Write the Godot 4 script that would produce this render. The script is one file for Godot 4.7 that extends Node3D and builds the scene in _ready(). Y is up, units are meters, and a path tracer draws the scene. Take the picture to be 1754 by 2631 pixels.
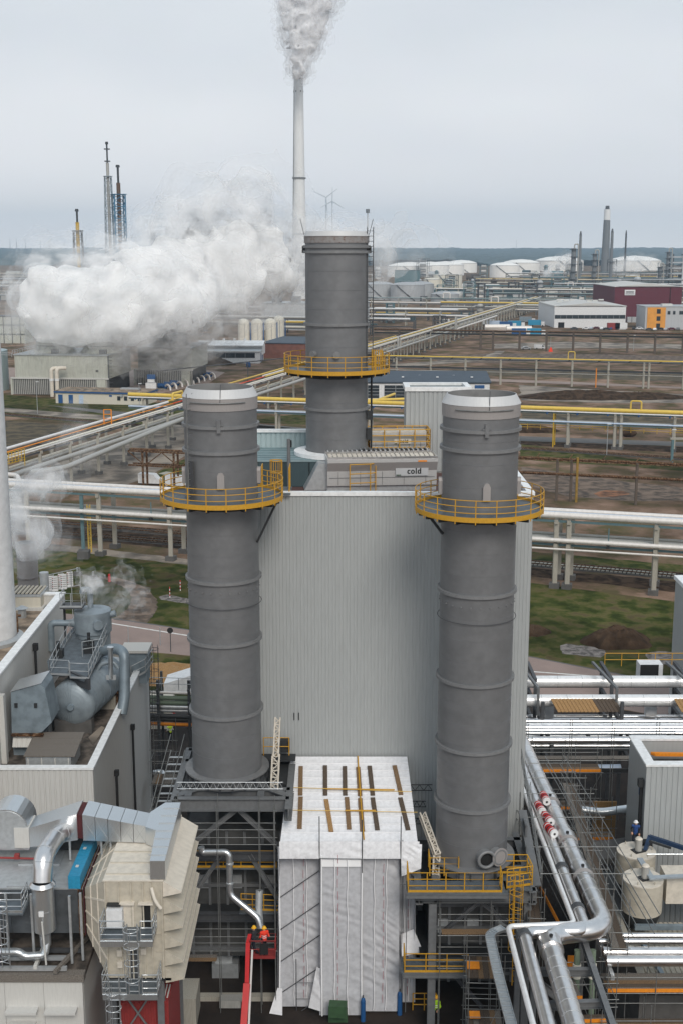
extends Node3D
# A power station with three grey exhaust stacks in a chemical park, seen from the air on an overcast day.
# Metres, y up, ground at y = 0, the photographer's drone 46 m above it looking towards -z.

var M := {}
var rng := RandomNumberGenerator.new()
var tex := {}
var unit_pole: CylinderMesh
var unit_bar: BoxMesh
var unit_ball: SphereMesh

class Shape:
	var v := PackedVector3Array()
	var n := PackedVector3Array()

	func tri(a: Vector3, b: Vector3, c: Vector3, na: Vector3, nb: Vector3, nc: Vector3) -> void:
		if (b - a).cross(c - a).dot(na + nb + nc) > 0.0:
			v.append(a); v.append(c); v.append(b); n.append(na); n.append(nc); n.append(nb)
		else:
			v.append(a); v.append(b); v.append(c); n.append(na); n.append(nb); n.append(nc)

	func flat(a: Vector3, b: Vector3, c: Vector3, out: Vector3) -> Shape:
		var m := (b - a).cross(c - a).normalized()
		if m.dot(out) < 0.0: m = -m
		tri(a, b, c, m, m, m)
		return self

	func quad(a: Vector3, b: Vector3, c: Vector3, d: Vector3, out: Vector3) -> Shape:
		var m := (c - a).cross(d - b).normalized()
		if m.dot(out) < 0.0: m = -m
		tri(a, b, c, m, m, m)
		tri(a, c, d, m, m, m)
		return self

	func box(c: Vector3, s: Vector3, b := Basis()) -> Shape:
		var x := b.x * s.x * 0.5
		var y := b.y * s.y * 0.5
		var z := b.z * s.z * 0.5
		for k: Array in [[x, y, z], [y, z, x], [z, x, y]]:
			for sg: float in [-1.0, 1.0]:
				var o: Vector3 = c + k[0] * sg
				quad(o - k[1] - k[2], o + k[1] - k[2], o + k[1] + k[2], o - k[1] + k[2], k[0] * sg)
		return self

	func beam(p: Vector3, q: Vector3, w: float, h: float) -> Shape:
		return box((p + q) * 0.5, Vector3(w, h, p.distance_to(q)), Shape.look(p, q))

	static func look(p: Vector3, q: Vector3) -> Basis:
		var d := (q - p).normalized()
		var up := Vector3.UP if absf(d.y) < 0.98 else Vector3.BACK
		var x := up.cross(d).normalized()
		return Basis(x, d.cross(x), d)

	# a steel I-section from p to q
	func ibeam(p: Vector3, q: Vector3, w: float, h: float, t := 0.04) -> Shape:
		var b := Shape.look(p, q)
		var l := p.distance_to(q)
		var c := (p + q) * 0.5
		box(c + b.y * (h - t) * 0.5, Vector3(w, t, l), b)
		box(c - b.y * (h - t) * 0.5, Vector3(w, t, l), b)
		box(c, Vector3(t, h - 2.0 * t, l), b)
		return self

	func tube(pts: Array, r: float, seg := 8, closed := false) -> Shape:
		var rings := []
		var norms := []
		var np := pts.size()
		var x := Vector3.ZERO
		for i in np:
			var a: Vector3 = pts[i]
			var d0: Vector3 = (a - pts[i - 1]).normalized() if i > 0 or closed else (pts[1] - a).normalized()
			var d1: Vector3 = (pts[(i + 1) % np] - a).normalized() if i < np - 1 or closed else d0
			var d := (d0 + d1).normalized()
			if x == Vector3.ZERO:
				x = (Vector3.UP if absf(d.y) < 0.9 else Vector3.RIGHT).cross(d).normalized()
			x = (x - d * x.dot(d)).normalized()
			var y := d.cross(x)
			var grow := 1.0 / maxf(0.5, d.dot(d1))
			var m := (d1 - d0)
			var ring := PackedVector3Array()
			var nr := PackedVector3Array()
			for k in seg:
				var q := TAU * k / seg
				var e := x * cos(q) + y * sin(q)
				nr.append(e)
				if m.length_squared() > 0.0001:
					var mm := m.normalized()
					e += mm * e.dot(mm) * (grow - 1.0)
				ring.append(a + e * r)
			rings.append(ring)
			norms.append(nr)
		for i in (np if closed else np - 1):
			var j := (i + 1) % np
			for k in seg:
				var l := (k + 1) % seg
				tri(rings[i][k], rings[i][l], rings[j][l], norms[i][k], norms[i][l], norms[j][l])
				tri(rings[i][k], rings[j][l], rings[j][k], norms[i][k], norms[j][l], norms[j][k])
		if not closed:
			for e in [[0, pts[0] - pts[1]], [np - 1, pts[np - 1] - pts[np - 2]]]:
				var m: Vector3 = e[1].normalized()
				for k in range(1, seg - 1):
					tri(rings[e[0]][0], rings[e[0]][k], rings[e[0]][k + 1], m, m, m)
		return self

	func cone(p: Vector3, q: Vector3, r0: float, r1: float, seg := 12, cap0 := true, cap1 := true) -> Shape:
		var b := Shape.look(p, q)
		var sl := (r0 - r1) / maxf(0.001, p.distance_to(q))
		for k in seg:
			var e: Array = []
			for j in [k, k + 1]:
				e.append(b.x * cos(TAU * j / seg) + b.y * sin(TAU * j / seg))
			var m0: Vector3 = (e[0] + b.z * sl).normalized()
			var m1: Vector3 = (e[1] + b.z * sl).normalized()
			if r0 > 0.0: tri(p + e[0] * r0, p + e[1] * r0, q + e[1] * r1, m0, m1, m1)
			if r1 > 0.0: tri(p + e[0] * r0, q + e[1] * r1, q + e[0] * r1, m0, m1, m0)
			if cap0 and r0 > 0.0: tri(p, p + e[0] * r0, p + e[1] * r0, -b.z, -b.z, -b.z)
			if cap1 and r1 > 0.0: tri(q, q + e[0] * r1, q + e[1] * r1, b.z, b.z, b.z)
		return self

	# profile of (radius, height) pairs turned about the vertical through at; out = 1 outside faces, -1 inside
	func lathe(prof: Array, seg := 32, at := Vector3.ZERO, from := 0.0, to := TAU) -> Shape:
		for i in prof.size() - 1:
			var a: Vector2 = prof[i]
			var b: Vector2 = prof[i + 1]
			var t := (b - a).normalized()
			var m2 := Vector2(t.y, -t.x)
			for k in seg:
				var q0 := lerpf(from, to, float(k) / seg)
				var q1 := lerpf(from, to, float(k + 1) / seg)
				var e0 := Vector3(cos(q0), 0, sin(q0))
				var e1 := Vector3(cos(q1), 0, sin(q1))
				var u := Vector3.UP
				var n0 := e0 * m2.x + u * m2.y
				var n1 := e1 * m2.x + u * m2.y
				if b.x > 0.0001: tri(at + e0 * a.x + u * a.y, at + e0 * b.x + u * b.y, at + e1 * b.x + u * b.y, n0, n0, n1)
				if a.x > 0.0001: tri(at + e0 * a.x + u * a.y, at + e1 * b.x + u * b.y, at + e1 * a.x + u * a.y, n0, n1, n1)
		return self

	# a flat outline (local x, y) drawn out along local z from z0 to z1
	func extrude(outline: PackedVector2Array, xf: Transform3D, z0: float, z1: float, bottom := true) -> Shape:
		var area := 0.0
		var c := outline.size()
		for i in c: area += outline[i].cross(outline[(i + 1) % c])
		var sg := 1.0 if area > 0.0 else -1.0
		var up := xf.basis.z.normalized()
		var ix := Geometry2D.triangulate_polygon(outline)
		for i in range(0, ix.size(), 3):
			var p: Array = []
			for k in 3: p.append(outline[ix[i + k]])
			flat(xf * Vector3(p[0].x, p[0].y, z1), xf * Vector3(p[1].x, p[1].y, z1), xf * Vector3(p[2].x, p[2].y, z1), up * signf(z1 - z0))
			if bottom: flat(xf * Vector3(p[0].x, p[0].y, z0), xf * Vector3(p[1].x, p[1].y, z0), xf * Vector3(p[2].x, p[2].y, z0), -up * signf(z1 - z0))
		if z0 != z1:
			for i in c:
				var a := outline[i]
				var b := outline[(i + 1) % c]
				var m := xf.basis * Vector3((b - a).y * sg, -(b - a).x * sg, 0)
				quad(xf * Vector3(a.x, a.y, z0), xf * Vector3(b.x, b.y, z0), xf * Vector3(b.x, b.y, z1), xf * Vector3(a.x, a.y, z1), m)
		return self

	# an outline on the ground (x, z) between two heights
	func prism(outline: PackedVector2Array, y0: float, y1: float, bottom := false) -> Shape:
		return extrude(outline, Transform3D(Basis(Vector3.RIGHT, Vector3.BACK, Vector3.UP), Vector3.ZERO), y0, y1, bottom)

	# wall cladding with trapezoid ribs; runs along local x, faces local z
	func ribbed(xf: Transform3D, w: float, h: float, pitch := 0.3, deep := 0.045) -> Shape:
		var k := int(round(w / pitch))
		var p := w / k
		var prev := Vector2(0, 0)
		for i in k:
			for q: Vector2 in [Vector2(0.62, 0), Vector2(0.72, -deep), Vector2(0.9, -deep), Vector2(1.0, 0)]:
				var nx := Vector2((i + q.x) * p, q.y)
				quad(xf * Vector3(prev.x, 0, prev.y), xf * Vector3(nx.x, 0, nx.y), xf * Vector3(nx.x, h, nx.y), xf * Vector3(prev.x, h, prev.y), xf.basis * Vector3(-(nx.y - prev.y), 0, nx.x - prev.x))
				prev = nx
		return self

	func ball(c: Vector3, r: Vector3, seg := 12) -> Shape:
		var sp := SphereMesh.new()
		sp.radius = 1.0; sp.height = 2.0; sp.radial_segments = seg; sp.rings = seg / 2
		var a := sp.get_mesh_arrays()
		for i: int in a[Mesh.ARRAY_INDEX]:
			var q: Vector3 = a[Mesh.ARRAY_VERTEX][i]
			v.append(c + q * r)
			n.append((q / r).normalized())
		return self

	func moved(xf: Transform3D) -> Shape:
		v = xf * v
		for i in n.size(): n[i] = (xf.basis * n[i]).normalized()
		return self

	func add(o: Shape) -> Shape:
		v.append_array(o.v); n.append_array(o.n)
		return self

	func mesh() -> ArrayMesh:
		var a := []
		a.resize(Mesh.ARRAY_MAX)
		a[Mesh.ARRAY_VERTEX] = v
		a[Mesh.ARRAY_NORMAL] = n
		var m := ArrayMesh.new()
		m.add_surface_from_arrays(Mesh.PRIMITIVE_TRIANGLES, a)
		return m

func sh() -> Shape: return Shape.new()

func V(x: float, y: float, z: float) -> Vector3: return Vector3(x, y, z)

func poly(a: Array) -> PackedVector2Array:
	var p := PackedVector2Array()
	for i in range(0, a.size(), 2): p.append(Vector2(a[i], a[i + 1]))
	return p

# rounds the corners of a line of points
func bend(pts: Array, r: float, steps := 6) -> Array:
	var out := [pts[0]]
	for i in range(1, pts.size() - 1):
		var p: Vector3 = pts[i]
		var a: Vector3 = pts[i - 1] - p
		var b: Vector3 = pts[i + 1] - p
		var l := minf(r, minf(a.length(), b.length()) * 0.48)
		for k in steps + 1:
			var t := float(k) / steps
			var p0 := p + a.normalized() * l
			var p1 := p + b.normalized() * l
			out.append(p0.lerp(p, t).lerp(p.lerp(p1, t), t))
	out.append(pts[-1])
	return out

func thing(called: String, label: String, category: String, at := Vector3.ZERO, turn := 0.0, group := "") -> Node3D:
	var o := Node3D.new()
	o.name = called
	add_child(o, true)
	o.position = at
	o.rotation.y = turn
	return tag(o, label, category, group)

func tag(o: Node3D, label: String, category := "", group := "", kind := "") -> Node3D:
	o.set_meta("label", label)
	if category: o.set_meta("category", category)
	if group: o.set_meta("group", group)
	if kind: o.set_meta("kind", kind)
	return o

# a part whose shape is given in its thing's own axes
func part(called: String, s: Shape, m: String, parent: Node3D = self) -> MeshInstance3D:
	var o := MeshInstance3D.new()
	o.name = called
	o.mesh = s.mesh()
	o.material_override = M[m]
	parent.add_child(o, true)
	return o

# a part whose shape is given in world axes
func wpart(called: String, s: Shape, m: String, parent: Node3D = self) -> MeshInstance3D:
	return part(called, s.moved(parent.global_transform.affine_inverse()), m, parent)

func solo(called: String, s: Shape, m: String, label: String, category: String, group := "") -> MeshInstance3D:
	var o := part(called, s, m)
	tag(o, label, category, group)
	return o

func struct(called: String, s: Shape, m: String, label := "") -> MeshInstance3D:
	var o := part(called, s, m)
	o.set_meta("kind", "structure")
	if label: o.set_meta("label", label)
	return o

# round and square bars share one mesh each; a and b in world axes
func pole(parent: Node3D, called: String, a: Vector3, b: Vector3, r: float, m: String) -> MeshInstance3D:
	return put(unit_pole, parent, called, a, b, Vector2(r, r), m)

func bar(parent: Node3D, called: String, a: Vector3, b: Vector3, w: float, h: float, m: String) -> MeshInstance3D:
	return put(unit_bar, parent, called, a, b, Vector2(w, h), m)

func put(mesh: Mesh, parent: Node3D, called: String, a: Vector3, b: Vector3, s: Vector2, m: String) -> MeshInstance3D:
	var o := MeshInstance3D.new()
	o.name = called
	o.mesh = mesh
	o.material_override = M[m]
	parent.add_child(o, true)
	var k := Shape.look(a, b)
	var l := a.distance_to(b)
	var bs := Basis(k.x * s.x, k.z * l, -k.y * s.y) if mesh == unit_pole else Basis(k.x * s.x, k.y * s.y, k.z * l)
	o.transform = parent.global_transform.affine_inverse() * Transform3D(bs, (a + b) * 0.5)
	return o

func node(called: String, parent: Node3D) -> Node3D:
	var o := Node3D.new()
	o.name = called
	parent.add_child(o, true)
	return o

# a railing along world points: posts, rails and a toe board are pieces of their own
func railing(parent: Node3D, pts: Array, m := "yellow", h := 1.1, step := 1.5, rails := 3, toe := true, r := 0.03) -> Node3D:
	var o := node("railing", parent)
	for i in pts.size() - 1:
		var a: Vector3 = pts[i]
		var b: Vector3 = pts[i + 1]
		var k := maxi(1, int(round(a.distance_to(b) / step)))
		for j in (k + 1 if i == pts.size() - 2 else k):
			var p := a.lerp(b, float(j) / k)
			pole(o, "post", p, p + Vector3(0, h, 0), r, m)
	for k in rails:
		var y := h * (k + 1.0) / rails
		var line := []
		for p: Vector3 in pts: line.append(p + Vector3(0, y, 0))
		wpart("rail", sh().tube(line, r, 6), m, o)
	if toe:
		for i in pts.size() - 1:
			bar(o, "toe_board", pts[i] + Vector3(0, 0.07, 0), pts[i + 1] + Vector3(0, 0.07, 0), 0.02, 0.14, m)
	return o

func lin(r: float, g: float, b: float) -> Color:
	return Color(r, g, b).linear_to_srgb()

func noise(freq: float, octaves: int, lo: float, hi: float, sd: int, size := 512, warp := 0.0) -> NoiseTexture2D:
	var f := FastNoiseLite.new()
	f.seed = sd
	f.noise_type = FastNoiseLite.TYPE_SIMPLEX_SMOOTH
	f.frequency = freq
	f.fractal_octaves = octaves
	f.fractal_gain = 0.55
	if warp > 0.0:
		f.domain_warp_enabled = true
		f.domain_warp_amplitude = warp
	return noise_of(f, lo, hi, size)

func noise_of(f: FastNoiseLite, lo: float, hi: float, size := 512) -> NoiseTexture2D:
	var t := NoiseTexture2D.new()
	t.width = size; t.height = size; t.seamless = true; t.noise = f
	var c := Gradient.new()
	c.offsets = PackedFloat32Array([0.15, 0.85])
	c.colors = PackedColorArray([Color(lo, lo, lo), Color(hi, hi, hi)])
	t.color_ramp = c
	return t

func ramp(freq: float, octaves: int, sd: int, offs: Array, cols: Array, size := 1024, warp := 0.0) -> NoiseTexture2D:
	var t := noise(freq, octaves, 0, 1, sd, size, warp)
	var c := Gradient.new()
	c.offsets = PackedFloat32Array(offs)
	c.colors = PackedColorArray(cols)
	t.color_ramp = c
	return t

func mat(called: String, c: Color, rough := 0.8, metal := 0.0, dirt := "grime", scale := 0.15, fine := "") -> StandardMaterial3D:
	var m := StandardMaterial3D.new()
	m.resource_name = called
	m.albedo_color = c
	m.roughness = rough
	m.metallic = metal
	if dirt:
		m.albedo_texture = tex[dirt]
		m.uv1_triplanar = true
		m.uv1_world_triplanar = true
		m.uv1_scale = Vector3.ONE * scale if not dirt.begins_with("streak") else Vector3(scale * 3.0, scale * 0.35, scale * 3.0)
	if fine:
		m.detail_enabled = true
		m.detail_albedo = tex[fine]
		m.detail_blend_mode = BaseMaterial3D.BLEND_MODE_MUL
		m.detail_uv_layer = BaseMaterial3D.DETAIL_UV_2
		m.uv2_triplanar = true
		m.uv2_world_triplanar = true
		m.uv2_scale = Vector3.ONE * 1.3
	M[called] = m
	return m

func _ready() -> void:
	var cam := Camera3D.new()
	cam.name = "camera"
	add_child(cam)
	cam.position = Vector3(0, 46, 0)
	cam.rotation_degrees = Vector3(-11.88, 0, 0)
	cam.fov = 44.41
	cam.near = 0.5
	cam.far = 30000.0
	var env := Environment.new()
	env.background_mode = Environment.BG_SKY
	env.tonemap_mode = Environment.TONE_MAPPER_LINEAR
	env.tonemap_exposure = 1.12
	env.sky = Sky.new()
	env.sky.sky_material = overcast()
	env.fog_enabled = true
	env.fog_density = 0.0001
	env.fog_light_color = Color(0.80, 0.90, 0.98)
	env.sdfgi_enabled = true
	env.ssao_enabled = true
	env.ssil_enabled = true
	var world := WorldEnvironment.new()
	world.name = "world"
	world.environment = env
	add_child(world)
	var sun := DirectionalLight3D.new()
	sun.name = "veiled_sun"
	sun.light_color = Color(1.0, 0.97, 0.93)
	sun.light_energy = 0.6
	sun.light_angular_distance = 24.0
	sun.shadow_enabled = true
	sun.rotation_degrees = Vector3(-40, 14, 0)
	add_child(sun)
	rng.seed = 7
	unit_pole = CylinderMesh.new()
	unit_pole.top_radius = 1.0; unit_pole.bottom_radius = 1.0; unit_pole.height = 1.0
	unit_pole.radial_segments = 8; unit_pole.rings = 1
	unit_bar = BoxMesh.new()
	unit_ball = SphereMesh.new()
	unit_ball.radial_segments = 12; unit_ball.rings = 6
	materials()
	build_ground()
	build_boiler_house()
	build_stacks()
	build_tent()
	build_steel()
	build_left()
	build_filter_house()
	build_right()
	build_park()
	build_far()
	build_steam()

func overcast() -> PanoramaSkyMaterial:
	var f := FastNoiseLite.new()
	f.seed = 4; f.frequency = 1.6; f.fractal_octaves = 4
	var w := 1024
	var h := 512
	var im := Image.create(w, h, false, Image.FORMAT_RGB8)
	for y in h:
		var up := (0.5 - (y + 0.5) / h) * PI
		var s := clampf(sin(up), 0.0, 1.0)
		for x in w:
			var az := TAU * x / w
			var d := Vector3(cos(az) * cos(up), sin(up) * 3.2, sin(az) * cos(up))
			var k := f.get_noise_3dv(d) * 0.06 * smoothstep(0.0, 0.12, s)
			var t := pow(s, 0.55)
			var c := Color(0.945, 0.93, 0.925).lerp(Color(0.69, 0.735, 0.775), clampf(t * 1.5, 0.0, 1.0))
			c = Color(c.r + k * 1.15, c.g + k, c.b + k * 0.8)
			im.set_pixel(x, y, c)
	var m := PanoramaSkyMaterial.new()
	m.panorama = ImageTexture.create_from_image(im)
	m.energy_multiplier = 1.15
	return m

func materials() -> void:
	tex.grime = noise(0.012, 5, 0.93, 1.02, 1)
	tex.blotch = noise(0.006, 6, 0.87, 1.04, 2, 512, 30.0)
	tex.mottle = noise(0.006, 6, 0.55, 1.12, 9, 512, 30.0)
	tex.fine = noise(0.09, 3, 0.90, 1.05, 3)
	tex.grit = noise(0.25, 2, 0.7, 1.12, 4)
	tex.streak = noise(0.03, 4, 0.97, 1.01, 5)
	tex.streaks_strong = noise(0.03, 4, 0.91, 1.02, 6)
	tex.vast = noise(0.012, 4, 0.7, 1.15, 8, 512, 20.0)
	tex.grass = ramp(0.011, 6, 11, [0.18, 0.36, 0.5, 0.62, 0.8], [lin(.030, .042, .009), lin(.052, .066, .015), lin(.082, .086, .025), lin(.12, .105, .042), lin(.10, .08, .04)], 1024, 24.0)
	tex.earth = ramp(0.009, 6, 12, [0.2, 0.4, 0.55, 0.68, 0.85], [lin(.10, .085, .04), lin(.16, .112, .07), lin(.21, .14, .097), lin(.26, .172, .124), lin(.31, .215, .16)], 1024, 40.0)
	tex.rust = ramp(0.02, 5, 13, [0.25, 0.5, 0.75], [lin(.05, .03, .02), lin(.16, .075, .035), lin(.28, .22, .16)], 512, 10.0)
	tex.rust_band = ramp(0.02, 4, 17, [0.08, 0.28, 0.6, 0.8], [lin(.13, .06, .045), lin(.24, .21, .20), lin(.27, .26, .255), lin(.30, .29, .285)], 256)
	tex.wood = noise(0.05, 4, 0.5, 1.15, 14)
	var w := func(n: String, r: float, g: float, b: float, rough := 0.8, metal := 0.0, dirt := "grime", scale := 0.15, fine := ""): return mat(n, lin(r, g, b), rough, metal, dirt, scale, fine)
	for k: Array in [["grass", 0.021, "grass"], ["earth", 0.011, "earth"], ["rust", 0.2, "rust"]]:
		var m: StandardMaterial3D = w.call(k[0], 1, 1, 1, 0.95, 0.0, k[2], k[1], "vast")
		m.uv2_scale = Vector3.ONE * (0.0042 if k[0] != "rust" else 0.5)
		m.metallic_specular = 0.2
	var soil: StandardMaterial3D = w.call("soil", .085, .055, .036, 0.95, 0.0, "mottle", 0.12, "fine")
	soil.metallic_specular = 0.2
	w.call("site_mud", .034, .022, .016, 0.95, 0.0, "mottle", 0.07, "grit")
	w.call("asphalt", .31, .23, .20, 0.9, 0.0, "grime", 0.03, "fine")
	w.call("dark_asphalt", .13, .125, .12, 0.9, 0.0, "grime", 0.03, "fine")
	w.call("pink_road", .34, .255, .215, 0.9, 0.0, "grime", 0.02, "fine")
	w.call("paving", .32, .27, .22, 0.9, 0.0, "mottle", 0.03, "fine")
	w.call("ballast", .10, .085, .072, 0.95, 0.0, "mottle", 0.2, "grit")
	w.call("gravel", .27, .24, .22, 0.95, 0.0, "mottle", 0.3, "grit")
	w.call("marking", .72, .70, .66, 0.8, 0.0, "blotch", 0.3)
	w.call("concrete", .40, .375, .32, 0.9, 0.0, "streaks_strong", 0.2, "fine")
	w.call("concrete_brown", .115, .09, .072, 0.9, 0.0, "streaks_strong", 0.2)
	w.call("flare_rust", .28, .17, .03, 0.7, 0.0, "blotch", 0.3)
	w.call("dark_concrete", .12, .115, .11, 0.9, 0.0, "blotch", 0.2, "fine")
	w.call("stack_grey", .205, .208, .214, 0.48, 0.35, "grime", 0.16, "fine")
	w.call("ring_grey", .205, .207, .21, 0.55, 0.15, "grime", 0.3)
	w.call("stack_band", .36, .335, .325, 0.6, 0.2, "streak", 0.25, "fine")
	w.call("stack_cone", .56, .56, .56, 0.6, 0.15, "streak", 0.12)
	w.call("rust_band", 1, 1, 1, 0.7, 0.2, "rust_band", 0.5)
	w.call("soot", .22, .218, .215, 0.95, 0.0, "blotch", 0.3)
	w.call("yellow", .56, .295, .02, 0.5, 0.0, "grime", 0.8)
	w.call("pipe_yellow", .72, .50, .09, 0.5, 0.0, "grime", 0.2)
	w.call("deck_steel", .17, .20, .225, 0.6, 0.3, "blotch", 0.5, "grit")
	w.call("cladding", .40, .418, .418, 0.5, 0.1, "streak", 0.09)
	w.call("cladding_teal", .40, .49, .50, 0.5, 0.1, "streak", 0.09)
	w.call("cap_white", .84, .85, .85, 0.5, 0.0, "grime", 0.3)
	w.call("roof_teal", .27, .36, .38, 0.6, 0.1, "blotch", 0.1, "fine")
	w.call("dark_teal", .045, .075, .085, 0.6, 0.1, "streak", 0.15)
	w.call("roof_maroon", .10, .05, .045, 0.8)
	w.call("galvanised", .74, .765, .78, 0.3, 0.85, "streak", 0.3, "fine")
	w.call("galv_dull", .50, .52, .53, 0.5, 0.55, "grime", 0.4)
	w.call("bright_clad", .82, .80, .79, 0.28, 1.0, "grime", 0.25)
	w.call("clad_white", .93, .92, .91, 0.36, 0.45, "grime", 0.25)
	w.call("steel", .075, .078, .084, 0.6, 0.2, "grime", 0.4)
	w.call("steel_light", .17, .175, .18, 0.55, 0.2, "grime", 0.4)
	w.call("steel_dark", .03, .032, .034, 0.6, 0.2, "grime", 0.4)
	w.call("scaffold", .24, .245, .24, 0.45, 0.5, "blotch", 1.0)
	w.call("void", .012, .012, .012, 1.0, 0.0, "")
	w.call("plank", .30, .185, .095, 0.85, 0.0, "wood", 0.7, "fine")
	w.call("plank_dark", .14, .10, .07, 0.85, 0.0, "wood", 0.7, "fine")
	w.call("plank_grey", .25, .22, .19, 0.85, 0.0, "wood", 0.7, "fine")
	w.call("timber", .52, .30, .12, 0.8, 0.0, "wood", 0.6, "fine")
	w.call("orange", .80, .26, .012, 0.6, 0.0, "grime", 0.6)
	w.call("red", .50, .012, .012, 0.45, 0.0, "grime", 0.5)
	w.call("dull_red", .26, .03, .028, 0.6, 0.0, "grime", 0.5)
	w.call("dark_red", .075, .012, .014, 0.8, 0.0, "blotch", 0.5)
	w.call("blue", .015, .085, .24, 0.5, 0.0, "grime", 0.5)
	w.call("sky_blue", .02, .25, .43, 0.5, 0.0, "grime", 0.6)
	w.call("green", .035, .085, .035, 0.7, 0.0, "blotch", 0.6)
	w.call("pipe_green", .17, .22, .16, 0.6, 0.0, "grime", 0.6)
	w.call("pipe_blue", .50, .60, .74, 0.5, 0.1, "grime", 0.3)
	w.call("pipe_grey", .46, .45, .42, 0.55, 0.3, "streaks_strong", 0.2)
	w.call("casing_shade_grey", .075, .075, .073, 0.6, 0.1, "blotch", 0.3)  # dark casing tone that stands in for shade under the stacks
	w.call("pipe_white", .78, .735, .69, 0.5, 0.2, "grime", 0.2)
	w.call("galv_blue", .42, .47, .51, 0.45, 0.4, "grime", 0.3)
	w.call("path_dirt", .19, .135, .098, 0.95, 0.0, "mottle", 0.1, "fine")
	w.call("turbine", .72, .72, .72, 0.8, 0.0, "")  # near the sky tone, fading with distance is put into the colour
	w.call("navy", .012, .035, .085, 0.5, 0.0, "grime", 0.5)
	w.call("silencer_metal", .20, .22, .24, 0.35, 0.7, "blotch", 0.3)
	w.call("rust_soil", .30, .13, .06, 0.95, 0.0, "mottle", 0.1, "fine")
	w.call("dry_grass", .14, .105, .055, 0.95, 0.0, "mottle", 0.06, "grit")
	w.call("unit_silver", .50, .495, .485, 0.45, 0.3, "streak", 0.3)
	w.call("teal_steel", .11, .19, .21, 0.6, 0.1, "grime", 0.3)
	w.call("cream", .54, .49, .40, 0.6, 0.0, "grime", 0.35, "fine")
	w.call("cream_light", .67, .61, .52, 0.6, 0.0, "grime", 0.35)
	w.call("off_white", .56, .55, .52, 0.7, 0.0, "streak", 0.2)
	w.call("beige_wall", .60, .56, .47, 0.7, 0.0, "streak", 0.08)
	w.call("tower_panel", .50, .505, .44, 0.7, 0.0, "streaks_strong", 0.05)
	w.call("white", .74, .74, .74, 0.6, 0.0, "grime", 0.2)
	w.call("white_dirty", .56, .55, .525, 0.7, 0.0, "streak", 0.1)
	w.call("vessel", .30, .35, .385, 0.5, 0.35, "blotch", 0.25)
	w.call("duct_blue", .25, .305, .345, 0.5, 0.35, "blotch", 0.3)
	w.call("roof_grit", .36, .275, .20, 0.95, 0.0, "mottle", 0.12, "fine")
	w.call("roof_slab", .15, .125, .105, 0.9, 0.0, "mottle", 0.25, "fine")
	w.call("roof_navy", .055, .075, .10, 0.7, 0.0, "grime", 0.05)
	w.call("brick_red", .20, .085, .065, 0.85, 0.0, "blotch", 0.1)
	w.call("maroon", .11, .016, .03, 0.7, 0.0, "streak", 0.02)
	w.call("facade_orange", .74, .32, .05, 0.7, 0.0, "grime", 0.03)
	w.call("grey_wall", .46, .47, .48, 0.7, 0.0, "streak", 0.02)
	w.call("glass_dark", .03, .038, .045, 0.15, 0.0, "")
	w.call("tank_white", .88, .86, .82, 0.6, 0.0, "streak", 0.01)
	w.call("tank_grey", .42, .43, .44, 0.6, 0.1, "streaks_strong", 0.02)
	w.call("silo", .74, .70, .60, 0.6, 0.0, "streaks_strong", 0.06)
	w.call("chimney_white", .74, .75, .75, 0.7, 0.0, "streak", 0.012)
	w.call("chimney_grey", .17, .18, .19, 0.7, 0.0, "streak", 0.01)
	w.call("flare_blue", .03, .15, .27, 0.6, 0.0, "")
	w.call("flare_yellow", .58, .36, .02, 0.6, 0.0, "grime", 0.1)
	w.call("skin", .50, .28, .19, 0.6, 0.0, "")
	w.call("hi_vis", .55, .85, .04, 0.7, 0.0, "")
	w.call("vest_red", .80, .06, .02, 0.7, 0.0, "")
	w.call("navy_cloth", .012, .016, .03, 0.9, 0.0, "")
	w.call("black", .012, .012, .013, 0.7, 0.0, "")
	w.call("helmet_yellow", .85, .45, .02, 0.35, 0.0, "")
	w.call("helmet_white", .85, .85, .85, 0.35, 0.0, "")
	w.call("tyre", .02, .02, .02, 0.9, 0.0, "")
	w.call("woods", .11, .14, .148, 1.0, 0.0, "")  # foliage lightened and blued, distance haze is put into the colour
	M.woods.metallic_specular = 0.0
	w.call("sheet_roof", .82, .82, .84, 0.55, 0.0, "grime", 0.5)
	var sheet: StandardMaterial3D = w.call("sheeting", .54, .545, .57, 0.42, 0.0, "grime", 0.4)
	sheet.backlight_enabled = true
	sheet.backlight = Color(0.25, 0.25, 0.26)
	w.call("tape_white", .88, .88, .89, 0.5, 0.0, "")
	w.call("tape_red", .34, .03, .05, 0.6, 0.0, "")
	w.call("strap", .70, .46, .10, 0.6, 0.0, "")

# a flat patch laid on the ground, its edge broken up unless it is made ground
func patch(called: String, outline: PackedVector2Array, lift: float, m: String, rough := 0.0) -> void:
	var p := outline
	if rough > 0.0:
		p = PackedVector2Array()
		for i in outline.size():
			var a := outline[i]
			var b := outline[(i + 1) % outline.size()]
			var k := clampi(int(a.distance_to(b) / (rough * 2.5)), 1, 14)
			var side := (b - a).normalized().orthogonal()
			for j in k:
				p.append(a.lerp(b, float(j) / k) + side * (rng.randf_range(-rough, rough) * 0.5 if j else 0.0))
		if Geometry2D.triangulate_polygon(p).is_empty(): p = outline
	struct(called, sh().prism(p, lift, lift), m)

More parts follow.
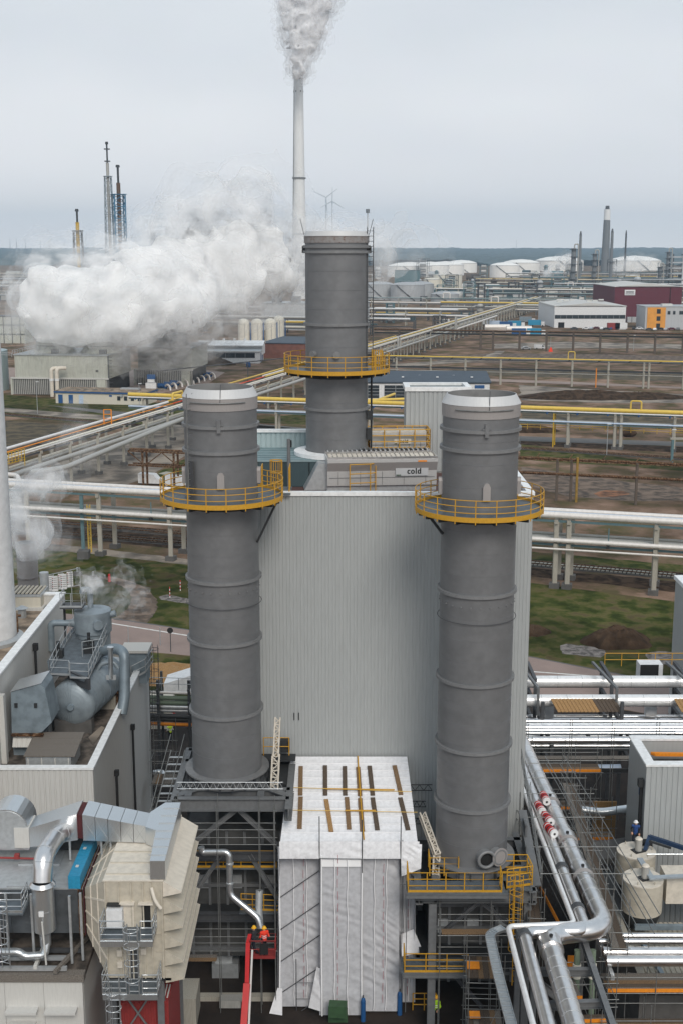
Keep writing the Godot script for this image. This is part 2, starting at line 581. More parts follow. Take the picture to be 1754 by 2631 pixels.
# a low lumpy heap of earth
func heap(c: Vector3, rx: float, rz: float, h: float, m: String, label: String, cat := "earth heap", group := "") -> void:
	var f := FastNoiseLite.new()
	f.seed = int(c.x * 7 + c.z); f.frequency = 0.9; f.fractal_octaves = 4
	var s := sh()
	var rings := 9
	var seg := 26
	var at := func(i: int, k: int) -> Vector3:
		var t := float(i) / rings
		var q := TAU * k / seg
		var j := 1.0 + 0.22 * f.get_noise_2d(cos(q) * 1.5, sin(q) * 1.5)
		var x := cos(q) * t * rx * j
		var z := sin(q) * t * rz * j
		var y := h * (pow(cos(t * PI * 0.5), 0.8) + 0.45 * f.get_noise_2d(x, z + 9.0) * (1.0 - t)) - 0.02
		return c + Vector3(x, maxf(y, -0.02), z)
	for i in rings:
		for k in seg:
			var a: Vector3 = at.call(i, k)
			var b: Vector3 = at.call(i + 1, k)
			var d: Vector3 = at.call(i + 1, (k + 1) % seg)
			var e: Vector3 = at.call(i, (k + 1) % seg)
			s.flat(a, b, d, Vector3.UP)
			if i: s.flat(a, d, e, Vector3.UP)
	solo("earth_heap", s, m, label, cat, group)

# two rails on sleepers along a line; single sleepers where they can be told apart
func track(a: Vector3, b: Vector3, label: String, sleepers: Array, bed := "ballast", light := "concrete") -> void:
	var d := (b - a).normalized()
	var side := d.cross(Vector3.UP)
	var o := thing("railway_track", label, "railway track", a)
	o.set_meta("kind", "structure")
	var w := 2.1
	wpart("ballast", sh().quad(a + side * w + Vector3(0, .03, 0), b + side * w + Vector3(0, .03, 0), b - side * w + Vector3(0, .03, 0), a - side * w + Vector3(0, .03, 0), Vector3.UP), bed, o)
	for k: float in [-0.75, 0.75]:
		bar(o, "rail", a + side * k + Vector3(0, .24, 0), b + side * k + Vector3(0, .24, 0), 0.09, 0.16, "rust")
	for r: Array in sleepers:
		var t: float = r[0]
		while t < r[1]:
			var c := a + d * t + Vector3(0, .09, 0)
			bar(o, "sleeper", c - side * 1.25, c + side * 1.25, 0.42, 0.14, light if r[2] else "plank_dark")
			t += r[3]

func build_ground() -> void:
	struct("ground", sh().quad(V(-6500, 0, 300), V(6500, 0, 300), V(6500, 0, -9000), V(-6500, 0, -9000), Vector3.UP), "earth", "brown and olive open ground of the chemical park")
	var up := 0.004
	# the building site below
	patch("site_ground", poly([-88.0, -144.1, -16.8, -132.3, 19.7, -124.7, 59.9, -106.6, 23.5, -36.0, -26.1, -36.0]), up, "site_mud")
	# lawn on both sides of the steel works' road
	patch("lawn", poly([-87.6, -208.3, -43.1, -190.3, -22.9, -180.9, 1.0, -179.9, 26.9, -170.1, 65.7, -149.4, 51.0, -113.9, 35.5, -128.4, 21.6, -137.9, 0.8, -142.7, -18.7, -148.1, -29.9, -153.5, -69.6, -163.3]), up, "grass")
	patch("lawn", poly([27.3, -188.6, 29.7, -188.6, 50.6, -180.4, 75.2, -172.4, 71.0, -162.2, 49.3, -175.3, 28.8, -182.5, 26.5, -182.5]), up, "grass", 0.6)
	patch("bank", poly([-27.7, -140.4, -17.5, -138.0, 0.8, -134.5, 0.7, -123.4, -15.9, -124.7, -20.9, -126.0, -27.7, -130.1]), up * 2, "grass", 0.8)
	patch("road", poly([-70.6, -165.9, -29.9, -153.5, -18.7, -148.1, 0.8, -142.7, 21.6, -137.9, 35.5, -128.4, 51.0, -113.9, 46.5, -102.8, 32.9, -118.5, 19.9, -126.0, 0.8, -134.2, -17.5, -138.2, -26.5, -140.7, -65.5, -153.1]), up * 2, "asphalt")
	patch("road_marking", poly([-34.3, -152.4, -29.5, -151.4, -18.4, -145.9, 0.8, -140.4, 20.9, -132.8, 33.0, -130.0, 32.9, -129.7, 20.8, -132.5, 0.8, -140.0, -18.3, -145.5, -29.4, -151.0, -34.3, -152.0]), up * 3, "marking")
	patch("road_edge", poly([-29.9, -153.7, -18.7, -148.3, 0.8, -142.9, 21.6, -138.0, 35.5, -128.6, 35.4, -128.3, 21.6, -137.6, 0.8, -142.5, -18.6, -147.9, -29.8, -153.2]), up * 3, "dark_asphalt")
	patch("side_path", poly([-28.8, -152.6, -28.1, -156.3, -27.8, -159.5, -28.3, -163.3, -29.7, -167.3, -32.5, -171.2, -35.4, -173.6, -32.6, -173.6, -29.4, -171.0, -26.7, -167.3, -24.6, -162.0, -24.0, -157.5, -24.3, -150.7]), up * 2, "path_dirt", 0.3)
	patch("footpath", poly([-70.3, -200.6, -43.7, -193.2, -32.6, -188.6, -23.3, -184.1, 1.0, -179.9, 1.0, -176.8, -22.9, -180.7, -31.9, -184.4, -41.7, -188.6, -68.0, -193.8]), up * 2, "paving", 0.5)
	patch("gravel_patch", poly([25.8, -141.9, 26.7, -142.6, 30.9, -140.9, 30.7, -138.8, 29.7, -137.5, 25.5, -138.8]), up * 3, "gravel", 0.25)
	patch("gravel_patch", poly([35.3, -139.1, 37.4, -139.8, 40.1, -138.8, 39.0, -134.5, 34.6, -135.4]), up * 3, "gravel", 0.25)
	patch("gravel_patch", poly([-24.6, -163.1, -23.6, -164.2, -20.1, -162.0, -19.8, -159.5, -24.0, -161.6]), up * 3, "gravel", 0.25)
	# track bed, dug earth and tracks under the near pipe bridge
	patch("track_bed", poly([-85.6, -222.9, -48.7, -211.7, -25.3, -200.6, 1.1, -190.3, 28.2, -178.6, 48.0, -170.5, 75.4, -159.1, 73.2, -154.1, 46.5, -165.1, 27.5, -173.6, 1.1, -183.9, -24.0, -190.3, -45.7, -198.1, -80.9, -210.0]), up * 2, "soil", 0.8)
	track(V(-72.21, 0, -217.94), V(67.08, 0, -167.29), "single railway track with white sleepers behind the pipe bridge legs", [[44.0, 62.0, 0, 0.62], [99.0, 128.0, 1, 0.62]])
	track(V(-69.14, 0, -208.26), V(-5.66, 0, -188.59), "rusty railway siding nearest the lawn left of the stacks", [[20.0, 55.0, 0, 0.62]])
	track(V(-119.3, 0, -366.4), V(-50.9, 0, -327.9), "railway track crossing the brown grass by the small beige building", [])
	track(V(32.72, 0, -295.15), V(111.64, 0, -260.62), "dark railway track in front of the grey road on the brown field", [])
	# middle ground
	patch("field", poly([30.0, -269.9, 42.5, -259.0, 67.3, -242.9, 83.8, -233.1, 78.3, -217.2, 62.5, -224.9, 36.3, -229.8, 25.8, -231.0]), up, "earth", 0.5)
	patch("grass_strip", poly([42.4, -297.9, 52.1, -287.3, 74.0, -268.2, 99.0, -251.4, 96.8, -245.7, 72.0, -260.6, 59.8, -267.1, 39.3, -275.1]), up * 2, "grass", 1.0)
	patch("road", poly([-89, -375, -22, -333, -9, -325, 44, -311, 83, -301, 122.9, -287.9, 120.1, -281.1, 81.0, -294.5, 43, -303, -9, -315, -22, -323, -42, -330]), up * 2, "dark_asphalt")
	patch("ditch_bank", poly([43, -303, 80.8, -293.8, 119.8, -280.4, 116.2, -271.6, 78.4, -284.8, 42.2, -296.5]), up, "soil", 0.8)
	patch("dirt_lot", poly([61, -431, 79, -419, 110, -403, 152, -391, 148, -380, 104, -380, 84, -379, 55, -386]), up * 2, "paving", 1.5)
	patch("road", poly([40, -455, 50, -453, 83, -440, 116, -424, 157, -403, 154, -397, 114, -419, 82, -432, 49, -444, 39, -437]), up * 2, "pink_road")
	patch("yard", poly([2, -449, 42, -455, 51, -449, 45, -431, 40, -419, 37, -380, 2, -380]), up * 3, "paving")
	# worn and bare places of the fields
	patch("bare_soil", poly([48.2, -235.7, 51.2, -239.2, 54.4, -238.3, 55.1, -235.3, 51.4, -232.3, 48.7, -232.7]), up * 3, "rust_soil", 0.8)
	patch("bare_soil", poly([38.5, -266.0, 46.1, -258.5, 56.0, -249.5, 67.0, -241.9, 63.5, -228.9, 51.5, -228.9, 42.6, -233.1, 35.8, -246.6]), up * 2, "path_dirt", 1.2)
	patch("dry_grass", poly([52, -362, 68, -356, 94, -343, 108, -336, 103, -320, 89, -324, 71, -332, 49, -341]), up * 2, "dry_grass", 1.6)
	patch("dry_grass", poly([36, -481, 63, -494, 103, -481, 145, -458, 139, -437, 96, -449, 59, -464, 34, -458]), up * 2, "dry_grass", 2.5)
	patch("bare_soil", poly([74, -619, 113, -634, 153, -619, 192, -608, 186, -587, 126, -592, 71, -592]), up * 2, "paving", 3.0)
	patch("dry_grass", poly([41, -548, 71, -562, 119, -557, 171, -539, 163, -515, 112, -527, 38, -511]), up * 2, "path_dirt", 3.0)
	patch("dry_grass", poly([-106, -343, -91, -340, -71, -330, -62, -312, -68.6, -294.5, -75.1, -279.8, -84.8, -272.8]), up * 2, "dry_grass", 1.6)
	patch("worn_track", poly([17, -507, 59, -539, 71, -577, 75, -577, 64, -531, 20, -492]), up * 3, "paving", 1.0)
	# left middle ground
	patch("lawn", poly([-140, -410, -110, -403, -89, -390, -56, -380, -48, -388, -40, -320, -55, -326, -96, -350, -125, -364]), up, "grass")
	patch("footpath", poly([-130, -380, -101, -369, -76, -355, -55, -346, -48, -342, -47, -336, -57, -338, -77, -346, -98, -359, -127, -372]), up * 2, "paving")
	patch("yard", poly([-151, -443, -119, -437, -95, -416, -59, -403, -46, -437, -44, -476, -60, -492, -81, -485, -171, -503]), up * 2, "pink_road")
	patch("yard", poly([-63.4, -271.6, -57.9, -297.9, -51, -324, -44, -343, -10, -324, -9, -312, -35.0, -281.7, -40.3, -251.4, -45.7, -237.4, -58.5, -241.9]), up * 2, "paving")
	patch("lawn", poly([-39.9, -249.0, -34.5, -278.6, -18, -312, -14.8, -256.5, -30.2, -242.9, -35.0, -245.7]), up * 3, "grass", 0.6)
	patch("lawn", poly([-23, -340, -21, -345, -10, -356, -9, -332, -22, -335]), up * 3, "grass", 0.6)
	patch("slab", poly([-38.1, -257.5, -36.8, -260.1, -34.5, -258.5, -35.8, -255.4]), up * 4, "concrete")
	patch("slab", poly([-35.2, -251.9, -33.9, -253.9, -32.4, -252.4, -33.3, -250.0]), up * 4, "concrete")
	heap(V(32.62, 0, -143.24), 4.2, 3.2, 1.8, "soil", "dark heap of dug earth on the lawn beside the gravel patch")
	heap(V(23.34, 0, -147.23), 2.2, 2.0, 0.9, "soil", "low dark earth heap on the lawn close to the white hall's side wall")
	heap(V(-55.8, 0, -506.7), 14, 5, 3.6, "soil", "brown earth mound in front of the long white shed")
	heap(V(76.9, 0, -393.8), 22, 8, 2.2, "soil", "long heap of turned brown earth behind the yellow pipeline")
	heap(V(93.7, 0, -393.8), 16, 7, 1.6, "soil", "low brown earth heap beyond the yellow pipe loop")
	heap(V(48.2, 0, -319.8), 8, 4, 1.5, "soil", "small brown earth heap under the yellow pipeline beside the grey road")
	heap(V(-18.78, 0, -130.68), 6.5, 3.0, 1.5, "timber", "pile of straw coloured cuttings on the bank behind the left stack")

func build_boiler_house() -> void:
	var z0 := -76.8
	var zb := -90.6
	var x0 := -8.6
	var x1 := 11.95
	var roof := 29.9
	var o := thing("boiler_house", "tall pale grey boiler house clad in ribbed sheet behind the two front stacks", "industrial building", V(1.7, 0, -83.7))
	# front of upright cladding sheets, each with three ribs
	var sheet: ArrayMesh = sh().ribbed(Transform3D.IDENTITY, 0.894, 30.9, 0.2235, 0.022).mesh()
	var front := 23
	var spots := []
	for i in front: spots.append([V(x0 + i * (x1 - x0) / front, 0, z0), 0.0])
	var deep := 15
	for i in deep: spots.append([V(x1, 0, z0 - i * (z0 - zb) / deep), PI / 2])
	for s: Array in spots:
		var m := MeshInstance3D.new()
		m.name = "cladding_panel"
		m.mesh = sheet
		m.material_override = M.cladding
		o.add_child(m, true)
		m.transform = Transform3D(Basis(Vector3.UP, s[1]), s[0] - o.position)
	wpart("wall", sh().box(V((x0 + x1) / 2, 14.9, (z0 + zb) / 2), V(x1 - x0 - .2, 29.8, z0 - zb - .2)), "steel", o)
	wpart("parapet_wall", sh().box(V((x0 + x1) / 2, 30.4, z0 - .2), V(x1 - x0 - .1, 1.3, .18)).box(V(x1 - .2, 30.4, (z0 + zb) / 2), V(.18, 1.3, z0 - zb)), "off_white", o)
	wpart("parapet_cap", sh().box(V((x0 + x1) / 2, 31.0, z0 - .15), V(x1 - x0 + .16, .24, .48)), "cap_white", o)
	wpart("parapet_cap", sh().box(V(x1 - .15, 31.0, (z0 - .4 + zb) / 2), V(.48, .24, z0 - .4 - zb)), "cap_white", o)
	wpart("roof", sh().box(V((x0 + x1) / 2, roof - .1, (z0 + zb) / 2), V(x1 - x0 - .6, .2, z0 - zb - .5)), "roof_maroon", o)
	# raised dark section under the middle stack
	wpart("roof_block", sh().box(V(-1.4, 30.8, -87.7), V(14.0, 1.74, 5.6)), "dark_teal", o)
	wpart("roof_deck", sh().box(V(-1.4, 31.72, -87.7), V(14.1, .12, 5.7)), "roof_teal", o)
	for i in 7: bar(o, "roof_seam", V(-8.4, 31.8, -85.2 - i * .75), V(5.6, 31.8, -85.2 - i * .75), .05, .03, "teal_steel")
	for x: float in [-5.9, -4.1, -2.2]: bar(o, "corner_trim", V(x, 29.95, -84.86), V(x, 31.6, -84.86), .05, .05, "void")
	for p: Vector3 in [V(-3.68, 31.8, -90.49), V(-3.66, 31.8, -85.28)]:
		pole(o, "vent_pipe", p, p + V(0, .5, 0), .07, "void")
	# back upstand wall in teal cladding with a white cap
	wpart("rear_upstand", sh().ribbed(Transform3D(Basis(), V(-9.0, 31.7, -90.5)), 14.4, 1.25, .36, .05).box(V(-1.8, 32.3, -90.7), V(14.4, 1.2, .2)), "cladding_teal", o)
	wpart("rear_cap", sh().box(V(-1.8, 33.0, -90.6), V(14.6, .2, .5)), "cap_white", o)
	# access shaft head at the right rear
	var c := V(6.9, 0, -92.2)
	wpart("stair_head", sh().ribbed(Transform3D(Basis(), V(4.65, 30, -90.4)), 4.6, 5.95, .33, .05).box(V(6.95, 32.9, -92.0), V(4.58, 6, 3.0)), "cladding", o)
	wpart("stair_head_cap", sh().box(V(6.95, 36.05, -90.5), V(4.8, .3, .4)).box(V(6.95, 36.05, -93.5), V(4.8, .3, .4)).box(V(4.75, 36.05, -92), V(.4, .3, 2.6)).box(V(9.15, 36.05, -92), V(.4, .3, 2.6)), "cap_white", o)
	wpart("stair_head_roof", sh().box(V(6.95, 35.95, -92), V(4.2, .1, 2.8)), "dark_teal", o)
	# small fittings on the front wall
	for x: float in [-3.05, -2.75]:
		pole(o, "wall_hook", V(x, 16.1, z0 + .1), V(x, 16.6, z0 + .1), .025, "void")
	# grey post in front of the raised section
	pole(o, "roof_mast", V(-3.55, 30, -83.84), V(-3.55, 30, -83.84) + V(0, 3.4, 0), .12, "steel_light")
	railing(o, [V(0.55, 29.95, -82.54), V(1.93, 29.95, -82.85), V(2.29, 29.95, -83.16)], "yellow", 1.9, 1.3, 3, false, .035)
	# gangway from the roof to the left stack
	wpart("gangway", sh().box(V(-4.1, 31.05, -77.6), V(1.9, .08, 2.4)), "deck_steel", o)
	railing(o, [V(-5.0, 31.1, -76.9), V(-5.0, 31.1, -78.6)], "yellow", 1.5, 0.9, 3, true, .035)
	railing(o, [V(-3.25, 31.1, -76.9), V(-3.25, 31.1, -78.6)], "yellow", 1.5, 0.9, 3, true, .035)
	var cage := node("ladder_cage", o)
	for k in 9:
		var q := PI * k / 8.0
		var p := V(-4.15 + cos(q) * .38, 30.9, -78.9 + sin(q) * .38)
		pole(cage, "cage_bar", p, p + V(0, 1.9, 0), .022, "yellow")
	for h: float in [31.3, 32.0, 32.75]:
		wpart("cage_hoop", sh().tube(arc(V(-4.15, h, -78.9), .38, 0, TAU, 16), .035, 6), "yellow", cage)
	air_unit("air_handling_unit", "long silver rooftop air handling unit with top fins before the middle stack", V(2.59, 29.9, -83.42), 0.09, 7.4, 3.3, 2.25, 22, 1.0)
	air_unit("air_handling_unit", "smaller silver air handling unit fenced by yellow railings beside the middle stack", V(3.98, 31.6, -88.56), 0.05, 4.0, 1.3, 1.55, 0, 0.62)

func arc(c: Vector3, r: float, a0: float, a1: float, k: int, sy := 1.0) -> Array:
	var out := []
	for i in k + 1:
		var q := lerpf(a0, a1, float(i) / k)
		out.append(c + V(cos(q) * r, 0, sin(q) * r))
	return out

func air_unit(called: String, label: String, at: Vector3, turn: float, w: float, d: float, h: float, fins: int, ts: float) -> void:
	var o := thing(called, label, "air conditioner", at + V(0, 0, -d / 2), turn, "rooftop air handling units")
	part("base_frame", sh().box(V(0, .2, 0), V(w, .4, d * .9)), "galv_dull", o)
	# body that flares out towards the top
	var side := poly([-d * .5, .4, d * .5, .4, d * .5, h * .62, d * .62, h * .9, d * .62, h, -d * .55, h, -d * .55, h * .8, -d * .5, h * .6])
	part("body", sh().extrude(side, Transform3D(Basis(Vector3.BACK, Vector3.UP, Vector3.RIGHT), Vector3.ZERO), -w / 2, w / 2), "unit_silver", o)
	for i in 5:
		bar(o, "body_seam", o.global_transform * V(-w * .4 + i * w * .2, .45, d * .505), o.global_transform * V(-w * .4 + i * w * .2, h * .6, d * .505), .02, .02, "steel")
	bar(o, "body_seam", o.global_transform * V(-w * .48, h * .42, d * .505), o.global_transform * V(w * .48, h * .42, d * .505), .03, .03, "steel_light")
	# outlet hood on the left end
	if fins:
		part("end_hood", sh().extrude(poly([0, 0, 1.5, 0, 1.5, h * .8, .95, h * .8]), Transform3D(Basis(), V(-w / 2 - 1.5, .05, -d * .4)), 0, d * .75), "galv_dull", o)
		var rim := node("top_frame", o)
		for z: float in [-d * .52, -d * .14, d * .0, d * .6]: part("frame_bar", sh().box(V(0, h + .08, z), V(w, .16, .07)), "bright_clad", rim)
		for x: float in [-w / 2 + .04, w / 2 - .04]:
			part("frame_bar", sh().box(V(x, h + .085, -d * .33), V(.07, .17, d * .34)), "bright_clad", rim)
			part("frame_bar", sh().box(V(x, h + .085, d * .3), V(.07, .17, d * .56)), "bright_clad", rim)
		part("fan_slot", sh().box(V(0, h + .02, -d * .33), V(w - .2, .04, d * .34)), "void", o)
		for i in fins:
			var x := -w / 2 + .25 + i * (w - .5) / (fins - 1)
			part("fin", sh().box(V(x, h + .12, -d * .33), V(.1, .22, d * .33), Basis(Vector3.BACK, .5)), "galvanised", o)
			part("coil_strip", sh().box(V(x, h + .04, d * .3), V((w - .5) / fins * .8, .05, d * .5), Basis(Vector3.RIGHT, .06)), "cream_light", o)
	else:
		part("top_plate", sh().box(V(0, h + .04, 0), V(w * 1.0, .08, d * 1.25)), "cream_light", o)
	var px := w * (.27 if fins else .08)
	part("name_plate", sh().box(V(px, h * .6, d * .53), V(w * .3, h * .27, .03)), "grey_wall" if fins else "cream_light", o)
	letters(o, "name_lettering", "cold", o.global_transform * V(px + .15 * ts, h * .6, d * .53 + .03), 0.5 * ts, "black", turn, true)
	bar(o, "name_stripe", o.global_transform * V(px - w * .145, h * .49, d * .53 + .025), o.global_transform * V(px - w * .10, h * .49, d * .53 + .025), .02, .06, "green")
	if fins:
		bar(o, "warning_sticker", o.global_transform * V(w * .32, h * .93, d * .625), o.global_transform * V(w * .4, h * .93, d * .625), .02, .1, "orange")
	else:
		var e := o.global_transform
		for z: float in [d * .75, -d * .7]: railing(o, [e * V(-w * .52, .1, z), e * V(w * .56, .1, z)], "yellow", 1.7, 1.1, 4, true, .04)
		for x: float in [-w * .52, w * .56]: railing(o, [e * V(x, .1, d * .75), e * V(x, .1, -d * .7)], "yellow", 1.7, 1.0, 4, true, .04)
		part("walkway", sh().box(V(0, .0, 0), V(w * 1.12, .1, d * 1.6)), "deck_steel", o)

func letters(parent: Node3D, called: String, text: String, at: Vector3, size: float, m: String, turn := 0.0, bold := false) -> void:
	var f := SystemFont.new()
	f.font_names = PackedStringArray(["Droid Sans"])
	if bold: f.font_weight = 700
	var t := TextMesh.new()
	t.text = text
	t.font = f
	t.font_size = 32
	t.pixel_size = size / 32.0
	t.depth = 0.02
	var o := MeshInstance3D.new()
	o.name = called
	o.mesh = t
	o.material_override = M[m]
	parent.add_child(o, true)
	o.global_transform = Transform3D(Basis(Vector3.UP, turn), at)

func build_stacks() -> void:
	stack(V(-7.14, 0, -73.8), 14.23, 38.0, [35.85, 34.35, 26.55, 22.7, 18.1], 31.45, 25.0, "grey exhaust stack left of the tall ribbed wall, ladder up its side", 0)
	stack(V(7.85, 0, -70.4), 10.1, 38.0, [36.1, 35.0, 26.7, 21.4, 17.3, 13.65], 31.45, 25.1, "grey exhaust stack right of the plastic tent, open manhole at its foot", 1)
	stack(V(-.33, 0, -87.6), 31.78, 47.1, [46.1, 45.75, 40.9, 35.1], 37.75, 0.0, "middle grey exhaust stack standing on the roof with rust at its rim", 2)

func stack(c: Vector3, y0: float, y1: float, rings: Array, deck: float, loop: float, label: String, which: int) -> void:
	var r := 2.15
	var o := thing("exhaust_stack", label, "chimney", V(c.x, y0, c.z), 0.0, "grey exhaust stacks of the power station")
	var w := func(y: float) -> Vector3: return V(c.x, y, c.z)
	var band := y1 - (1.2 if which < 2 else 0.75)
	var seams := [Vector2(r, y0)]
	# the shell is rolled in courses; each course has a fine weld line
	var y := y0
	while y < band - 1.3:
		y += 1.27
		seams.append(Vector2(r, y - .012)); seams.append(Vector2(r + .012, y - .006)); seams.append(Vector2(r + .012, y + .006)); seams.append(Vector2(r, y + .012))
	seams.append(Vector2(r, band))
	wpart("shell", sh().lathe(seams, 72, V(c.x, 0, c.z)), "stack_grey", o)
	var at := V(c.x, 0, c.z)
	if which < 2:
		wpart("top_band", sh().lathe([Vector2(r, band), Vector2(r + .05, band), Vector2(r + .06, y1 - .5)], 72, at), "stack_band", o)
		wpart("rim_cone", sh().lathe([Vector2(r + .06, y1 - .5), Vector2(r + .08, y1 - .48), Vector2(r - .2, y1 + .02), Vector2(r - .24, y1 + .02)], 72, at), "stack_cone", o)
		wpart("band_pipe", sh().tube(arc(w.call(y1 - .72), r + .12, .25 * PI, .75 * PI, 18), .035, 6), "scaffold", o)
		pole(o, "lightning_rod", V(c.x + .2, y1 - .75, c.z + r + .1), V(c.x + .24, y1 + .35, c.z + r - .12), .02, "steel")
	else:
		wpart("top_band", sh().lathe([Vector2(r, band), Vector2(r + .06, band), Vector2(r + .06, y1 - .32)], 72, at), "rust_band", o)
		wpart("rim_cone", sh().lathe([Vector2(r + .06, y1 - .32), Vector2(r + .1, y1 - .3), Vector2(r - .05, y1 + .02), Vector2(r - .2, y1 + .02)], 72, at), "stack_cone", o)
		for s: float in [-1.0, 1.0]:
			wpart("lug", sh().box(V(c.x + s * (r + .1), 45.9, c.z), V(.2, .45, .5)), "steel_dark", o)
			wpart("lightning_rod", sh().tube([V(c.x + s * (r + .05), 46.9, c.z), V(c.x + s * (r + .32), 47.95, c.z)], .022, 6), "steel", o)
	wpart("flue", sh().lathe([Vector2(r - .24, y1 + .02), Vector2(r - .26, y1 - 1.7), Vector2(0.01, y1 - 1.7)], 48, at), "soot", o)
	for h: float in rings:
		wpart("stiffening_ring", sh().lathe([Vector2(r, h - .09), Vector2(r + .15, h - .09), Vector2(r + .15, h + .09), Vector2(r, h + .09)], 72, at), "ring_grey", o)
	# access platform
	var ro := 3.65
	var p := node("platform", o)
	wpart("platform_deck", sh().lathe([Vector2(r + .02, deck - .1), Vector2(ro, deck - .1), Vector2(ro, deck), Vector2(r + .02, deck)], 64, at), "deck_steel", p)
	wpart("toe_board", sh().lathe([Vector2(ro - .02, deck + .16), Vector2(ro + .02, deck + .16), Vector2(ro + .02, deck - .12), Vector2(ro - .02, deck - .12), Vector2(ro - .02, deck + .16)], 64, at), "yellow", p)
	var gap := -0.35 if which == 0 else 9.0
	for h: float in [0.4, 0.75, 1.1]:
		wpart("rail", sh().tube(arc(w.call(deck + h), ro, 0, TAU, 72), .026, 6), "yellow", p)
	for k in 20:
		var q := TAU * (k + .5) / 20
		var e := V(cos(q), 0, sin(q))
		pole(p, "post", w.call(deck - .25) + e * ro, w.call(deck + 1.1) + e * ro, .032, "yellow")
		bar(o, "platform_bracket", w.call(deck - .3) + e * (r + .02), w.call(deck - .22) + e * (ro - .15), .1, .24, "steel_dark")
	wpart("platform_ring_beam", sh().lathe([Vector2(r + .02, deck - .5), Vector2(r + .22, deck - .5), Vector2(r + .22, deck - .12), Vector2(r + .02, deck - .12)], 48, at), "steel_dark", o)
	# sampling hatches with rounded heads
	var hs: Array = [[1.5, .85], [.03, .85], [3.1, .85]] if which < 2 else [[1.57, .5], [2.35, .5], [0.05, .5]]
	for k: Array in hs:
		var e := V(cos(k[0]), 0, sin(k[0]))
		var t := Transform3D(Basis(Vector3.UP, PI / 2 - k[0]), w.call(deck + .85) + e * (r - .05))
		if which < 2:
			wpart("sampling_hatch", sh().extrude(poly([-.21, -.0, .21, 0, .21, .75, .13, .92, 0, .97, -.13, .92, -.21, .75]), t, 0, .24), "stack_band", o)
		else:
			wpart("sampling_flange", sh().cone(t * V(0, .3, 0), t * V(0, .3, .3), .24, .24, 16), "ring_grey", o)
	if which < 2:
		var e := V(0, 0, 1)
		var b: Vector3 = w.call(rings[0] - .05) + V(.1, 0, r)
		wpart("lifting_lug", sh().box(b + V(0, .15, .12), V(.22, .75, .14)).box(b + V(0, .22, .12), V(.52, .08, .1)), "stack_grey", o)
		# ring cable with its studs
		wpart("ring_cable", sh().tube(arc(w.call(loop), r + .12, 0, TAU, 64), .022, 6, true), "steel", o)
		wpart("ring_cable", sh().tube(arc(w.call(loop + 1.55), r + .1, 0, TAU, 64), .022, 6, true), "steel", o)
		for k in 24:
			var q := TAU * k / 24.0
			var d := V(cos(q), 0, sin(q))
			pole(o, "stud", w.call(loop + .95) + d * (r - .02), w.call(loop + .95) + d * (r + .06), .05, "ring_grey")
		# base flange with gussets
		wpart("base_flange", sh().lathe([Vector2(r, y0 - .1), Vector2(2.62, y0 - .1), Vector2(2.62, y0), Vector2(r, y0)], 64, at), "ring_grey", o)
		wpart("base_drum", sh().lathe([Vector2(2.3, y0 - .75), Vector2(2.3, y0 - .1)], 48, at), "stack_grey", o)
		for k in 20:
			var q := TAU * (k + .3) / 20
			wpart("gusset", sh().box(w.call(y0 - .4) + V(cos(q), 0, sin(q)) * 2.42, V(.06, .58, .3), Basis(Vector3.UP, PI / 2 - q)), "steel", o)
	if which == 0:
		ladder(o, V(c.x - 1.62, deck + .0, c.z + 1.62), y1 - .2, V(.7, 0, .7), "scaffold")
		wpart("ladder_guard", sh().box(V(c.x - 1.62, deck + 1.25, c.z + 1.66), V(.34, 2.3, .06), Basis(Vector3.UP, -.78)), "steel", o)
		bar(o, "platform_stay", V(c.x + 2.1, deck - 2.7, c.z + .6), V(c.x + 3.3, deck - .2, c.z + .9), .12, .12, "steel_dark")
	elif which == 1:
		bar(o, "platform_stay", V(c.x - 2.1, deck - 1.4, c.z + .6), V(c.x - 2.9, deck - .3, c.z + .9), .14, .14, "steel_dark")
		for k: Array in [[1.32, 1.15, .62, 0], [.98, .95, .56, 1]]:
			var d := V(cos(k[0]), 0, sin(k[0]))
			var m: Vector3 = w.call(y0 + .75)
			wpart("manhole_neck", sh().cone(m + d * 1.8, m + d * (r + .45), k[2] * .8, k[2] * .8, 24, false, k[3] == 1), "ring_grey", o)
			wpart("manhole_flange", sh().tube(ring(m + d * (r + .45), d, k[2] * .78, 28), .1, 8, true), "ring_grey", o)
			if k[3] == 0: wpart("manhole_opening", sh().cone(m + d * (r + .3), m + d * (r + .32), k[2] * .78, k[2] * .78, 24), "void", o)
			else: wpart("manhole_cover", sh().cone(m + d * (r + .47), m + d * (r + .53), k[2], k[2], 28), "stack_band", o)
	else:
		wpart("roof_collar", sh().lathe([Vector2(3.0, 31.8), Vector2(3.0, 32.05), Vector2(2.2, 32.12)], 64, at), "cap_white", o)
		ladder(o, V(c.x + r + .12, 38.0, c.z + .75), 47.4, V(-.2, 0, .98), "steel")
		pole(o, "cable_duct", V(c.x + r + .25, 31.8, c.z + .4), V(c.x + r + .25, 37.6, c.z + .4), .07, "steel_dark")
		wpart("service_box", sh().box(V(c.x + r + .12, 33.3, c.z + .6), V(.36, .8, .4)), "steel_dark", o)
		wpart("service_box", sh().box(V(c.x + r + .16, 34.6, c.z + .6), V(.36, .6, .4)), "steel_dark", o)
		var g := node("gate_cage", o)
		for k in 8:
			var q := PI * k / 7.0
			pole(g, "cage_bar", w.call(deck) + V(2.75 + cos(q) * .35, 0, 1.0 + sin(q) * .35), w.call(deck + 1.45) + V(2.75 + cos(q) * .35, 0, 1.0 + sin(q) * .35), .035, "yellow")

func ring(c: Vector3, d: Vector3, r: float, k: int) -> Array:
	var b := Shape.look(c, c + d)
	var out := []
	for i in k: out.append(c + (b.x * cos(TAU * i / k) + b.y * sin(TAU * i / k)) * r)
	return out

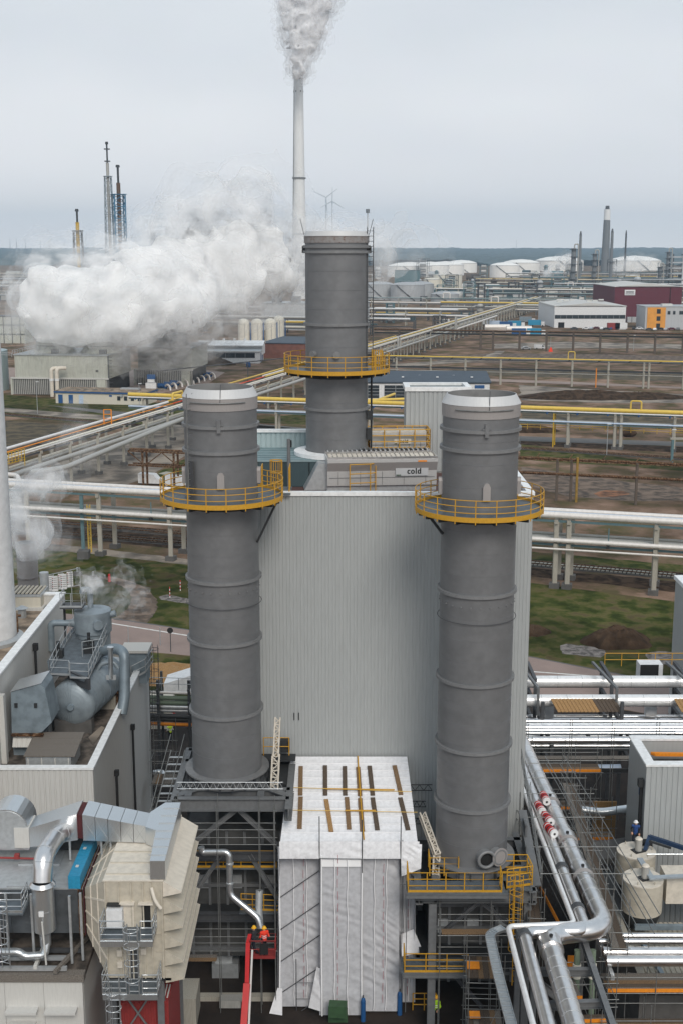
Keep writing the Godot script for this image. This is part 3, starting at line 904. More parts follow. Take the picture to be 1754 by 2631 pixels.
# a ladder from the foot straight up, out says which way its user faces away
func ladder(parent: Node3D, foot: Vector3, top: float, out: Vector3, m: String, w := 0.42, cage := 0.0) -> Node3D:
	var o := node("ladder", parent)
	var s := out.cross(Vector3.UP).normalized() * w * .5
	for k: float in [-1.0, 1.0]: pole(o, "stile", foot + s * k, V(foot.x, top, foot.z) + s * k, .03, m)
	var y := foot.y + .3
	while y < top:
		var c := V(foot.x, y, foot.z)
		pole(o, "rung", c - s, c + s, .018, m)
		y += .34
	if cage > 0.0:
		var c := V(foot.x, 0, foot.z) + out * .36
		y = foot.y + cage
		var q0 := atan2(-out.z, -out.x)
		while y < top + .1:
			wpart("cage_hoop", sh().tube(arc(c + V(0, y, 0), .38, q0 + .7, q0 + TAU - .7, 14), .022, 6), m, o)
			y += .9
		for k in 5:
			var q := q0 + lerpf(.9, TAU - .9, k / 4.0)
			pole(o, "cage_bar", c + V(cos(q) * .38, foot.y + cage, sin(q) * .38), c + V(cos(q) * .38, top, sin(q) * .38), .016, m)
	return o

# a hanging or lying cloth between four corners with folds; a is top left, b top right, c bottom right, d bottom left
func cloth(a: Vector3, b: Vector3, c: Vector3, d: Vector3, nu: int, nv: int, amp: float, sd: int, slant := 0.5, freq := 0.35, sag := 0.0) -> Shape:
	var f := FastNoiseLite.new()
	f.seed = sd; f.frequency = freq; f.fractal_octaves = 2; f.fractal_gain = .35
	f.domain_warp_enabled = true; f.domain_warp_amplitude = 1.2; f.domain_warp_frequency = 0.12; f.domain_warp_fractal_type = FastNoiseLite.DOMAIN_WARP_FRACTAL_NONE
	var up := (d - a).cross(b - a).normalized()
	var w := a.distance_to(b)
	var h := a.distance_to(d)
	var pts := []
	for j in nv + 1:
		var row := PackedVector3Array()
		for i in nu + 1:
			var u := float(i) / nu
			var v := float(j) / nv
			var x := u * w
			var y := v * h
			var e := minf(minf(u, 1.0 - u) * 8.0, 1.0) * minf(minf(v, 1.0 - v) * 9.0 + .15, 1.0)
			# taut creases run slantwise, finer ones lie across them
			var n := 1.0 - absf(f.get_noise_2d(x * .4 + y * slant * .55, (y - x * slant) * 2.6)) * 2.6
			n *= smoothstep(-.35, .45, f.get_noise_2d(x * .6 + 70.0, y * .45))
			n += .5 * f.get_noise_2d(x * 1.1 + 40.0, y * .5)
			row.append(a.lerp(b, u).lerp(d.lerp(c, u), v) + up * (n * amp * .62 * e) + V(0, -sag * sin(u * PI) * sin(v * PI), 0))
		pts.append(row)
	var s := sh()
	var nm := []
	for j in nv + 1:
		var row := PackedVector3Array()
		for i in nu + 1:
			var du: Vector3 = pts[j][mini(i + 1, nu)] - pts[j][maxi(i - 1, 0)]
			var dv: Vector3 = pts[mini(j + 1, nv)][i] - pts[maxi(j - 1, 0)][i]
			var m := dv.cross(du).normalized()
			row.append(m if m.dot(up) > 0.0 else -m)
		nm.append(row)
	for j in nv:
		for i in nu:
			s.tri(pts[j][i], pts[j][i + 1], pts[j + 1][i + 1], nm[j][i], nm[j][i + 1], nm[j + 1][i + 1])
			s.tri(pts[j][i], pts[j + 1][i + 1], pts[j + 1][i], nm[j][i], nm[j + 1][i + 1], nm[j + 1][i])
	return s

func build_tent() -> void:
	var o := thing("scaffold_tent", "tall scaffold enclosure wrapped in white plastic sheeting against the ribbed wall", "scaffold enclosure", V(.5, 0, -72.5))
	var x0 := -3.62
	var x1 := 4.5
	var bl := V(x0 + .35, 13.6, -76.6)
	var br := V(x1 - .25, 13.6, -76.6)
	var fl := V(x0, 11.5, -68.9)
	var fr := V(x1, 11.5, -68.9)
	# roof in eleven overlapping lengths of sheet
	var k := 11
	for i in k:
		var t0 := float(i) / k
		var t1 := float(i + 1) / k + .012
		var l := V(0, .02 * (k - i) / k, 0)
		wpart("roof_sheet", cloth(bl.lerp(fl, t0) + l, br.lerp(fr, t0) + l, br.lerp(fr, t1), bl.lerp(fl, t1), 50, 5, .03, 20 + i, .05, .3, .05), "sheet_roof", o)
		if i: wpart("seam_tape", sh().tube([bl.lerp(fl, t0) + V(0, .06, 0), bl.lerp(fl, t0).lerp(br.lerp(fr, t0), .5) + V(0, .03, 0), br.lerp(fr, t0) + V(0, .06, 0)], .025, 6), "tape_white", o)
	# front hem and hanging walls, the middle bay stands proud
	wpart("hem", cloth(fl + V(-.05, .05, .1), fr + V(.1, .05, .1), fr + V(.1, -1.0, .22), fl + V(-.05, -1.0, .22), 60, 6, .10, 61, .3, .6), "sheet_roof", o)
	wpart("hem_flap", cloth(V(3.5, 11.4, -68.75), V(4.75, 11.4, -68.75), V(4.7, 9.9, -68.6), V(3.55, 9.4, -68.6), 14, 14, .12, 62, .7, .6), "sheet_roof", o)
	var bays := [
		[-3.72, -1.24, -69.75, 10.9, .62, 3, .10], [-1.22, 1.17, -68.85, 10.75, .35, 5, .055],
		[1.2, 3.45, -69.25, 10.75, .72, 7, .12], [3.45, 4.5, -70.2, 10.2, .4, 9, .08]]
	for b: Array in bays:
		var z: float = b[2]
		var top: float = b[3]
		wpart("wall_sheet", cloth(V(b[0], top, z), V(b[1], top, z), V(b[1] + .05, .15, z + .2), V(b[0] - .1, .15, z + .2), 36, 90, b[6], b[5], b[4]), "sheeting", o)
		for u: float in [.34, .66]:
			var px := lerpf(b[0], b[1], u)
			var line := []
			for j in 14: line.append(V(px + .03 * sin(j * 1.7 + b[5]), lerpf(top, .3, j / 13.0), z + .13 + .2 * j / 13.0 + .03 * sin(j * 2.3)))
			wpart("sheet_seam", sh().tube(line, .03, 6), "tape_white", o)
		for j in 13:
			var px := lerpf(b[0], b[1], .58 if b[5] != 5 else .42)
			var ya := lerpf(top, .6, j / 13.0)
			bar(o, "red_line", V(px + .02 * sin(j * 2.0), ya, z + .15 + .2 * j / 13.0), V(px + .02 * sin(j * 2.0 + 1), ya - .55, z + .15 + .2 * (j + 1) / 13.0), .022, .01, "tape_red")
	# side and return walls
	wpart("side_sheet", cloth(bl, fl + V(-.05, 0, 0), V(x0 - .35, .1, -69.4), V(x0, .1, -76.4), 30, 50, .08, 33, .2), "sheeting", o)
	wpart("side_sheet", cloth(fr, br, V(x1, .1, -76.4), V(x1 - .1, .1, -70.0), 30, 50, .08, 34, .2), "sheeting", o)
	wpart("top_panel", sh().quad(V(-1.2, 10.72, -68.78), V(1.14, 10.72, -68.78), V(1.14, 9.95, -68.74), V(-1.2, 9.95, -68.74), Vector3.BACK), "tape_white", o)
	for x: float in [-1.22, 1.17]:
		var z := -68.8
		wpart("return_sheet", cloth(V(x, 10.7, -69.8), V(x, 10.7, z), V(x, .15, z + .15), V(x, .15, -69.8), 8, 50, .05, 44, .5), "sheeting", o)
		wpart("edge_tape", sh().tube([V(x + .05, 10.7, z + .1), V(x + .02, 5.0, z + .17), V(x + .05, .2, z + .3)], .05, 6), "tape_white", o)
	wpart("edge_tape", sh().tube([V(-3.75, 10.8, -69.6), V(-3.72, 5.0, -69.5), V(-3.8, .2, -69.35)], .06, 6), "tape_white", o)
	# scaffold poles that show on the outside
	for p: Array in [[-1.3, 11.9 + 1.3, -68.7], [1.22, 13.0, -68.66], [3.5, 13.2, -68.7]]:
		pole(o, "scaffold_pole", V(p[0], 9.6, p[2]), V(p[0], p[1], p[2]), .03, "steel")
	for p: Array in [[3.62, 11.6, -68.9], [3.9, 11.2, -68.9]]: pole(o, "scaffold_pole", V(p[0], .2, p[2]), V(p[0], p[1], p[2]), .025, "steel_light")
	for j in 4: pole(o, "scaffold_pole", V(3.5, 11.0 - j * .75, -68.85), V(3.95, 11.0 - j * .75, -68.85), .02, "steel_light")
	pole(o, "scaffold_pole", V(-1.3, 10.55, -68.64), V(1.22, 10.5, -68.64), .024, "steel_light")
	for j in 5:
		var y := 9.3 - j * 2.12
		pole(o, "diagonal_brace", V(-3.68, y - 1.75, -69.5 + j * .04), V(-1.32, y, -69.5 + j * .04), .03, "steel")
	pole(o, "scaffold_pole", V(-2.75, .1, -69.2), V(-2.75, 3.6, -69.2), .025, "steel")
	for y: float in [.9, 2.0]: pole(o, "scaffold_pole", V(-2.75, y, -69.2), V(-1.35, y, -69.2), .022, "steel_light")
	wpart("loose_flap", cloth(V(-1.5, 3.2, -69.0), V(-1.25, 3.2, -68.8), V(-1.25, .5, -68.5), V(-2.0, .5, -68.9), 10, 20, .1, 71, .8), "sheet_roof", o)
	wpart("loose_flap", cloth(V(3.6, 4.9, -69.8), V(4.4, 5.2, -69.9), V(5.0, 3.9, -69.4), V(3.6, 3.9, -69.0), 12, 12, .14, 72, .8), "sheet_roof", o)
	wpart("loose_flap", cloth(V(-3.9, 1.6, -69.3), V(-3.6, 1.6, -69.2), V(-3.6, .1, -68.7), V(-4.4, .1, -68.9), 10, 10, .1, 73, .8), "sheet_roof", o)
	# planks and straps that weigh the roof down
	var n := 0
	for q: Array in [
		[V(-2.6, 13.39, -75.56), V(-2.55, 12.64, -72.86), "plank", "grey brown plank at the head of the tent roof, furthest from the yellow pipe on the cream mast side"],
		[V(-1.04, 13.41, -75.64), V(-1, 12.64, -72.86), "plank_dark", "dark plank on the upper half of the tent roof, second from the cream mast"],
		[V(0.2, 13.39, -75.56), V(0.22, 12.64, -72.86), "plank_dark", "plank on the upper half of the tent roof just beside the yellow pipe"],
		[V(1.06, 13.37, -75.48), V(1.14, 12.63, -72.82), "plank", "plank lying under the yellow pipe on the upper half of the tent roof"],
		[V(1.79, 13.4, -75.6), V(1.93, 12.64, -72.86), "plank_dark", "dark plank on the upper tent roof between yellow pipe and right stack"],
		[V(3.39, 13.41, -75.64), V(3.69, 12.66, -72.9), "plank", "slanting brown plank on the upper tent roof nearest the right stack"],
		[V(-2.52, 12.6, -72.7), V(-2.51, 11.83, -69.92), "plank", "plank on the lower half of the tent roof nearest the cream mast"],
		[V(-0.95, 12.54, -72.47), V(-0.6, 11.76, -69.66), "timber", "light brown slanting plank on the lower half of the tent roof"],
		[V(0.32, 12.59, -72.66), V(0.45, 11.82, -69.88), "plank", "slim brown plank on the lower tent roof beside the yellow pipe"],
		[V(1.14, 12.56, -72.55), V(1.25, 11.77, -69.7), "plank", "plank under the yellow pipe at the front edge of the tent roof"],
		[V(1.92, 12.58, -72.62), V(2.14, 11.8, -69.81), "plank_dark", "dark slanting plank on the lower tent roof beyond the yellow pipe"],
		[V(3.63, 12.58, -72.62), V(3.98, 11.8, -69.81), "plank_dark", "dark plank at the lower corner of the tent roof below the right stack"]]:
		var s := bar(self, "roof_plank", q[0], q[1], .28, .06, q[2])
		tag(s, q[3], "plank", "planks weighing down the plastic roof")
	var pipe := thing("yellow_pipe_frame", "thin yellow pipe cross lying over the planks of the tent roof", "scaffold pipe", V(1.1, 12.5, -72))
	for q: Array in [[V(1.05, 13.73, -76.41), V(1.16, 12.7, -72.7)], [V(1.16, 12.7, -72.7), V(1.32, 11.68, -68.82)], [V(-0.98, 12.87, -73.3), V(3.3, 12.84, -73.22)], [V(0.21, 12.33, -71.34), V(2.08, 12.33, -71.34)]]:
		pole(pipe, "pipe", q[0], q[1], .045, "yellow")
	for q: Array in [[V(-3.06, 12.87, -73.5), V(4.38, 12.76, -73.1)], [V(-3.44, 12.31, -71.46), V(4.63, 12.25, -71.27)]]:
		pole(pipe, "strap", q[0], q[1], .02, "strap")
	var crate := solo("green_tarpaulin_box", sh().box(V(-0.21, 1.2, -67.68), V(1.05, .75, .7), Basis(Vector3.UP, -.08)).box(V(-0.21, 0.4, -68.44), V(1.15, .7, .8)), "green", "dark green covered box at the foot of the plastic sheeting", "box")
	var n1 := 0
	for q: Array in [[V(1.3, 0, -68.29), "tall blue gas cylinder leaning by the middle bay of the plastic sheeting"], [V(3.55, 0, -68.95), "blue gas cylinder at the sheeting's corner nearest the yellow gate"]]:
		var p: Vector3 = q[0]
		var c := thing("gas_cylinder", q[1], "gas cylinder", p, 0.0, "gas cylinders by the tent")
		part("body", sh().lathe([Vector2(.01, 0), Vector2(.15, 0), Vector2(.15, 1.35), Vector2(.11, 1.52), Vector2(.04, 1.58)], 14), "blue", c)
		part("valve", sh().cone(V(0, 1.56, 0), V(0, 1.74, 0), .05, .04, 8), "steel", c)

# a lattice mast with four chords and zigzag lacing
func lattice(o: Node3D, a: Vector3, b: Vector3, w: float, bays: int, m: String, r := .035, taper := 1.0) -> void:
	var k := Shape.look(a, b)
	var s := sh()
	var cs: Array = []
	for q: Vector2 in [Vector2(-1, -1), Vector2(1, -1), Vector2(1, 1), Vector2(-1, 1)]:
		var e := (k.x * q.x + k.y * q.y) * w * .5
		bar(o, "chord", a + e, b + e * taper, r * 2, r * 2, m)
		cs.append(e)
	for i in bays:
		var t0 := float(i) / bays
		var t1 := float(i + 1) / bays
		for j in 4:
			var e0: Vector3 = cs[j] * lerpf(1, taper, t0)
			var e1: Vector3 = cs[(j + 1) % 4] * lerpf(1, taper, t1)
			if (i + j) % 2:
				e0 = cs[(j + 1) % 4] * lerpf(1, taper, t0)
				e1 = cs[j] * lerpf(1, taper, t1)
			s.beam(a.lerp(b, t0) + e0, a.lerp(b, t1) + e1, r * 1.1, r * 1.1)
			s.beam(a.lerp(b, t0) + cs[j] * lerpf(1, taper, t0), a.lerp(b, t0) + cs[(j + 1) % 4] * lerpf(1, taper, t0), r * 1.1, r * 1.1)
	wpart("lacing", s, m, o)

# scaffolding: xs, zs pole lines, ys lift heights; decks are [level, x0, x1, z0, z1]
func scaffold(called: String, label: String, c: Vector3, turn: float, xs: Array, zs: Array, y0: float, top: float, ys: Array, decks: Array, braces := true, toe := "") -> Node3D:
	var o := thing(called, label, "scaffold", c, turn, "tube scaffolds of the building site")
	var e := o.global_transform
	for x: float in xs:
		for z: float in zs: pole(o, "standard", e * V(x, y0, z), e * V(x, top + rng.randf() * .6, z), .026, "scaffold")
	for y: float in ys:
		for z: float in zs:
			pole(o, "ledger", e * V(xs[0] - .15, y, z), e * V(xs[-1] + .15, y, z), .024, "scaffold")
			pole(o, "guard_rail", e * V(xs[0] - .1, y + .95, z), e * V(xs[-1] + .1, y + .95, z), .022, "scaffold")
		for x: float in xs: pole(o, "transom", e * V(x, y, zs[0] - .1), e * V(x, y, zs[-1] + .1), .024, "scaffold")
	for d: Array in decks:
		var along: bool = absf(d[2] - d[1]) > absf(d[4] - d[3])
		var wd: float = absf(d[4] - d[3]) if along else absf(d[2] - d[1])
		var k := maxi(1, int(wd / .3))
		for i in k:
			var t := (i + .5) / k
			var m: String = ["plank_grey", "plank_dark", "plank_grey", "plank", "plank_dark"][rng.randi() % 5]
			var y: float = d[0] + .05 + rng.randf() * .02
			if along: bar(o, "plank", e * V(d[1], y, lerpf(d[3], d[4], t)), e * V(d[2], y, lerpf(d[3], d[4], t)), wd / k - .02, .05, m)
			else: bar(o, "plank", e * V(lerpf(d[1], d[2], t), y, d[3]), e * V(lerpf(d[1], d[2], t), y, d[4]), wd / k - .02, .05, m)
		if toe: bar(o, "toe_board", e * V(d[1], d[0] + .13, d[4] + .03), e * V(d[2], d[0] + .13, d[4] + .03), .04, .2, toe)
	if braces:
		for i in xs.size() - 1:
			pole(o, "brace", e * V(xs[i], ys[0], zs[-1] + .05), e * V(xs[i + 1], ys[-1], zs[-1] + .05), .022, "scaffold")
	return o

func build_steel() -> void:
	# frame under the left stack
	var x0 := -10.1
	var x1 := -3.15
	var z0 := -70.7
	var z1 := -78.2
	var y := 13.46
	var o := thing("stack_frame", "grey steel frame on tall columns that carries the left stack", "steel frame", V(-6.6, 0, -74.4))
	for b: Array in [[x0, z0, x1, z0], [x0, z1, x1, z1], [x0, z0 + .3, x0, z1 - .3], [x1, z0 + 1.5, x1, z1 - .3], [x0, -72.0, x1, -72.0], [x0, -76.4, x1, -76.4], [-9.3, z0 - .3, -9.3, z1], [-4.9, z0 - .3, -4.9, z1]]:
		wpart("beam", sh().ibeam(V(b[0], y - .4, b[1]), V(b[2], y - .4, b[3]), .42, .8), "steel_light", o)
	wpart("end_plate", sh().box(V(x0 + .15, y - .4, z0 + .24), V(.08, .7, .2)).box(V(x1 - .15, y - .4, z0 + .24), V(.08, .7, .2)), "steel_light", o)
	for p: Vector2 in [Vector2(x0, z0), Vector2(x1 - .1, z0 - .2), Vector2(x0, z1), Vector2(x1, z1)]:
		wpart("column", sh().ibeam(V(p.x, 0, p.y), V(p.x, y - .8, p.y), .4, .4), "steel", o)
	for b: Array in [[-6.3, 12.6, x0 + .2, 9.6], [-6.3, 12.6, x1 - .2, 9.6], [-7.4, 9.5, x0 + .2, 5.6], [-5.6, 9.6, x1 - .2, 5.6]]:
		wpart("brace", sh().ibeam(V(b[0], b[1], z0 - .35), V(b[2], b[3], z0 - .35), .26, .26), "steel_light", o)
	for h: float in [9.5, 5.4]: wpart("beam", sh().ibeam(V(x0, h, z0 - .3), V(x1, h, z0 - .3), .35, .55), "steel", o)
	for p: Array in [[-10.0, -71.2, -8.2, -72.6], [-3.3, -71.2, -5.0, -72.6]]: bar(o, "corner_plate", V(p[0], y - .05, p[1]), V(p[2], y - .05, p[3]), .5, .06, "steel_light")
	for h: float in [9.4, 5.3]: wpart("added_shade_plate", sh().box(V(-6.6, h, -74.6), V(6.8, .08, 7.0)), "steel_dark", o)  # solid plates added to shut out the sky and darken the frame
	wpart("added_shade_plate", sh().box(V(-9.75, 13.3, -74.4), V(.7, .06, 7.2)).box(V(-3.9, 13.3, -75.4), V(1.4, .06, 5.0)), "steel_dark", o)  # added round the stack foot to keep light from above out
	# frame under the right stack
	var q := thing("stack_frame", "grey steel frame on columns that carries the right stack above its yellow railed gallery", "steel frame", V(7.9, 0, -70))
	for b: Array in [[4.3, -67.2, 11.4, -67.2], [4.3, -73.6, 11.4, -73.6], [4.5, -66.8, 4.5, -73.8], [11.1, -66.8, 11.1, -74.5], [5.6, -67, 5.6, -73], [10.1, -67, 10.1, -73]]:
		wpart("beam", sh().ibeam(V(b[0], 8.95, b[1]), V(b[2], 8.95, b[3]), .42, .8), "steel_light", q)
	for p: Vector2 in [Vector2(5.3, -67.0), Vector2(10.9, -67.4), Vector2(4.6, -73.5), Vector2(10.9, -73.5)]:
		wpart("column", sh().ibeam(V(p.x, 0, p.y), V(p.x, 8.6, p.y), .45, .45), "steel_light", q)
	for b: Array in [[8.0, 8.4, 6.0, 6.5], [8.2, 8.4, 10.4, 6.5], [5.6, 5.0, 8.4, 1.5]]:
		wpart("brace", sh().ibeam(V(b[0], b[1], -67.4), V(b[2], b[3], -67.4), .22, .22), "steel", q)
	for h: float in [8.5, 4.2]: wpart("added_shade_plate", sh().box(V(7.9, h, -70.6), V(6.4, .08, 6.4)), "steel_dark", q)  # added plates that keep the space under the right stack dark
	wpart("side_plate", sh().box(V(11.3, 10.2, -71.8), V(.12, 2.4, 1.2)), "steel_light", q)
	bar(q, "strut", V(11.35, 11.4, -73.3), V(11.5, 9.2, -67.8), .5, .1, "steel_light")
	# yellow railed gallery
	var g := thing("gallery", "steel gallery with yellow railings and caged ladder at the right stack's foot", "gallery", V(6.6, 9.5, -67))
	wpart("deck", sh().box(V(6.7, 9.42, -67.2), V(5.9, .1, 1.5)), "deck_steel", g)
	wpart("deck", sh().box(V(10.3, 9.42, -68.4), V(1.6, .1, 3.0)), "deck_steel", g)
	wpart("edge_beam", sh().ibeam(V(3.75, 9.3, -66.5), V(9.7, 9.3, -66.5), .15, .3), "steel_light", g)
	railing(g, [V(3.85, 9.47, -68.0), V(3.85, 9.47, -66.6), V(9.25, 9.47, -66.6), V(9.25, 9.47, -67.4)], "yellow", 1.22, 1.08, 3, true, .036)
	railing(g, [V(5.2, 9.6, -69.4), V(5.2, 9.6, -68.3), V(6.9, 9.6, -68.3), V(6.9, 9.6, -68.9)], "yellow", 1.15, .9, 3, false, .034)
	railing(g, [V(8.6, 9.6, -68.6), V(11.0, 9.6, -68.6), V(11.1, 9.6, -67.2), V(9.6, 9.5, -67.0)], "yellow", 1.2, .9, 3, true, .036)
	ladder(g, V(10.25, 3.4, -66.6), 10.6, V(-.5, 0, .85), "yellow", .5, 2.6)
	# lower gallery
	var g2 := thing("gallery", "short lower gallery with yellow railings beside the foot of the tent", "gallery", V(6, 4.3, -67))
	wpart("deck", sh().box(V(5.5, 4.25, -67.4), V(4.0, .1, 1.6)), "deck_steel", g2)
	wpart("edge_beam", sh().ibeam(V(3.6, 4.12, -66.6), V(7.5, 4.12, -66.6), .15, .28), "steel_light", g2)
	railing(g2, [V(3.7, 4.3, -67.8), V(3.7, 4.3, -66.65), V(7.4, 4.3, -66.65)], "yellow", 1.2, 1.1, 3, true, .034)
	var gate := thing("yellow_gate", "waist high yellow safety gate on the ground beside the worker in green", "gate", V(5.13, 0, -69.4))
	var gp: Vector3 = V(5.13, 0, -69.4)
	railing(gate, [gp + V(-.75, 0, 0), gp + V(.65, 0, 0), gp + V(.75, 0, .6)], "yellow", 1.15, .7, 3, false, .035)
	# boiler casings behind the frames
	casing(V(-6.6, 0, -75.6), V(6.2, 9.6, 5.8), "stiffened boiler casing coloured dark for shade inside the left stack's frame")
	casing(V(8.0, 0, -72.6), V(5.4, 7.6, 5.4), "stiffened boiler casing coloured dark for shade inside the right stack's frame")
	var g3 := thing("gallery", "yellow railed inspection gallery inside the left stack's frame, upper one", "gallery", V(-6.6, 9, -71))
	wpart("deck", sh().box(V(-6.7, 8.62, -71.6), V(5.6, .08, 1.2)), "deck_steel", g3)
	railing(g3, [V(-9.4, 8.66, -71.1), V(-4.0, 8.66, -71.1)], "yellow", 1.1, 1.1, 3, true, .03)
	var g4 := thing("gallery", "short yellow railed gallery above the boom lift's basket inside the left frame", "gallery", V(-4.6, 5.7, -71))
	wpart("deck", sh().box(V(-4.7, 5.72, -71.5), V(3.2, .08, 1.4)), "deck_steel", g4)
	railing(g4, [V(-6.2, 5.75, -71.2), V(-3.4, 5.75, -71.0)], "yellow", 1.1, .7, 3, true, .032)
	# aluminium lattice girder and the lattice masts
	var t := thing("lattice_girder", "silver aluminium lattice girder laid across in front of the left stack's foot", "lattice girder", V(-9.81, 14.69, -70))
	var ga: Vector3 = V(-9.81, 14.77, -70)
	var gb: Vector3 = V(-3.49, 14.77, -70)
	for h: float in [0.0, -.42]: pole(t, "chord", ga + V(0, h, 0), gb + V(0, h, 0), .03, "galvanised")
	for i in 16:
		var a := ga.lerp(gb, i / 16.0)
		var b := ga.lerp(gb, (i + .5) / 16.0)
		var c := ga.lerp(gb, (i + 1) / 16.0)
		pole(t, "lacing", a + V(0, -.42, 0), b, .018, "galvanised")
		pole(t, "lacing", b, c + V(0, -.42, 0), .018, "galvanised")
	var m1 := thing("lattice_mast", "cream lattice mast standing between the left stack and the tent", "mast", V(-4.21, 12.22, -72.3))
	lattice(m1, V(-4.21, 11.93, -72.3), V(-4.01, 15.52, -72.3), .42, 8, "cream_light", .045)
	lattice(m1, V(-4.01, 15.52, -72.3), V(-3.88, 17.93, -72.3), .3, 7, "cream_light", .04)
	var m2 := thing("lattice_mast", "cream lattice mast leaning between the tent and the right stack's foot", "mast", V(5.63, 9.13, -69))
	lattice(m2, V(5.63, 8.99, -69), V(5.72, 10.34, -69.4), .36, 4, "cream_light", .045)
	lattice(m2, V(5.72, 10.34, -69.4), V(4.95, 11.78, -72), .32, 9, "cream_light", .045)
	var wp := thing("wall_platform", "small yellow railed platform on the ribbed wall behind the cream mast", "gallery", V(-4.05, 13.51, -76))
	wpart("deck", sh().box(V(-4.05, 13.81, -76), V(2.2, .1, 1.0)), "steel_dark", wp)
	railing(wp, [V(-4.98, 14.13, -75.6), V(-3.35, 14.13, -75.6)], "yellow", 1.2, .8, 2, false, .03)
	wpart("machine", sh().box(V(-3.62, 14.65, -76), V(.6, .8, .5)), "steel_dark", wp)
	# short lattice brackets on the wall right of the tent
	for i in 3:
		var br := thing("wall_bracket", ["dark lattice bracket on the ribbed wall, top one of three beside the tent", "dark lattice bracket on the ribbed wall, middle one of three beside the tent", "dark lattice bracket on the ribbed wall, bottom one of three beside the tent"][i], "bracket", V(4.6, 12 - i, -76.5), 0.0, "wall brackets beside the tent")
		var yy: float = [11.75, 10.6, 9.4][i]
		var xr: float = [5.9, 5.5, 5.7][i]
		pole(br, "chord", V(4.5, yy, -76.4), V(xr, yy, -76.4), .03, "steel_dark")
		pole(br, "chord", V(4.5, yy - .4, -76.4), V(xr, yy - .4, -76.4), .03, "steel_dark")
		for k in 5: pole(br, "lacing", V(lerpf(4.5, xr, k / 5.0), yy - .4 * (k % 2), -76.4), V(lerpf(4.5, xr, (k + 1) / 5.0), yy - .4 * ((k + 1) % 2), -76.4), .02, "steel_dark")
	# ventilation ducts that drop to the work place
	var d := thing("flexible_duct", "bent silver air duct hanging in front of the left stack's frame", "duct", V(-7, 0, -69.6))
	wpart("pipe", sh().tube(bend(ZZ0([V(-8.4, 10.78, -69.6), V(-8.33, 10.44, -69.6), V(-6.71, 10.57, -69.4), V(-6.69, 7.89, -69.2), V(-4.96, 6.7, -68.6), V(-4.83, 6.13, -68.4)]), .35), .2, 14), "galvanised", d)
	for c: Vector3 in [V(-6.66, 9.83, -69.3), V(-6.68, 8.6, -69.2)]: wpart("joint_ring", sh().cone(c, c + V(0, .08, 0), .23, .23, 14), "galv_dull", d)
	var d2 := thing("flexible_duct", "short upright silver air duct above the red basket", "duct", V(-4.5, 0, -69))
	wpart("pipe", sh().tube(bend([V(-4.93, 8.12, -69.3), V(-4.96, 6.99, -69), V(-4.87, 5.96, -68.7)], .3), .22, 14), "galv_dull", d2)
	# scaffolds in front of the frames
	scaffold("scaffold", "thin scaffold poles before the left stack's frame", V(-6.4, 0, -69.6), 0.0, [-3.4, -1.0, 1.5, 2.4], [-.4, .5], 0.0, 13.6, [4.2, 11.2], [[3.4, -3.2, -1.2, -.3, .4]], false)
	scaffold("scaffold", "scaffold tower of plank decks under the silver pipes, with an orange hatch", V(8.1, 0, -63.6), -.04, [-1.05, .9], [-3.0, -.9, 1.3], 0.0, 7.6, [1.2, 3.3, 5.4], [[5.4, -1.0, .9, -2.8, -.6], [3.3, -1.0, .9, -.7, 1.2], [1.2, -1.0, .9, -.7, 1.4]], true)
	solo("orange_hatch", sh().box(V(7.55, 5.62, -65.3), V(.72, .06, .6), Basis(Vector3.RIGHT, .25)), "orange", "bright orange trapdoor raised on the plank deck beside the pale cable tray", "hatch")
	solo("orange_hatch", sh().box(V(7.5, 3.62, -63.5), V(.6, .06, .5), Basis(Vector3.RIGHT, .25)), "orange", "orange trapdoor one deck lower, above the step ladder", "hatch")
	scaffold("scaffold", "scaffold lifts inside the right stack's frame below the gallery", V(7.8, 0, -66.6), 0.0, [-2.1, .9, 2.6], [-.2, .5], 0.0, 8.6, [4.9, 7.0], [[7.0, -2.0, .8, -.1, .45]], false)
	# straight aluminium stair rails left of the frame
	var st := thing("site_stair", "steep aluminium site stair beside the left stack's frame", "stair", V(-11, 0, -72))
	for k: float in [0.0, .9]:
		pole(st, "hand_rail", V(-11.0 - k, 11.3, -69.6), V(-10.2 - k, 15.0, -77.0), .03, "scaffold")
		pole(st, "stringer", V(-11.0 - k, 10.2, -69.6), V(-10.2 - k, 13.9, -77.0), .04, "scaffold")
	for i in 14: bar(st, "tread", V(-11.0, 10.2, -69.6).lerp(V(-10.2, 13.9, -77.0), i / 14.0), V(-11.9, 10.2, -69.6).lerp(V(-11.1, 13.9, -77.0), i / 14.0), .2, .03, "galv_dull")
	var sr := thing("site_stair", "slim aluminium stair rails running up beside the right stack", "stair", V(11.5, 0, -70))
	for k: float in [0.0, .35, .7]: pole(sr, "hand_rail", V(11.6, 10.0 + k, -67.0), V(11.4, 14.2 + k, -74.8), .028, "scaffold")
	for i in 7: pole(sr, "post", V(11.6, 10.0, -67.0).lerp(V(11.4, 14.2, -74.8), i / 6.0), V(11.6, 10.7, -67.0).lerp(V(11.4, 14.9, -74.8), i / 6.0), .02, "scaffold")
	boom_lift()
	# things lying on the site floor
	solo("concrete_block", sh().extrude(poly([0, 0, 2.1, 0, 2.1, 1.9, 0.1, 1.9]), Transform3D(Basis(), V(-10.82, 0, -67.64)), 0, -2.2), "concrete", "pale concrete block on the ground at the filter house's foot", "concrete block")
	var pal := V(-7.45, 0, -73.44) as Vector3
	solo("machine_skid", sh().box(pal + V(0, .5, 0), V(1.7, 1.0, 1.2)).box(pal + V(-.1, 1.2, 0), V(1.1, .5, .8)).cone(pal + V(-.6, 1.6, 0), pal + V(.5, 1.6, 0), .3, .3, 12), "galv_dull", "grey machine skid under plastic on the dim scaffold floor", "machine")
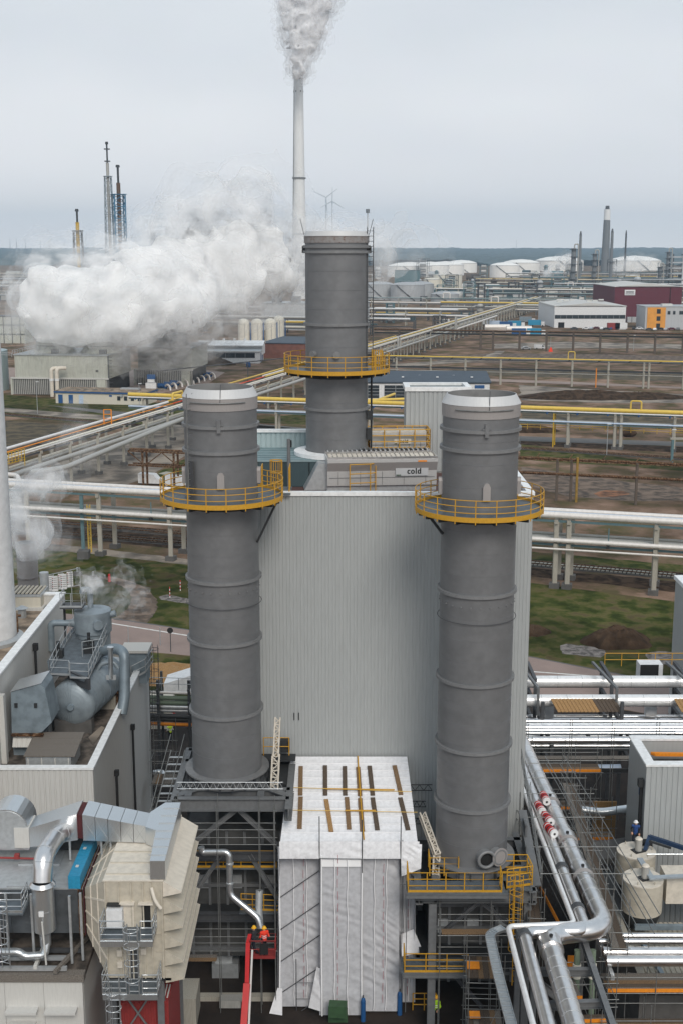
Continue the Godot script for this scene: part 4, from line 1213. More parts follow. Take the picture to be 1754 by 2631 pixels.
	solo("ground_box", sh().box(V(-6.84, 0.4, -69.71), V(1.3, .5, .7)), "pipe_grey", "low grey case on the ground below the machine skid", "box")
	solo("kerb_beam", sh().box(V(-6.1, 0.15, -70.55), V(9, .3, .5)), "concrete", "pale concrete edge beam across the dim site floor", "beam")
	worker(V(5.71, 0, -68.16), 2.5, "green", "worker in lime high visibility jacket and yellow helmet walking past the yellow gate", 1.0)

func ZZ0(a: Array) -> Array: return a

func casing(c: Vector3, s: Vector3, label: String) -> void:
	var o := thing("boiler_casing", label, "boiler", c)
	part("shell", sh().box(V(0, s.y / 2 + 1.2, 0), V(s.x, s.y - 1.0, s.z)), "casing_shade_grey", o)  # pale casing toned dark, the shade inside the frame is in its colour
	for i in 6:
		var x := -s.x / 2 + .3 + i * (s.x - .6) / 5
		part("stiffener", sh().box(V(x, s.y / 2 + 1.2, s.z / 2 + .07), V(.16, s.y - 1.0, .16)), "steel_light", o)
	for i in 4: part("stiffener", sh().box(V(0, 2.3 + i * (s.y - 3) / 3, s.z / 2 + .09), V(s.x, .22, .2)), "steel_light", o)
	for i in 3: part("inspection_door", sh().box(V(-s.x / 3 + i * s.x / 3, s.y * .72, s.z / 2 + .05), V(.7, .9, .12)), "galv_dull", o)

func boom_lift() -> void:
	var o := thing("boom_lift", "bright red boom lift arm raised from the ground with its basket", "boom lift", V(-5.69, 0, -65.13))
	var a: Vector3 = V(-5.51, 2.21, -62)
	var b: Vector3 = V(-5.37, 4.91, -64.5)
	var c: Vector3 = V(-5.45, 6.17, -66.6)
	bar(o, "outer_boom", a, b, .36, .42, "red")
	bar(o, "inner_boom", b, c, .24, .3, "red")
	bar(o, "boom_head", c, c + V(.1, .25, -.5), .2, .3, "red")
	bar(o, "energy_chain", a + V(.32, .1, 0), b.lerp(c, .8) + V(.27, .1, 0), .1, .2, "white_dirty")
	var k: Vector3 = V(-4.62, 5.26, -67)
	var w := node("basket", o)
	wpart("basket_floor", sh().box(k, V(1.5, .12, .8)), "dull_red", w)
	railing(w, [k + V(-.75, 0, .4), k + V(.75, 0, .4), k + V(.75, 0, -.4), k + V(-.75, 0, -.4), k + V(-.75, 0, .4)], "dull_red", 1.1, .75, 2, true, .03)
	wpart("control_box", sh().box(k + V(.1, .6, .42), V(.5, .7, .08)), "black", w)
	bar(o, "basket_arm", c, k + V(-.7, .3, 0), .16, .16, "steel_dark")
	worker(k + V(.1, .06, -.05), 0.4, "red", "worker in red jacket and yellow helmet in the boom lift basket", .95)
	worker(k + V(-.5, .06, -.1), 1.3, "dark", "worker in dark clothes with yellow trim at the basket's far end", .95)

# bones with radii are joined by a smooth union and meshed as surface nets; every vertex takes its nearest bone's colour
var figure := []

func body(bones: Array, cell: float) -> ArrayMesh:
	if figure.is_empty(): figure = flesh(bones, cell)
	var st := SurfaceTool.new()
	st.begin(Mesh.PRIMITIVE_TRIANGLES)
	st.set_smooth_group(0)
	for i in figure[0].size():
		st.set_color(bones[figure[2][i]][4])
		st.add_vertex(figure[0][i])
	for i: int in figure[1]: st.add_index(i)
	st.generate_normals()
	return st.commit()

func flesh(bones: Array, cell: float) -> Array:
	var lo := Vector3.INF
	var hi := -Vector3.INF
	for b: Array in bones:
		for p: Vector3 in [b[0], b[1]]:
			lo = lo.min(p - Vector3.ONE * (maxf(b[2], b[3]) + cell * 2)); hi = hi.max(p + Vector3.ONE * (maxf(b[2], b[3]) + cell * 2))
	var nx := int((hi.x - lo.x) / cell) + 2
	var ny := int((hi.y - lo.y) / cell) + 2
	var nz := int((hi.z - lo.z) / cell) + 2
	var f := PackedFloat32Array()
	var who := PackedInt32Array()
	f.resize(nx * ny * nz); who.resize(nx * ny * nz)
	for y in ny:
		for z in nz:
			for x in nx:
				var p := lo + V(x, y, z) * cell
				var acc := 0.0
				var best := 1e9
				var bi := 0
				for i in bones.size():
					var b: Array = bones[i]
					var ab: Vector3 = b[1] - b[0]
					var t := clampf((p - b[0]).dot(ab) / maxf(ab.length_squared(), 1e-6), 0.0, 1.0)
					var d: float = p.distance_to(b[0] + ab * t) - lerpf(b[2], b[3], t)
					if d < best: best = d; bi = i
					if d < .2: acc += exp(-d * 45.0)
				f[(y * nz + z) * nx + x] = best if acc <= 0.0 else -log(acc) / 45.0
				who[(y * nz + z) * nx + x] = bi
	var at := {}
	var v := PackedVector3Array()
	var of := PackedInt32Array()
	for y in ny - 1:
		for z in nz - 1:
			for x in nx - 1:
				var sum := Vector3.ZERO
				var cnt := 0
				var c := PackedFloat32Array()
				for k in 8: c.append(f[((y + (k >> 2)) * nz + z + ((k >> 1) & 1)) * nx + x + (k & 1)])
				for e: Array in [[0, 1], [2, 3], [4, 5], [6, 7], [0, 2], [1, 3], [4, 6], [5, 7], [0, 4], [1, 5], [2, 6], [3, 7]]:
					var a := c[e[0]]
					var b := c[e[1]]
					if (a < 0.0) != (b < 0.0):
						var t := a / (a - b)
						var pa := V(e[0] & 1, e[0] >> 2, (e[0] >> 1) & 1)
						var pb := V(e[1] & 1, e[1] >> 2, (e[1] >> 1) & 1)
						sum += pa.lerp(pb, t); cnt += 1
				if cnt:
					at[(y * nz + z) * nx + x] = v.size()
					v.append(lo + (V(x, y, z) + sum / cnt) * cell)
					of.append(who[(y * nz + z) * nx + x])
	var ix := PackedInt32Array()
	for y in range(1, ny - 1):
		for z in range(1, nz - 1):
			for x in range(1, nx - 1):
				var i := (y * nz + z) * nx + x
				for k: Array in [[1, nx, nx * nz], [nx, nx * nz, 1], [nx * nz, 1, nx]]:
					var a := f[i] < 0.0
					if a != (f[i + k[0]] < 0.0):
						var q: Array = [at[i], at[i - k[1]], at[i - k[1] - k[2]], at[i - k[2]]]
						if a: ix.append_array([q[0], q[2], q[1], q[0], q[3], q[2]])
						else: ix.append_array([q[0], q[1], q[2], q[0], q[2], q[3]])
	return [v, ix, of]

func worker(at: Vector3, turn: float, look: String, label: String, scale := 1.0) -> void:
	var o := thing("person", label, "person", at, turn, "workers on the site")
	o.scale = Vector3.ONE * scale
	var skin := Color(.50, .28, .19)
	var vest := {"green": Color(.42, .72, .03), "red": Color(.75, .05, .02), "dark": Color(.03, .03, .035), "blue": Color(.02, .06, .2), "yellow": Color(.62, .80, .04)}[look] as Color
	var pants := Color(.014, .018, .03)
	var sleeve := vest if look in ["green", "red"] else Color(.02, .02, .03)
	if look == "yellow": sleeve = Color(.55, .53, .5)
	var boot := Color(.012, .01, .01)
	var r := V(.10, .93, 0)
	var l := V(-.10, .93, 0)
	var rk := V(.11, .50, -.14)
	var lk := V(-.11, .49, .02)
	var ra := V(.11, .09, -.02)
	var la := V(-.11, .12, .26)
	var sr := V(.19, 1.43, .01)
	var sl := V(-.19, 1.43, .01)
	var er := V(.27, 1.15, .10)
	var el := V(-.27, 1.16, .02)
	var wr := V(.22, 1.02, -.14)
	var wl := V(-.24, 1.0, -.18)
	var bones := [
		[V(0, .95, .01), V(0, 1.15, 0), .135, .13, vest], [V(0, 1.15, 0), V(0, 1.38, .01), .14, .15, vest], [sr, sl, .085, .085, vest],
		[V(0, 1.45, .01), V(0, 1.56, -.01), .06, .055, skin], [V(0, 1.63, -.02), V(0, 1.70, -.01), .085, .095, skin], [V(0, 1.61, -.10), V(0, 1.60, -.105), .018, .014, skin],
		[r, rk, .095, .065, pants], [rk, ra, .065, .048, pants], [l, lk, .095, .065, pants], [lk, la, .065, .048, pants], [V(-.05, .93, 0), V(.05, .93, 0), .115, .115, pants],
		[ra + V(0, -.04, .03), ra + V(0, -.05, -.17), .048, .04, boot], [la + V(0, -.04, .04), la + V(0, -.07, -.14), .048, .04, boot],
		[sr, er, .062, .05, sleeve], [er, wr, .05, .038, sleeve], [sl, el, .062, .05, sleeve], [el, wl, .05, .038, sleeve]]
	for h: Array in [[wr, 1.0], [wl, -1.0]]:
		var p: Vector3 = h[0]
		bones.append([p, p + V(0, -.03, -.07), .034, .034, skin])
		for k in 4: bones.append([p + V((k - 1.5) * .02, -.03, -.07), p + V((k - 1.5) * .021, -.08, -.11 + absf(k - 1.5) * .012), .011, .009, skin])
		bones.append([p + V(-h[1] * .03, -.02, -.04), p + V(-h[1] * .05, -.06, -.08), .012, .010, skin])
	var b := MeshInstance3D.new()
	b.name = "body"
	b.mesh = body(bones, .024)
	var m := StandardMaterial3D.new()
	m.resource_name = "clothes"
	m.vertex_color_use_as_albedo = true
	m.roughness = .85
	b.material_override = m
	o.add_child(b)
	var hm := "helmet_white" if look in ["blue", "yellow"] else "helmet_yellow"
	part("helmet", sh().lathe([Vector2(.16, 1.69), Vector2(.125, 1.70), Vector2(.12, 1.75), Vector2(.09, 1.81), Vector2(.001, 1.83)], 16), hm, o)
	if look in ["green", "yellow", "red"]:
		for y: float in [1.08, 1.2]: part("reflective_band", sh().lathe([Vector2(.158, y), Vector2(.16, y + .045)], 16), "tape_white", o)

# a building with parapet walls round a sunken roof; x0..x1, z1 (rear) .. z0 (front)
func parapet_hall(o: Node3D, x0: float, x1: float, z0: float, z1: float, top: float, floor_y: float, face: String, inner: String, foot := 0.0, t := 0.35) -> void:
	var w := x1 - x0
	var d := z0 - z1
	var sheets := int(w / 1.0)
	var sheet: ArrayMesh = sh().ribbed(Transform3D.IDENTITY, w / sheets - .004, top - foot - .1, .33, .045).mesh()
	for i in sheets:
		var m := MeshInstance3D.new()
		m.name = "cladding_panel"
		m.mesh = sheet
		m.material_override = M[face]
		o.add_child(m, true)
		m.position = V(x0 + i * w / sheets, foot, z0) - o.position
	wpart("wall", sh().box(V((x0 + x1) / 2, (top + foot) / 2 - .06, z0 - .06 - t / 2), V(w - .02, top - foot - .12, t - .02)), face, o)
	wpart("wall", sh().box(V((x0 + x1) / 2, (top + foot) / 2 - .06, z1 + t / 2), V(w - .02, top - foot - .12, t)), face, o)
	for x: float in [x0 + t / 2, x1 - t / 2]:
		wpart("wall", sh().box(V(x, (top + foot) / 2 - .06, (z0 + z1) / 2), V(t, top - foot - .12, d - .1)), face, o)
	for b: Array in [[(x0 + x1) / 2, z0 - t / 2, w + .12, t + .14], [(x0 + x1) / 2, z1 + t / 2, w + .12, t + .14]]:
		wpart("parapet_cap", sh().box(V(b[0], top, b[1]), V(b[2], .14, b[3])), "cap_white", o)
	for x: float in [x0 + t / 2, x1 - t / 2]:
		wpart("parapet_cap", sh().box(V(x, top, (z0 + z1) / 2), V(t + .14, .138, d - t * 2 - .14)), "cap_white", o)
	wpart("roof", sh().box(V((x0 + x1) / 2, floor_y - .15, (z0 + z1) / 2), V(w - t, .3, d - t)), inner, o)

func build_left() -> void:
	# low hall with the tank yard on its roof
	var h := thing("white_hall", "white ribbed hall with a sunken roof yard that holds the grey tank", "industrial building", V(-24, 0, -86))
	parapet_hall(h, -33, -15.75, -74.5, -98, 13.7, 12.8, "white_dirty", "roof_slab")
	for q: Array in [[-76.2, 9.0], [-81.5, 10.2], [-88.5, 10.8]]:
		wpart("drain_pipe", sh().tube([V(-15.6, q[1], q[0]), V(-15.6, 1, q[0])], .09, 8), "black", h)
		wpart("drain_hopper", sh().box(V(-15.58, q[1] + .15, q[0]), V(.3, .4, .3)), "black", h)
	# taller hall behind and left
	var t := thing("tall_hall", "taller white hall at the picture's edge, its tan roof carrying the white chimney", "industrial building", V(-32, 0, -88))
	parapet_hall(t, -46, -22.35, -72.0, -98, 18.7, 17.7, "white_dirty", "roof_grit", 0.0, .5)
	wpart("drain_pipe", sh().tube([V(-22.2, 17.6, -87), V(-22.2, 11.8, -87)], .1, 8), "black", t)
	wpart("drain_hopper", sh().box(V(-22.16, 17.7, -87), V(.35, .5, .35)), "black", t)
	wpart("pipe_duct", sh().box(V(-22.15, 11.5, -77.6), V(.35, 12, .5)), "off_white", t)
	var c := thing("white_chimney", "broad white round chimney cut by the picture's edge, standing on the tan roof", "chimney", V(-26.16, 17.7, -88.65))
	part("shell", sh().cone(V(-.05, 0, 0), V(-.05, 40, 0), 2.25, 2.2, 48), "white", c)
	part("base_collar", sh().lathe([Vector2(2.7, 0), Vector2(2.7, .25), Vector2(2.25, .4)], 48), "galv_dull", c)
	# roof furniture of the tall hall
	var v := thing("roof_vent", "square beige roof vent with slatted top beside the white chimney", "roof vent", V(-25.4, 17.7, -97.62))
	part("body", sh().box(V(0, .55, 0), V(2.9, 1.1, 2.4)), "beige_wall", v)
	part("lower_flange", sh().box(V(0, .12, 0), V(3.3, .24, 2.8)), "white_dirty", v)
	part("crown", sh().box(V(0, 1.2, 0), V(3.0, .2, 2.5)), "galv_dull", v)
	for i in 9: part("slat", sh().box(V(-1.3 + i * .325, 1.36, 0), V(.17, .12, 2.3), Basis(Vector3.BACK, .4)), "cream", v)
	part("slot", sh().box(V(0, 1.31, 0), V(2.8, .03, 2.3)), "void", v)
	var rv := thing("roof_vent", "short round vent pipe on the tan roof in front of the slatted vent", "roof vent", V(-24.96, 17.7, -94.45))
	part("pipe", sh().cone(V(0, 0, 0), V(0, .7, 0), .32, .32, 16), "galv_dull", rv)
	part("rain_cap", sh().cone(V(0, .75, 0), V(0, .95, 0), .5, .1, 16), "galv_dull", rv)
	var rp := thing("roof_post", "thin rusty pipe stub on the tan roof by the chimney foot", "pipe", V(-24.03, 17.7, -89.39))
	part("pipe", sh().cone(V(0, 0, 0), V(0, 1.6, 0), .08, .08, 8), "rust", rp)
	part("tee", sh().tube([V(-.3, 1.65, 0), V(.3, 1.65, 0)], .1, 8), "rust", rp)
	var sp := thing("roof_pipe", "grey upright vent pipe at the far corner of the tan roof", "pipe", V(-24.64, 17.7, -100.74))
	part("pipe", sh().cone(V(0, 0, 0), V(0, 2.0, 0), .38, .38, 16), "galv_dull", sp)
	# notice boards on a frame by the road
	var n := thing("notice_boards", "row of white safety notice boards on a pole frame beyond the tan roof", "sign board", V(-36.17, 0, -153.14))
	var bx: Vector3 = V(-36.35, 6.25, -149)
	var by: Vector3 = V(-31.38, 8.02, -146)
	for k in 5:
		var p := bx.lerp(by, k / 4.0)
		pole(n, "post", V(p.x, 0, p.z), p + V(0, .4, 0), .05, "galv_dull")
	pole(n, "rail", bx + V(0, .4, 0), by + V(0, .4, 0), .05, "galv_dull")
	pole(n, "rail", bx + V(0, -1.7, 0), by + V(0, -1.7, 0), .05, "galv_dull")
	for k in 3:
		var p := bx.lerp(by, (k + .5) / 4.0) + V(0, -.65, .06)
		var tilt := Basis(Vector3.UP, .33)
		for j in (1 if k == 0 else 2):
			var c2 := p + tilt * V((j - .5) * .78 if k else 0.0, -.25 if j == 0 and k else 0.0, 0)
			var bw := .72 if k else .95
			wpart("board", sh().box(c2, V(bw, 1.9, .04), tilt), "white", n)
			for q in 6: wpart("printed_line", sh().box(c2 + tilt * V(.08, .7 - q * .26, .03), V(bw * .62, .05, .01), tilt), "steel", n)
			for q in 6: wpart("pictogram", sh().box(c2 + tilt * V(-bw * .38, .7 - q * .26, .03), V(.12, .14, .01), tilt), "black" if q % 2 else "dull_red", n)
	# deaerator: tank on a saddle, tower vessel, platforms
	var tk := thing("feedwater_tank", "big grey horizontal tank with a domed ribbed end on the sunken roof", "storage tank", V(-18.28, 12.8, -81.8))
	var tc: Vector3 = V(-18.74, 14.87, -83)
	var back := V(1.1, 0, -6.0)
	wpart("shell", sh().cone(tc, tc + back, 1.62, 1.62, 48), "vessel", tk)
	var dome := sh()
	var prof: Array = []
	for i in 9:
		var q := PI / 2 * i / 8
		prof.append(Vector2(maxf(.001, cos(q) * 1.62), sin(q) * .65))
	dome.lathe(prof, 48)
	wpart("domed_end", dome.moved(Transform3D(Basis(Vector3.RIGHT, PI / 2 + .0) , tc).rotated_local(Vector3.BACK, .15)), "vessel", tk)
	for i in 36:
		var q := TAU * i / 36.0
		var line := []
		for j in 7:
			var e := lerpf(.18, PI / 2 - .02, j / 6.0)
			line.append(tc + V(cos(q) * sin(e) * 1.62, sin(q) * sin(e) * 1.62, cos(e) * .65 + .012) )
		wpart("dome_seam", sh().tube(line, .014, 4), "duct_blue", tk)
	wpart("dome_hub", sh().cone(tc + V(0, 0, .7), tc + V(0, 0, .86), .26, .22, 20), "duct_blue", tk)
	for i in 5: wpart("girth_band", sh().tube(ring(tc + back * (i + .5) / 5.0, back.normalized(), 1.63, 40), .018, 5, true), "duct_blue", tk)
	for f: float in [.02, .8]:
		var p := tc + back * f
		wpart("saddle", sh().box(V(p.x, (12.8 + tc.y - 1.1) / 2, p.z), V(2.6, tc.y - 1.1 - 12.8, 1.0)), "concrete" if f > .5 else "dark_concrete", tk)
	var vs := thing("deaerator_tower", "upright blue grey round vessel with flat top behind the horizontal tank", "pressure vessel", V(-20.3, 13, -97.56))
	var vp: Vector3 = V(-18.94, 19.05, -92)
	wpart("shell", sh().lathe([Vector2(1.0, -4.6), Vector2(1.28, -4.2), Vector2(1.28, -1.7), Vector2(1.4, -1.68), Vector2(1.4, -.02), Vector2(1.36, 0), Vector2(.001, .12)], 40, vp), "vessel", vs)
	wpart("skirt_deck", sh().lathe([Vector2(.001, -4.4), Vector2(2.0, -4.4), Vector2(2.0, -4.6), Vector2(.001, -4.6)], 24, vp + V(.6, 0, 0)), "galv_dull", vs)
	wpart("nozzle", sh().cone(vp + V(.55, -.75, 1.1), vp + V(.75, -.75, 1.75), .36, .36, 16), "vessel", vs)
	wpart("nozzle", sh().cone(vp + V(1.3, -.4, 0), vp + V(1.75, -.3, 0), .25, .25, 12), "vessel", vs)
	wpart("steam_pipe", sh().tube(bend([vp + V(-.2, 0, -.3), vp + V(-.2, 1.5, -.3), vp + V(-.75, 1.5, -.3), vp + V(-.8, 1.2, -.3)], .4), .22, 12), "vessel", vs)
	wpart("inlet_pipe", sh().tube(bend([vp + V(-1.2, -1.0, .2), vp + V(-3.2, -1.0, .2), vp + V(-3.2, -3.2, .2)], .4), .26, 12), "duct_blue", vs)
	wpart("inlet_bell", sh().cone(vp + V(-1.15, -1.0, .2), vp + V(-1.8, -1.0, .2), .38, .26, 14), "vessel", vs)
	var tp := node("top_platform", vs)
	wpart("platform_deck", sh().box(vp + V(-1.4, .4, .3), V(1.7, .1, 1.6)), "steel", tp)
	wpart("column", sh().box(vp + V(-2.1, -1.6, .2), V(.16, 4.2, .16)), "steel_dark", tp)
	railing(vs, [vp + V(-2.2, .45, -.4), vp + V(-2.2, .45, 1.0), vp + V(-.6, .45, 1.0), vp + V(-.6, .45, -.3)], "galv_dull", 1.1, .8, 2, true, .03)
	var pf := thing("tank_platform", "blue grey steel platform with railings above the horizontal tank", "platform", V(-21.26, 13, -93.34))
	var py := 17.0
	wpart("deck", sh().prism(poly([-21.1, -85.9, -20.9, -95.1, -18.3, -91.7, -17.4, -87.7, -17.6, -81.8, -18.7, -82.7, -19.0, -83.1, -20.2, -82.9]), py - .12, py, true), "deck_steel", pf)
	railing(pf, [V(-20.17, 17.05, -82.78), V(-18.8, 17.05, -82.6), V(-18.62, 17.05, -82.06), V(-17.3, 17.05, -81.89), V(-17.78, 17.05, -91.55)], "galv_dull", 1.1, 1.2, 2, true, .028)
	railing(pf, [V(-20.17, 17.05, -82.78), V(-20.52, 17.05, -88.58), V(-20.61, 17.05, -94.02)], "galv_dull", 1.1, 1.3, 2, true, .028)
	railing(pf, [V(-18.73, 17.05, -86.76), V(-17.37, 17.05, -87.56)], "galv_dull", 1.1, 1.0, 2, false, .028)
	wpart("front_plate", sh().beam(V(-19.03, 16.7, -83.6), V(-17.27, 16.7, -81.81), .2, .8), "steel", pf)
	for p: Vector3 in [V(-20.47, 17.3, -86.81), V(-18.46, 17.3, -87.81), V(-18.66, 17.3, -88.85)]:
		wpart("valve_block", sh().box(p, V(.7, .6, .6)).cone(p, p + V(0, .9, 0), .12, .12, 8), "steel_dark", pf)
	for p: Vector3 in [V(-20.27, 16.9, -83.21), V(-20.9, 16.9, -95.09)]: bar(pf, "column", p, V(p.x, 12.8, p.z), .18, .18, "steel")
	var ex := thing("exhaust_pipe", "slim silver exhaust pipe on a brown frame beside the tank platform", "pipe", V(-16.39, 15.62, -85))
	pole(ex, "pipe", V(-16.38, 16.01, -85), V(-16.35, 18.22, -85), .17, "galvanised")
	wpart("flare", sh().cone(V(-16.36, 18.16, -85), V(-16.35, 18.35, -85), .24, .24, 14), "galvanised", ex)
	wpart("gusset", sh().box(V(-16.37, 16.08, -85), V(.7, .35, .1)), "galv_dull", ex)
	var bf := thing("brown_frame", "rust brown steel frame standing over the tank's far side", "steel frame", V(-16.2, 15.62, -85))
	var fy := 14.6
	for q: Array in [[V(-18.16, 14.6, -87.86), V(-16.52, 14.6, -87.67)], [V(-16.52, 14.6, -87.67), V(-16.6, 14.6, -90.58)], [V(-18.24, 14.6, -89.99), V(-16.6, 14.6, -90.58)], [V(-17.46, 14.6, -87.86), V(-17.51, 14.6, -90.28)]]:
		bar(bf, "beam", q[0], q[1], .18, .18, "rust")
	for p: Vector3 in [V(-16.72, 14.6, -87.67), V(-16.52, 14.6, -87.67)]: bar(bf, "column", p, V(p.x, 11.7, p.z), .2, .2, "rust")
	for q: Array in [[V(-15.81, 17.9, -87), V(-15.95, 13.9, -87)]]:
		var ep := thing("bent_pipe", "thick blue grey pipe bending down beside the tank", "pipe", q[1])
		wpart("pipe", sh().tube(bend([V(-17.64, 17.01, -88), V(-16.29, 17.63, -87), V(-15.56, 17.5, -86.2), V(-15.55, 14.46, -85.5), V(-15.73, 13.32, -85)], .9), .38, 18), "duct_blue", ep)
	var pp := thing("grey_pipe", "curved pale pipe between platform and bent pipe above the tank", "pipe", V(-17.05, 16.25, -86))
	wpart("pipe", sh().tube(bend([V(-17.62, 16.09, -86), V(-17.28, 16.75, -86), V(-16.33, 16.91, -86), V(-16.04, 16.42, -86)], .4), .15, 10), "vessel", pp)
	var cu := thing("control_cabinet", "blue grey control hut with white roof at the yard's far corner", "cabinet", V(-16.32, 12.5, -94.76))
	wpart("body", sh().box(V(-16.11, 14.03, -94), V(1.9, 2.6, 1.8)), "duct_blue", cu)
	wpart("roof", sh().box(V(-16.07, 15.35, -94), V(2.2, .2, 2.2)), "off_white", cu)
	railing(cu, [V(-16.29, 13.19, -92.6), V(-15.16, 13.79, -92.6), V(-15.09, 13.53, -96)], "galv_dull", 1.1, 1.0, 2, true, .028)
	var wl := thing("wall_ladder", "caged service ladder on the white hall's far corner", "ladder", V(-16.06, 6.44, -97))
	ladder(wl, V(-15.4, .4, -96.4), 14.8, V(1, 0, .3), "steel", .5, 2.4)
	# air duct in front of the tall wall
	var ad := thing("air_duct", "bulky blue grey air duct with slanted hood against the tall white wall", "duct", V(-21.12, 15.25, -80))
	var du: Vector3 = V(-21.66, 19.43, -79)
	wpart("hood", sh().extrude(poly([-21.9, 14.2, -21.8, 17.3, -19.8, 17.9, -19.55, 17.5, -19.2, 15.2, -19.9, 14.5]), Transform3D(Basis(), V(0, 0, -81)), 0, 2.4), "duct_blue", ad)
	wpart("hood_roof", sh().quad(V(-21.85, 17.35, -78.5), V(-19.75, 17.96, -78.5), V(-19.75, 17.96, -81.1), V(-21.85, 17.35, -81.1), Vector3.UP), "galvanised", ad)
	wpart("transition", sh().extrude(poly([-21.9, 9.5, -21.9, 14.2, -19.9, 14.2, -20.1, 12.9, -20.7, 11.7]), Transform3D(Basis(), V(0, 0, -80.6)), 0, 1.8), "duct_blue", ad)
	wpart("canopy", sh().ribbed(Transform3D(Basis(Vector3.RIGHT, -.5), V(-21.8, 13.6, -78.2)), 2.0, .9, .33, .05), "off_white", ad)
	wpart("canopy_edge", sh().box(V(-20.8, 14.4, -78.4), V(2.1, .12, .3)), "rust", ad)
	for x: float in [-21.5, -20.2]: wpart("lifting_eye", sh().box(V(x, 16.4, -78.55), V(.2, .3, .1)), "steel_dark", ad)
	var vc := thing("vent_cowl", "round vent stub with a rusty rim beside the air duct", "roof vent", V(-21.42, 12.8, -85.07))
	part("body", sh().cone(V(0, 0, 0), V(0, 1.9, 0), .6, .6, 24), "galv_dull", vc)
	part("rim", sh().tube(ring(V(0, 1.9, 0), Vector3.UP, .6, 24), .09, 8, true), "rust", vc)
	solo("switch_box", sh().box(V(-20.66, 12.8, -82.2) + V(0, .85, 0), V(.95, 1.5, .9)), "galv_dull", "grey switch box on the yard floor before the rusty vent stub", "switch box")
	var sb := thing("slab_hut", "low hut with a sloping roof of brown slabs at the front of the roof yard", "shed", V(-19.15, 12.8, -77.3))
	var hp := V(-18.9, 12.8, -75.9)
	wpart("body", sh().box(hp + V(0, .55, -1.5), V(2.9, 1.1, 2.9)), "galv_dull", sb)
	for i in 4: wpart("roof_slab", sh().box(hp + V(.1, 1.2 + i * .09, -.35 - i * .78), V(3.3, .08, .86), Basis(Vector3.RIGHT, .1)), "plank_grey", sb)
	for i in 4: wpart("wall_rib", sh().box(hp + V(-1.3 + i * .87, .5, -.02), V(.06, 1.0, .06)), "off_white", sb)
	solo("pale_plate", sh().prism(poly([-17.5, -81.8, -17.0, -83.9, -16.7, -83.6, -16.9, -80.4]), 12.8, 12.85), "paving", "pale worn slab on the roof yard floor beside the hut", "slab")
	# spectacle of pipes between the hall and the left stack
	var r := thing("low_pipe_rack", "low rack of green and silver pipes between the white hall and left stack", "pipe rack", V(-17.31, 0, -119.66))
	for q: Array in [[8.11, .13, "pipe_white"], [7.63, .2, "pipe_green"], [7.19, .2, "pipe_green"], [6.79, .25, "bright_clad"], [6.46, .18, "bright_clad"], [5.98, .2, "steel"], [5.62, .2, "steel_dark"], [5.21, .16, "orange"]]:
		var a := V(-19, q[0], -104)
		wpart("pipe", sh().tube([a, a + V(12, 0, 1.0)], q[1], 10), q[2], r)
	for x: float in [-15.9, -13.2, -10.4]:
		bar(r, "column", V(x, 0, -103.2), V(x, 9.4, -103.2), .22, .22, "steel")
		bar(r, "column", V(x, 0, -105.6), V(x, 9.4, -105.6), .22, .22, "steel")
		for y: float in [6.2, 7.4, 8.6]: bar(r, "beam", V(x, y, -102.8), V(x, y, -105.8), .2, .2, "steel")
	railing(r, [V(-17, 8.7, -102.9), V(-8, 8.7, -102.2)], "galv_dull", 1.1, 1.5, 2, false, .03)
	solo("container", sh().box(V(-16.89, 0, -112.79) + V(-1.2, 1.5, -4), V(3.2, 3.0, 2.4)), "beige_wall", "beige site container under the low pipe rack behind the worker in yellow", "container")
	solo("white_tent_roof", sh().extrude(poly([-2.2, 0, 2.2, 0, 2.2, 1.1, .6, 1.9, -2.2, 1.0]), Transform3D(Basis(), V(-16.51, 0, -125.73)), -3, 0), "white", "white tent like shelter behind the low pipe rack", "shelter")
	worker(V(-16.28, 0, -112.58), .6, "yellow", "worker in yellow vest and white helmet walking under the low pipe rack")
	worker(V(-16.53, 0, -116.36), 2.8, "red", "worker in bright red jacket in the shade beneath the low pipe rack")
	worker(V(-14.86, 0, -115.68), 3.6, "red", "second worker in red, half hidden by the left stack's edge")
	var ss := thing("safety_steam_vent", "stubby steam vent chimney with brown stains behind the tan roof", "chimney", V(-30.49, 14, -118.3))
	part("pipe", sh().cone(V(0, -3, 0), V(0, 4.1, 0), 1.0, 1.0, 28), "stack_band", ss)
	for y: float in [.6, 2.4]: part("band", sh().cone(V(0, y, 0), V(0, y + .12, 0), 1.08, 1.08, 28), "rust_band", ss)
	part("mouth", sh().cone(V(0, 4.1, 0), V(0, 4.12, 0), .9, .9, 28), "soot", ss)
	# site scaffold hints along the white hall's wall
	scaffold("scaffold", "slender scaffold tower between the white hall and the left stack", V(-14.2, 0, -94), 0.0, [-.9, .9], [-1.2, .8], 0.0, 8.5, [2.2, 4.2, 6.2], [[4.2, -.9, .9, -1.1, .7]])
	var pr := thing("site_pipe", "bent silver pipe lying on the ground beside the white hall's wall", "pipe", V(-13.93, 0, -90.61))
	wpart("pipe", sh().tube(bend([V(-16.3, 1.5, -101.74), V(-15.51, 1.5, -102.02), V(-14.94, 1.5, -99.48)], .5), .22, 10), "galvanised", pr)
	# lamp post and road sign
	var sg := thing("road_sign", "small round road sign on a post at the road's near edge", "road sign", V(-19.83, 0, -139.61))
	part("post", sh().cone(Vector3.ZERO, V(0, 2.8, 0), .05, .05, 8), "steel", sg)
	part("disc", sh().cone(V(0, 2.6, .06), V(0, 2.6, .1), .35, .35, 20), "steel_dark", sg)
	for q: Array in [[V(-25.21, 0, -142.4), "thin grey post at the road edge, one further from the round sign"], [V(-21.39, 0, -142.07), "thin grey post at the road edge, the one beside the round sign"]]:
		solo("marker_post", sh().cone(q[0], q[0] + V(0, 2.2, 0), .06, .05, 8), "galv_dull", q[1], "post", "thin posts along the road")
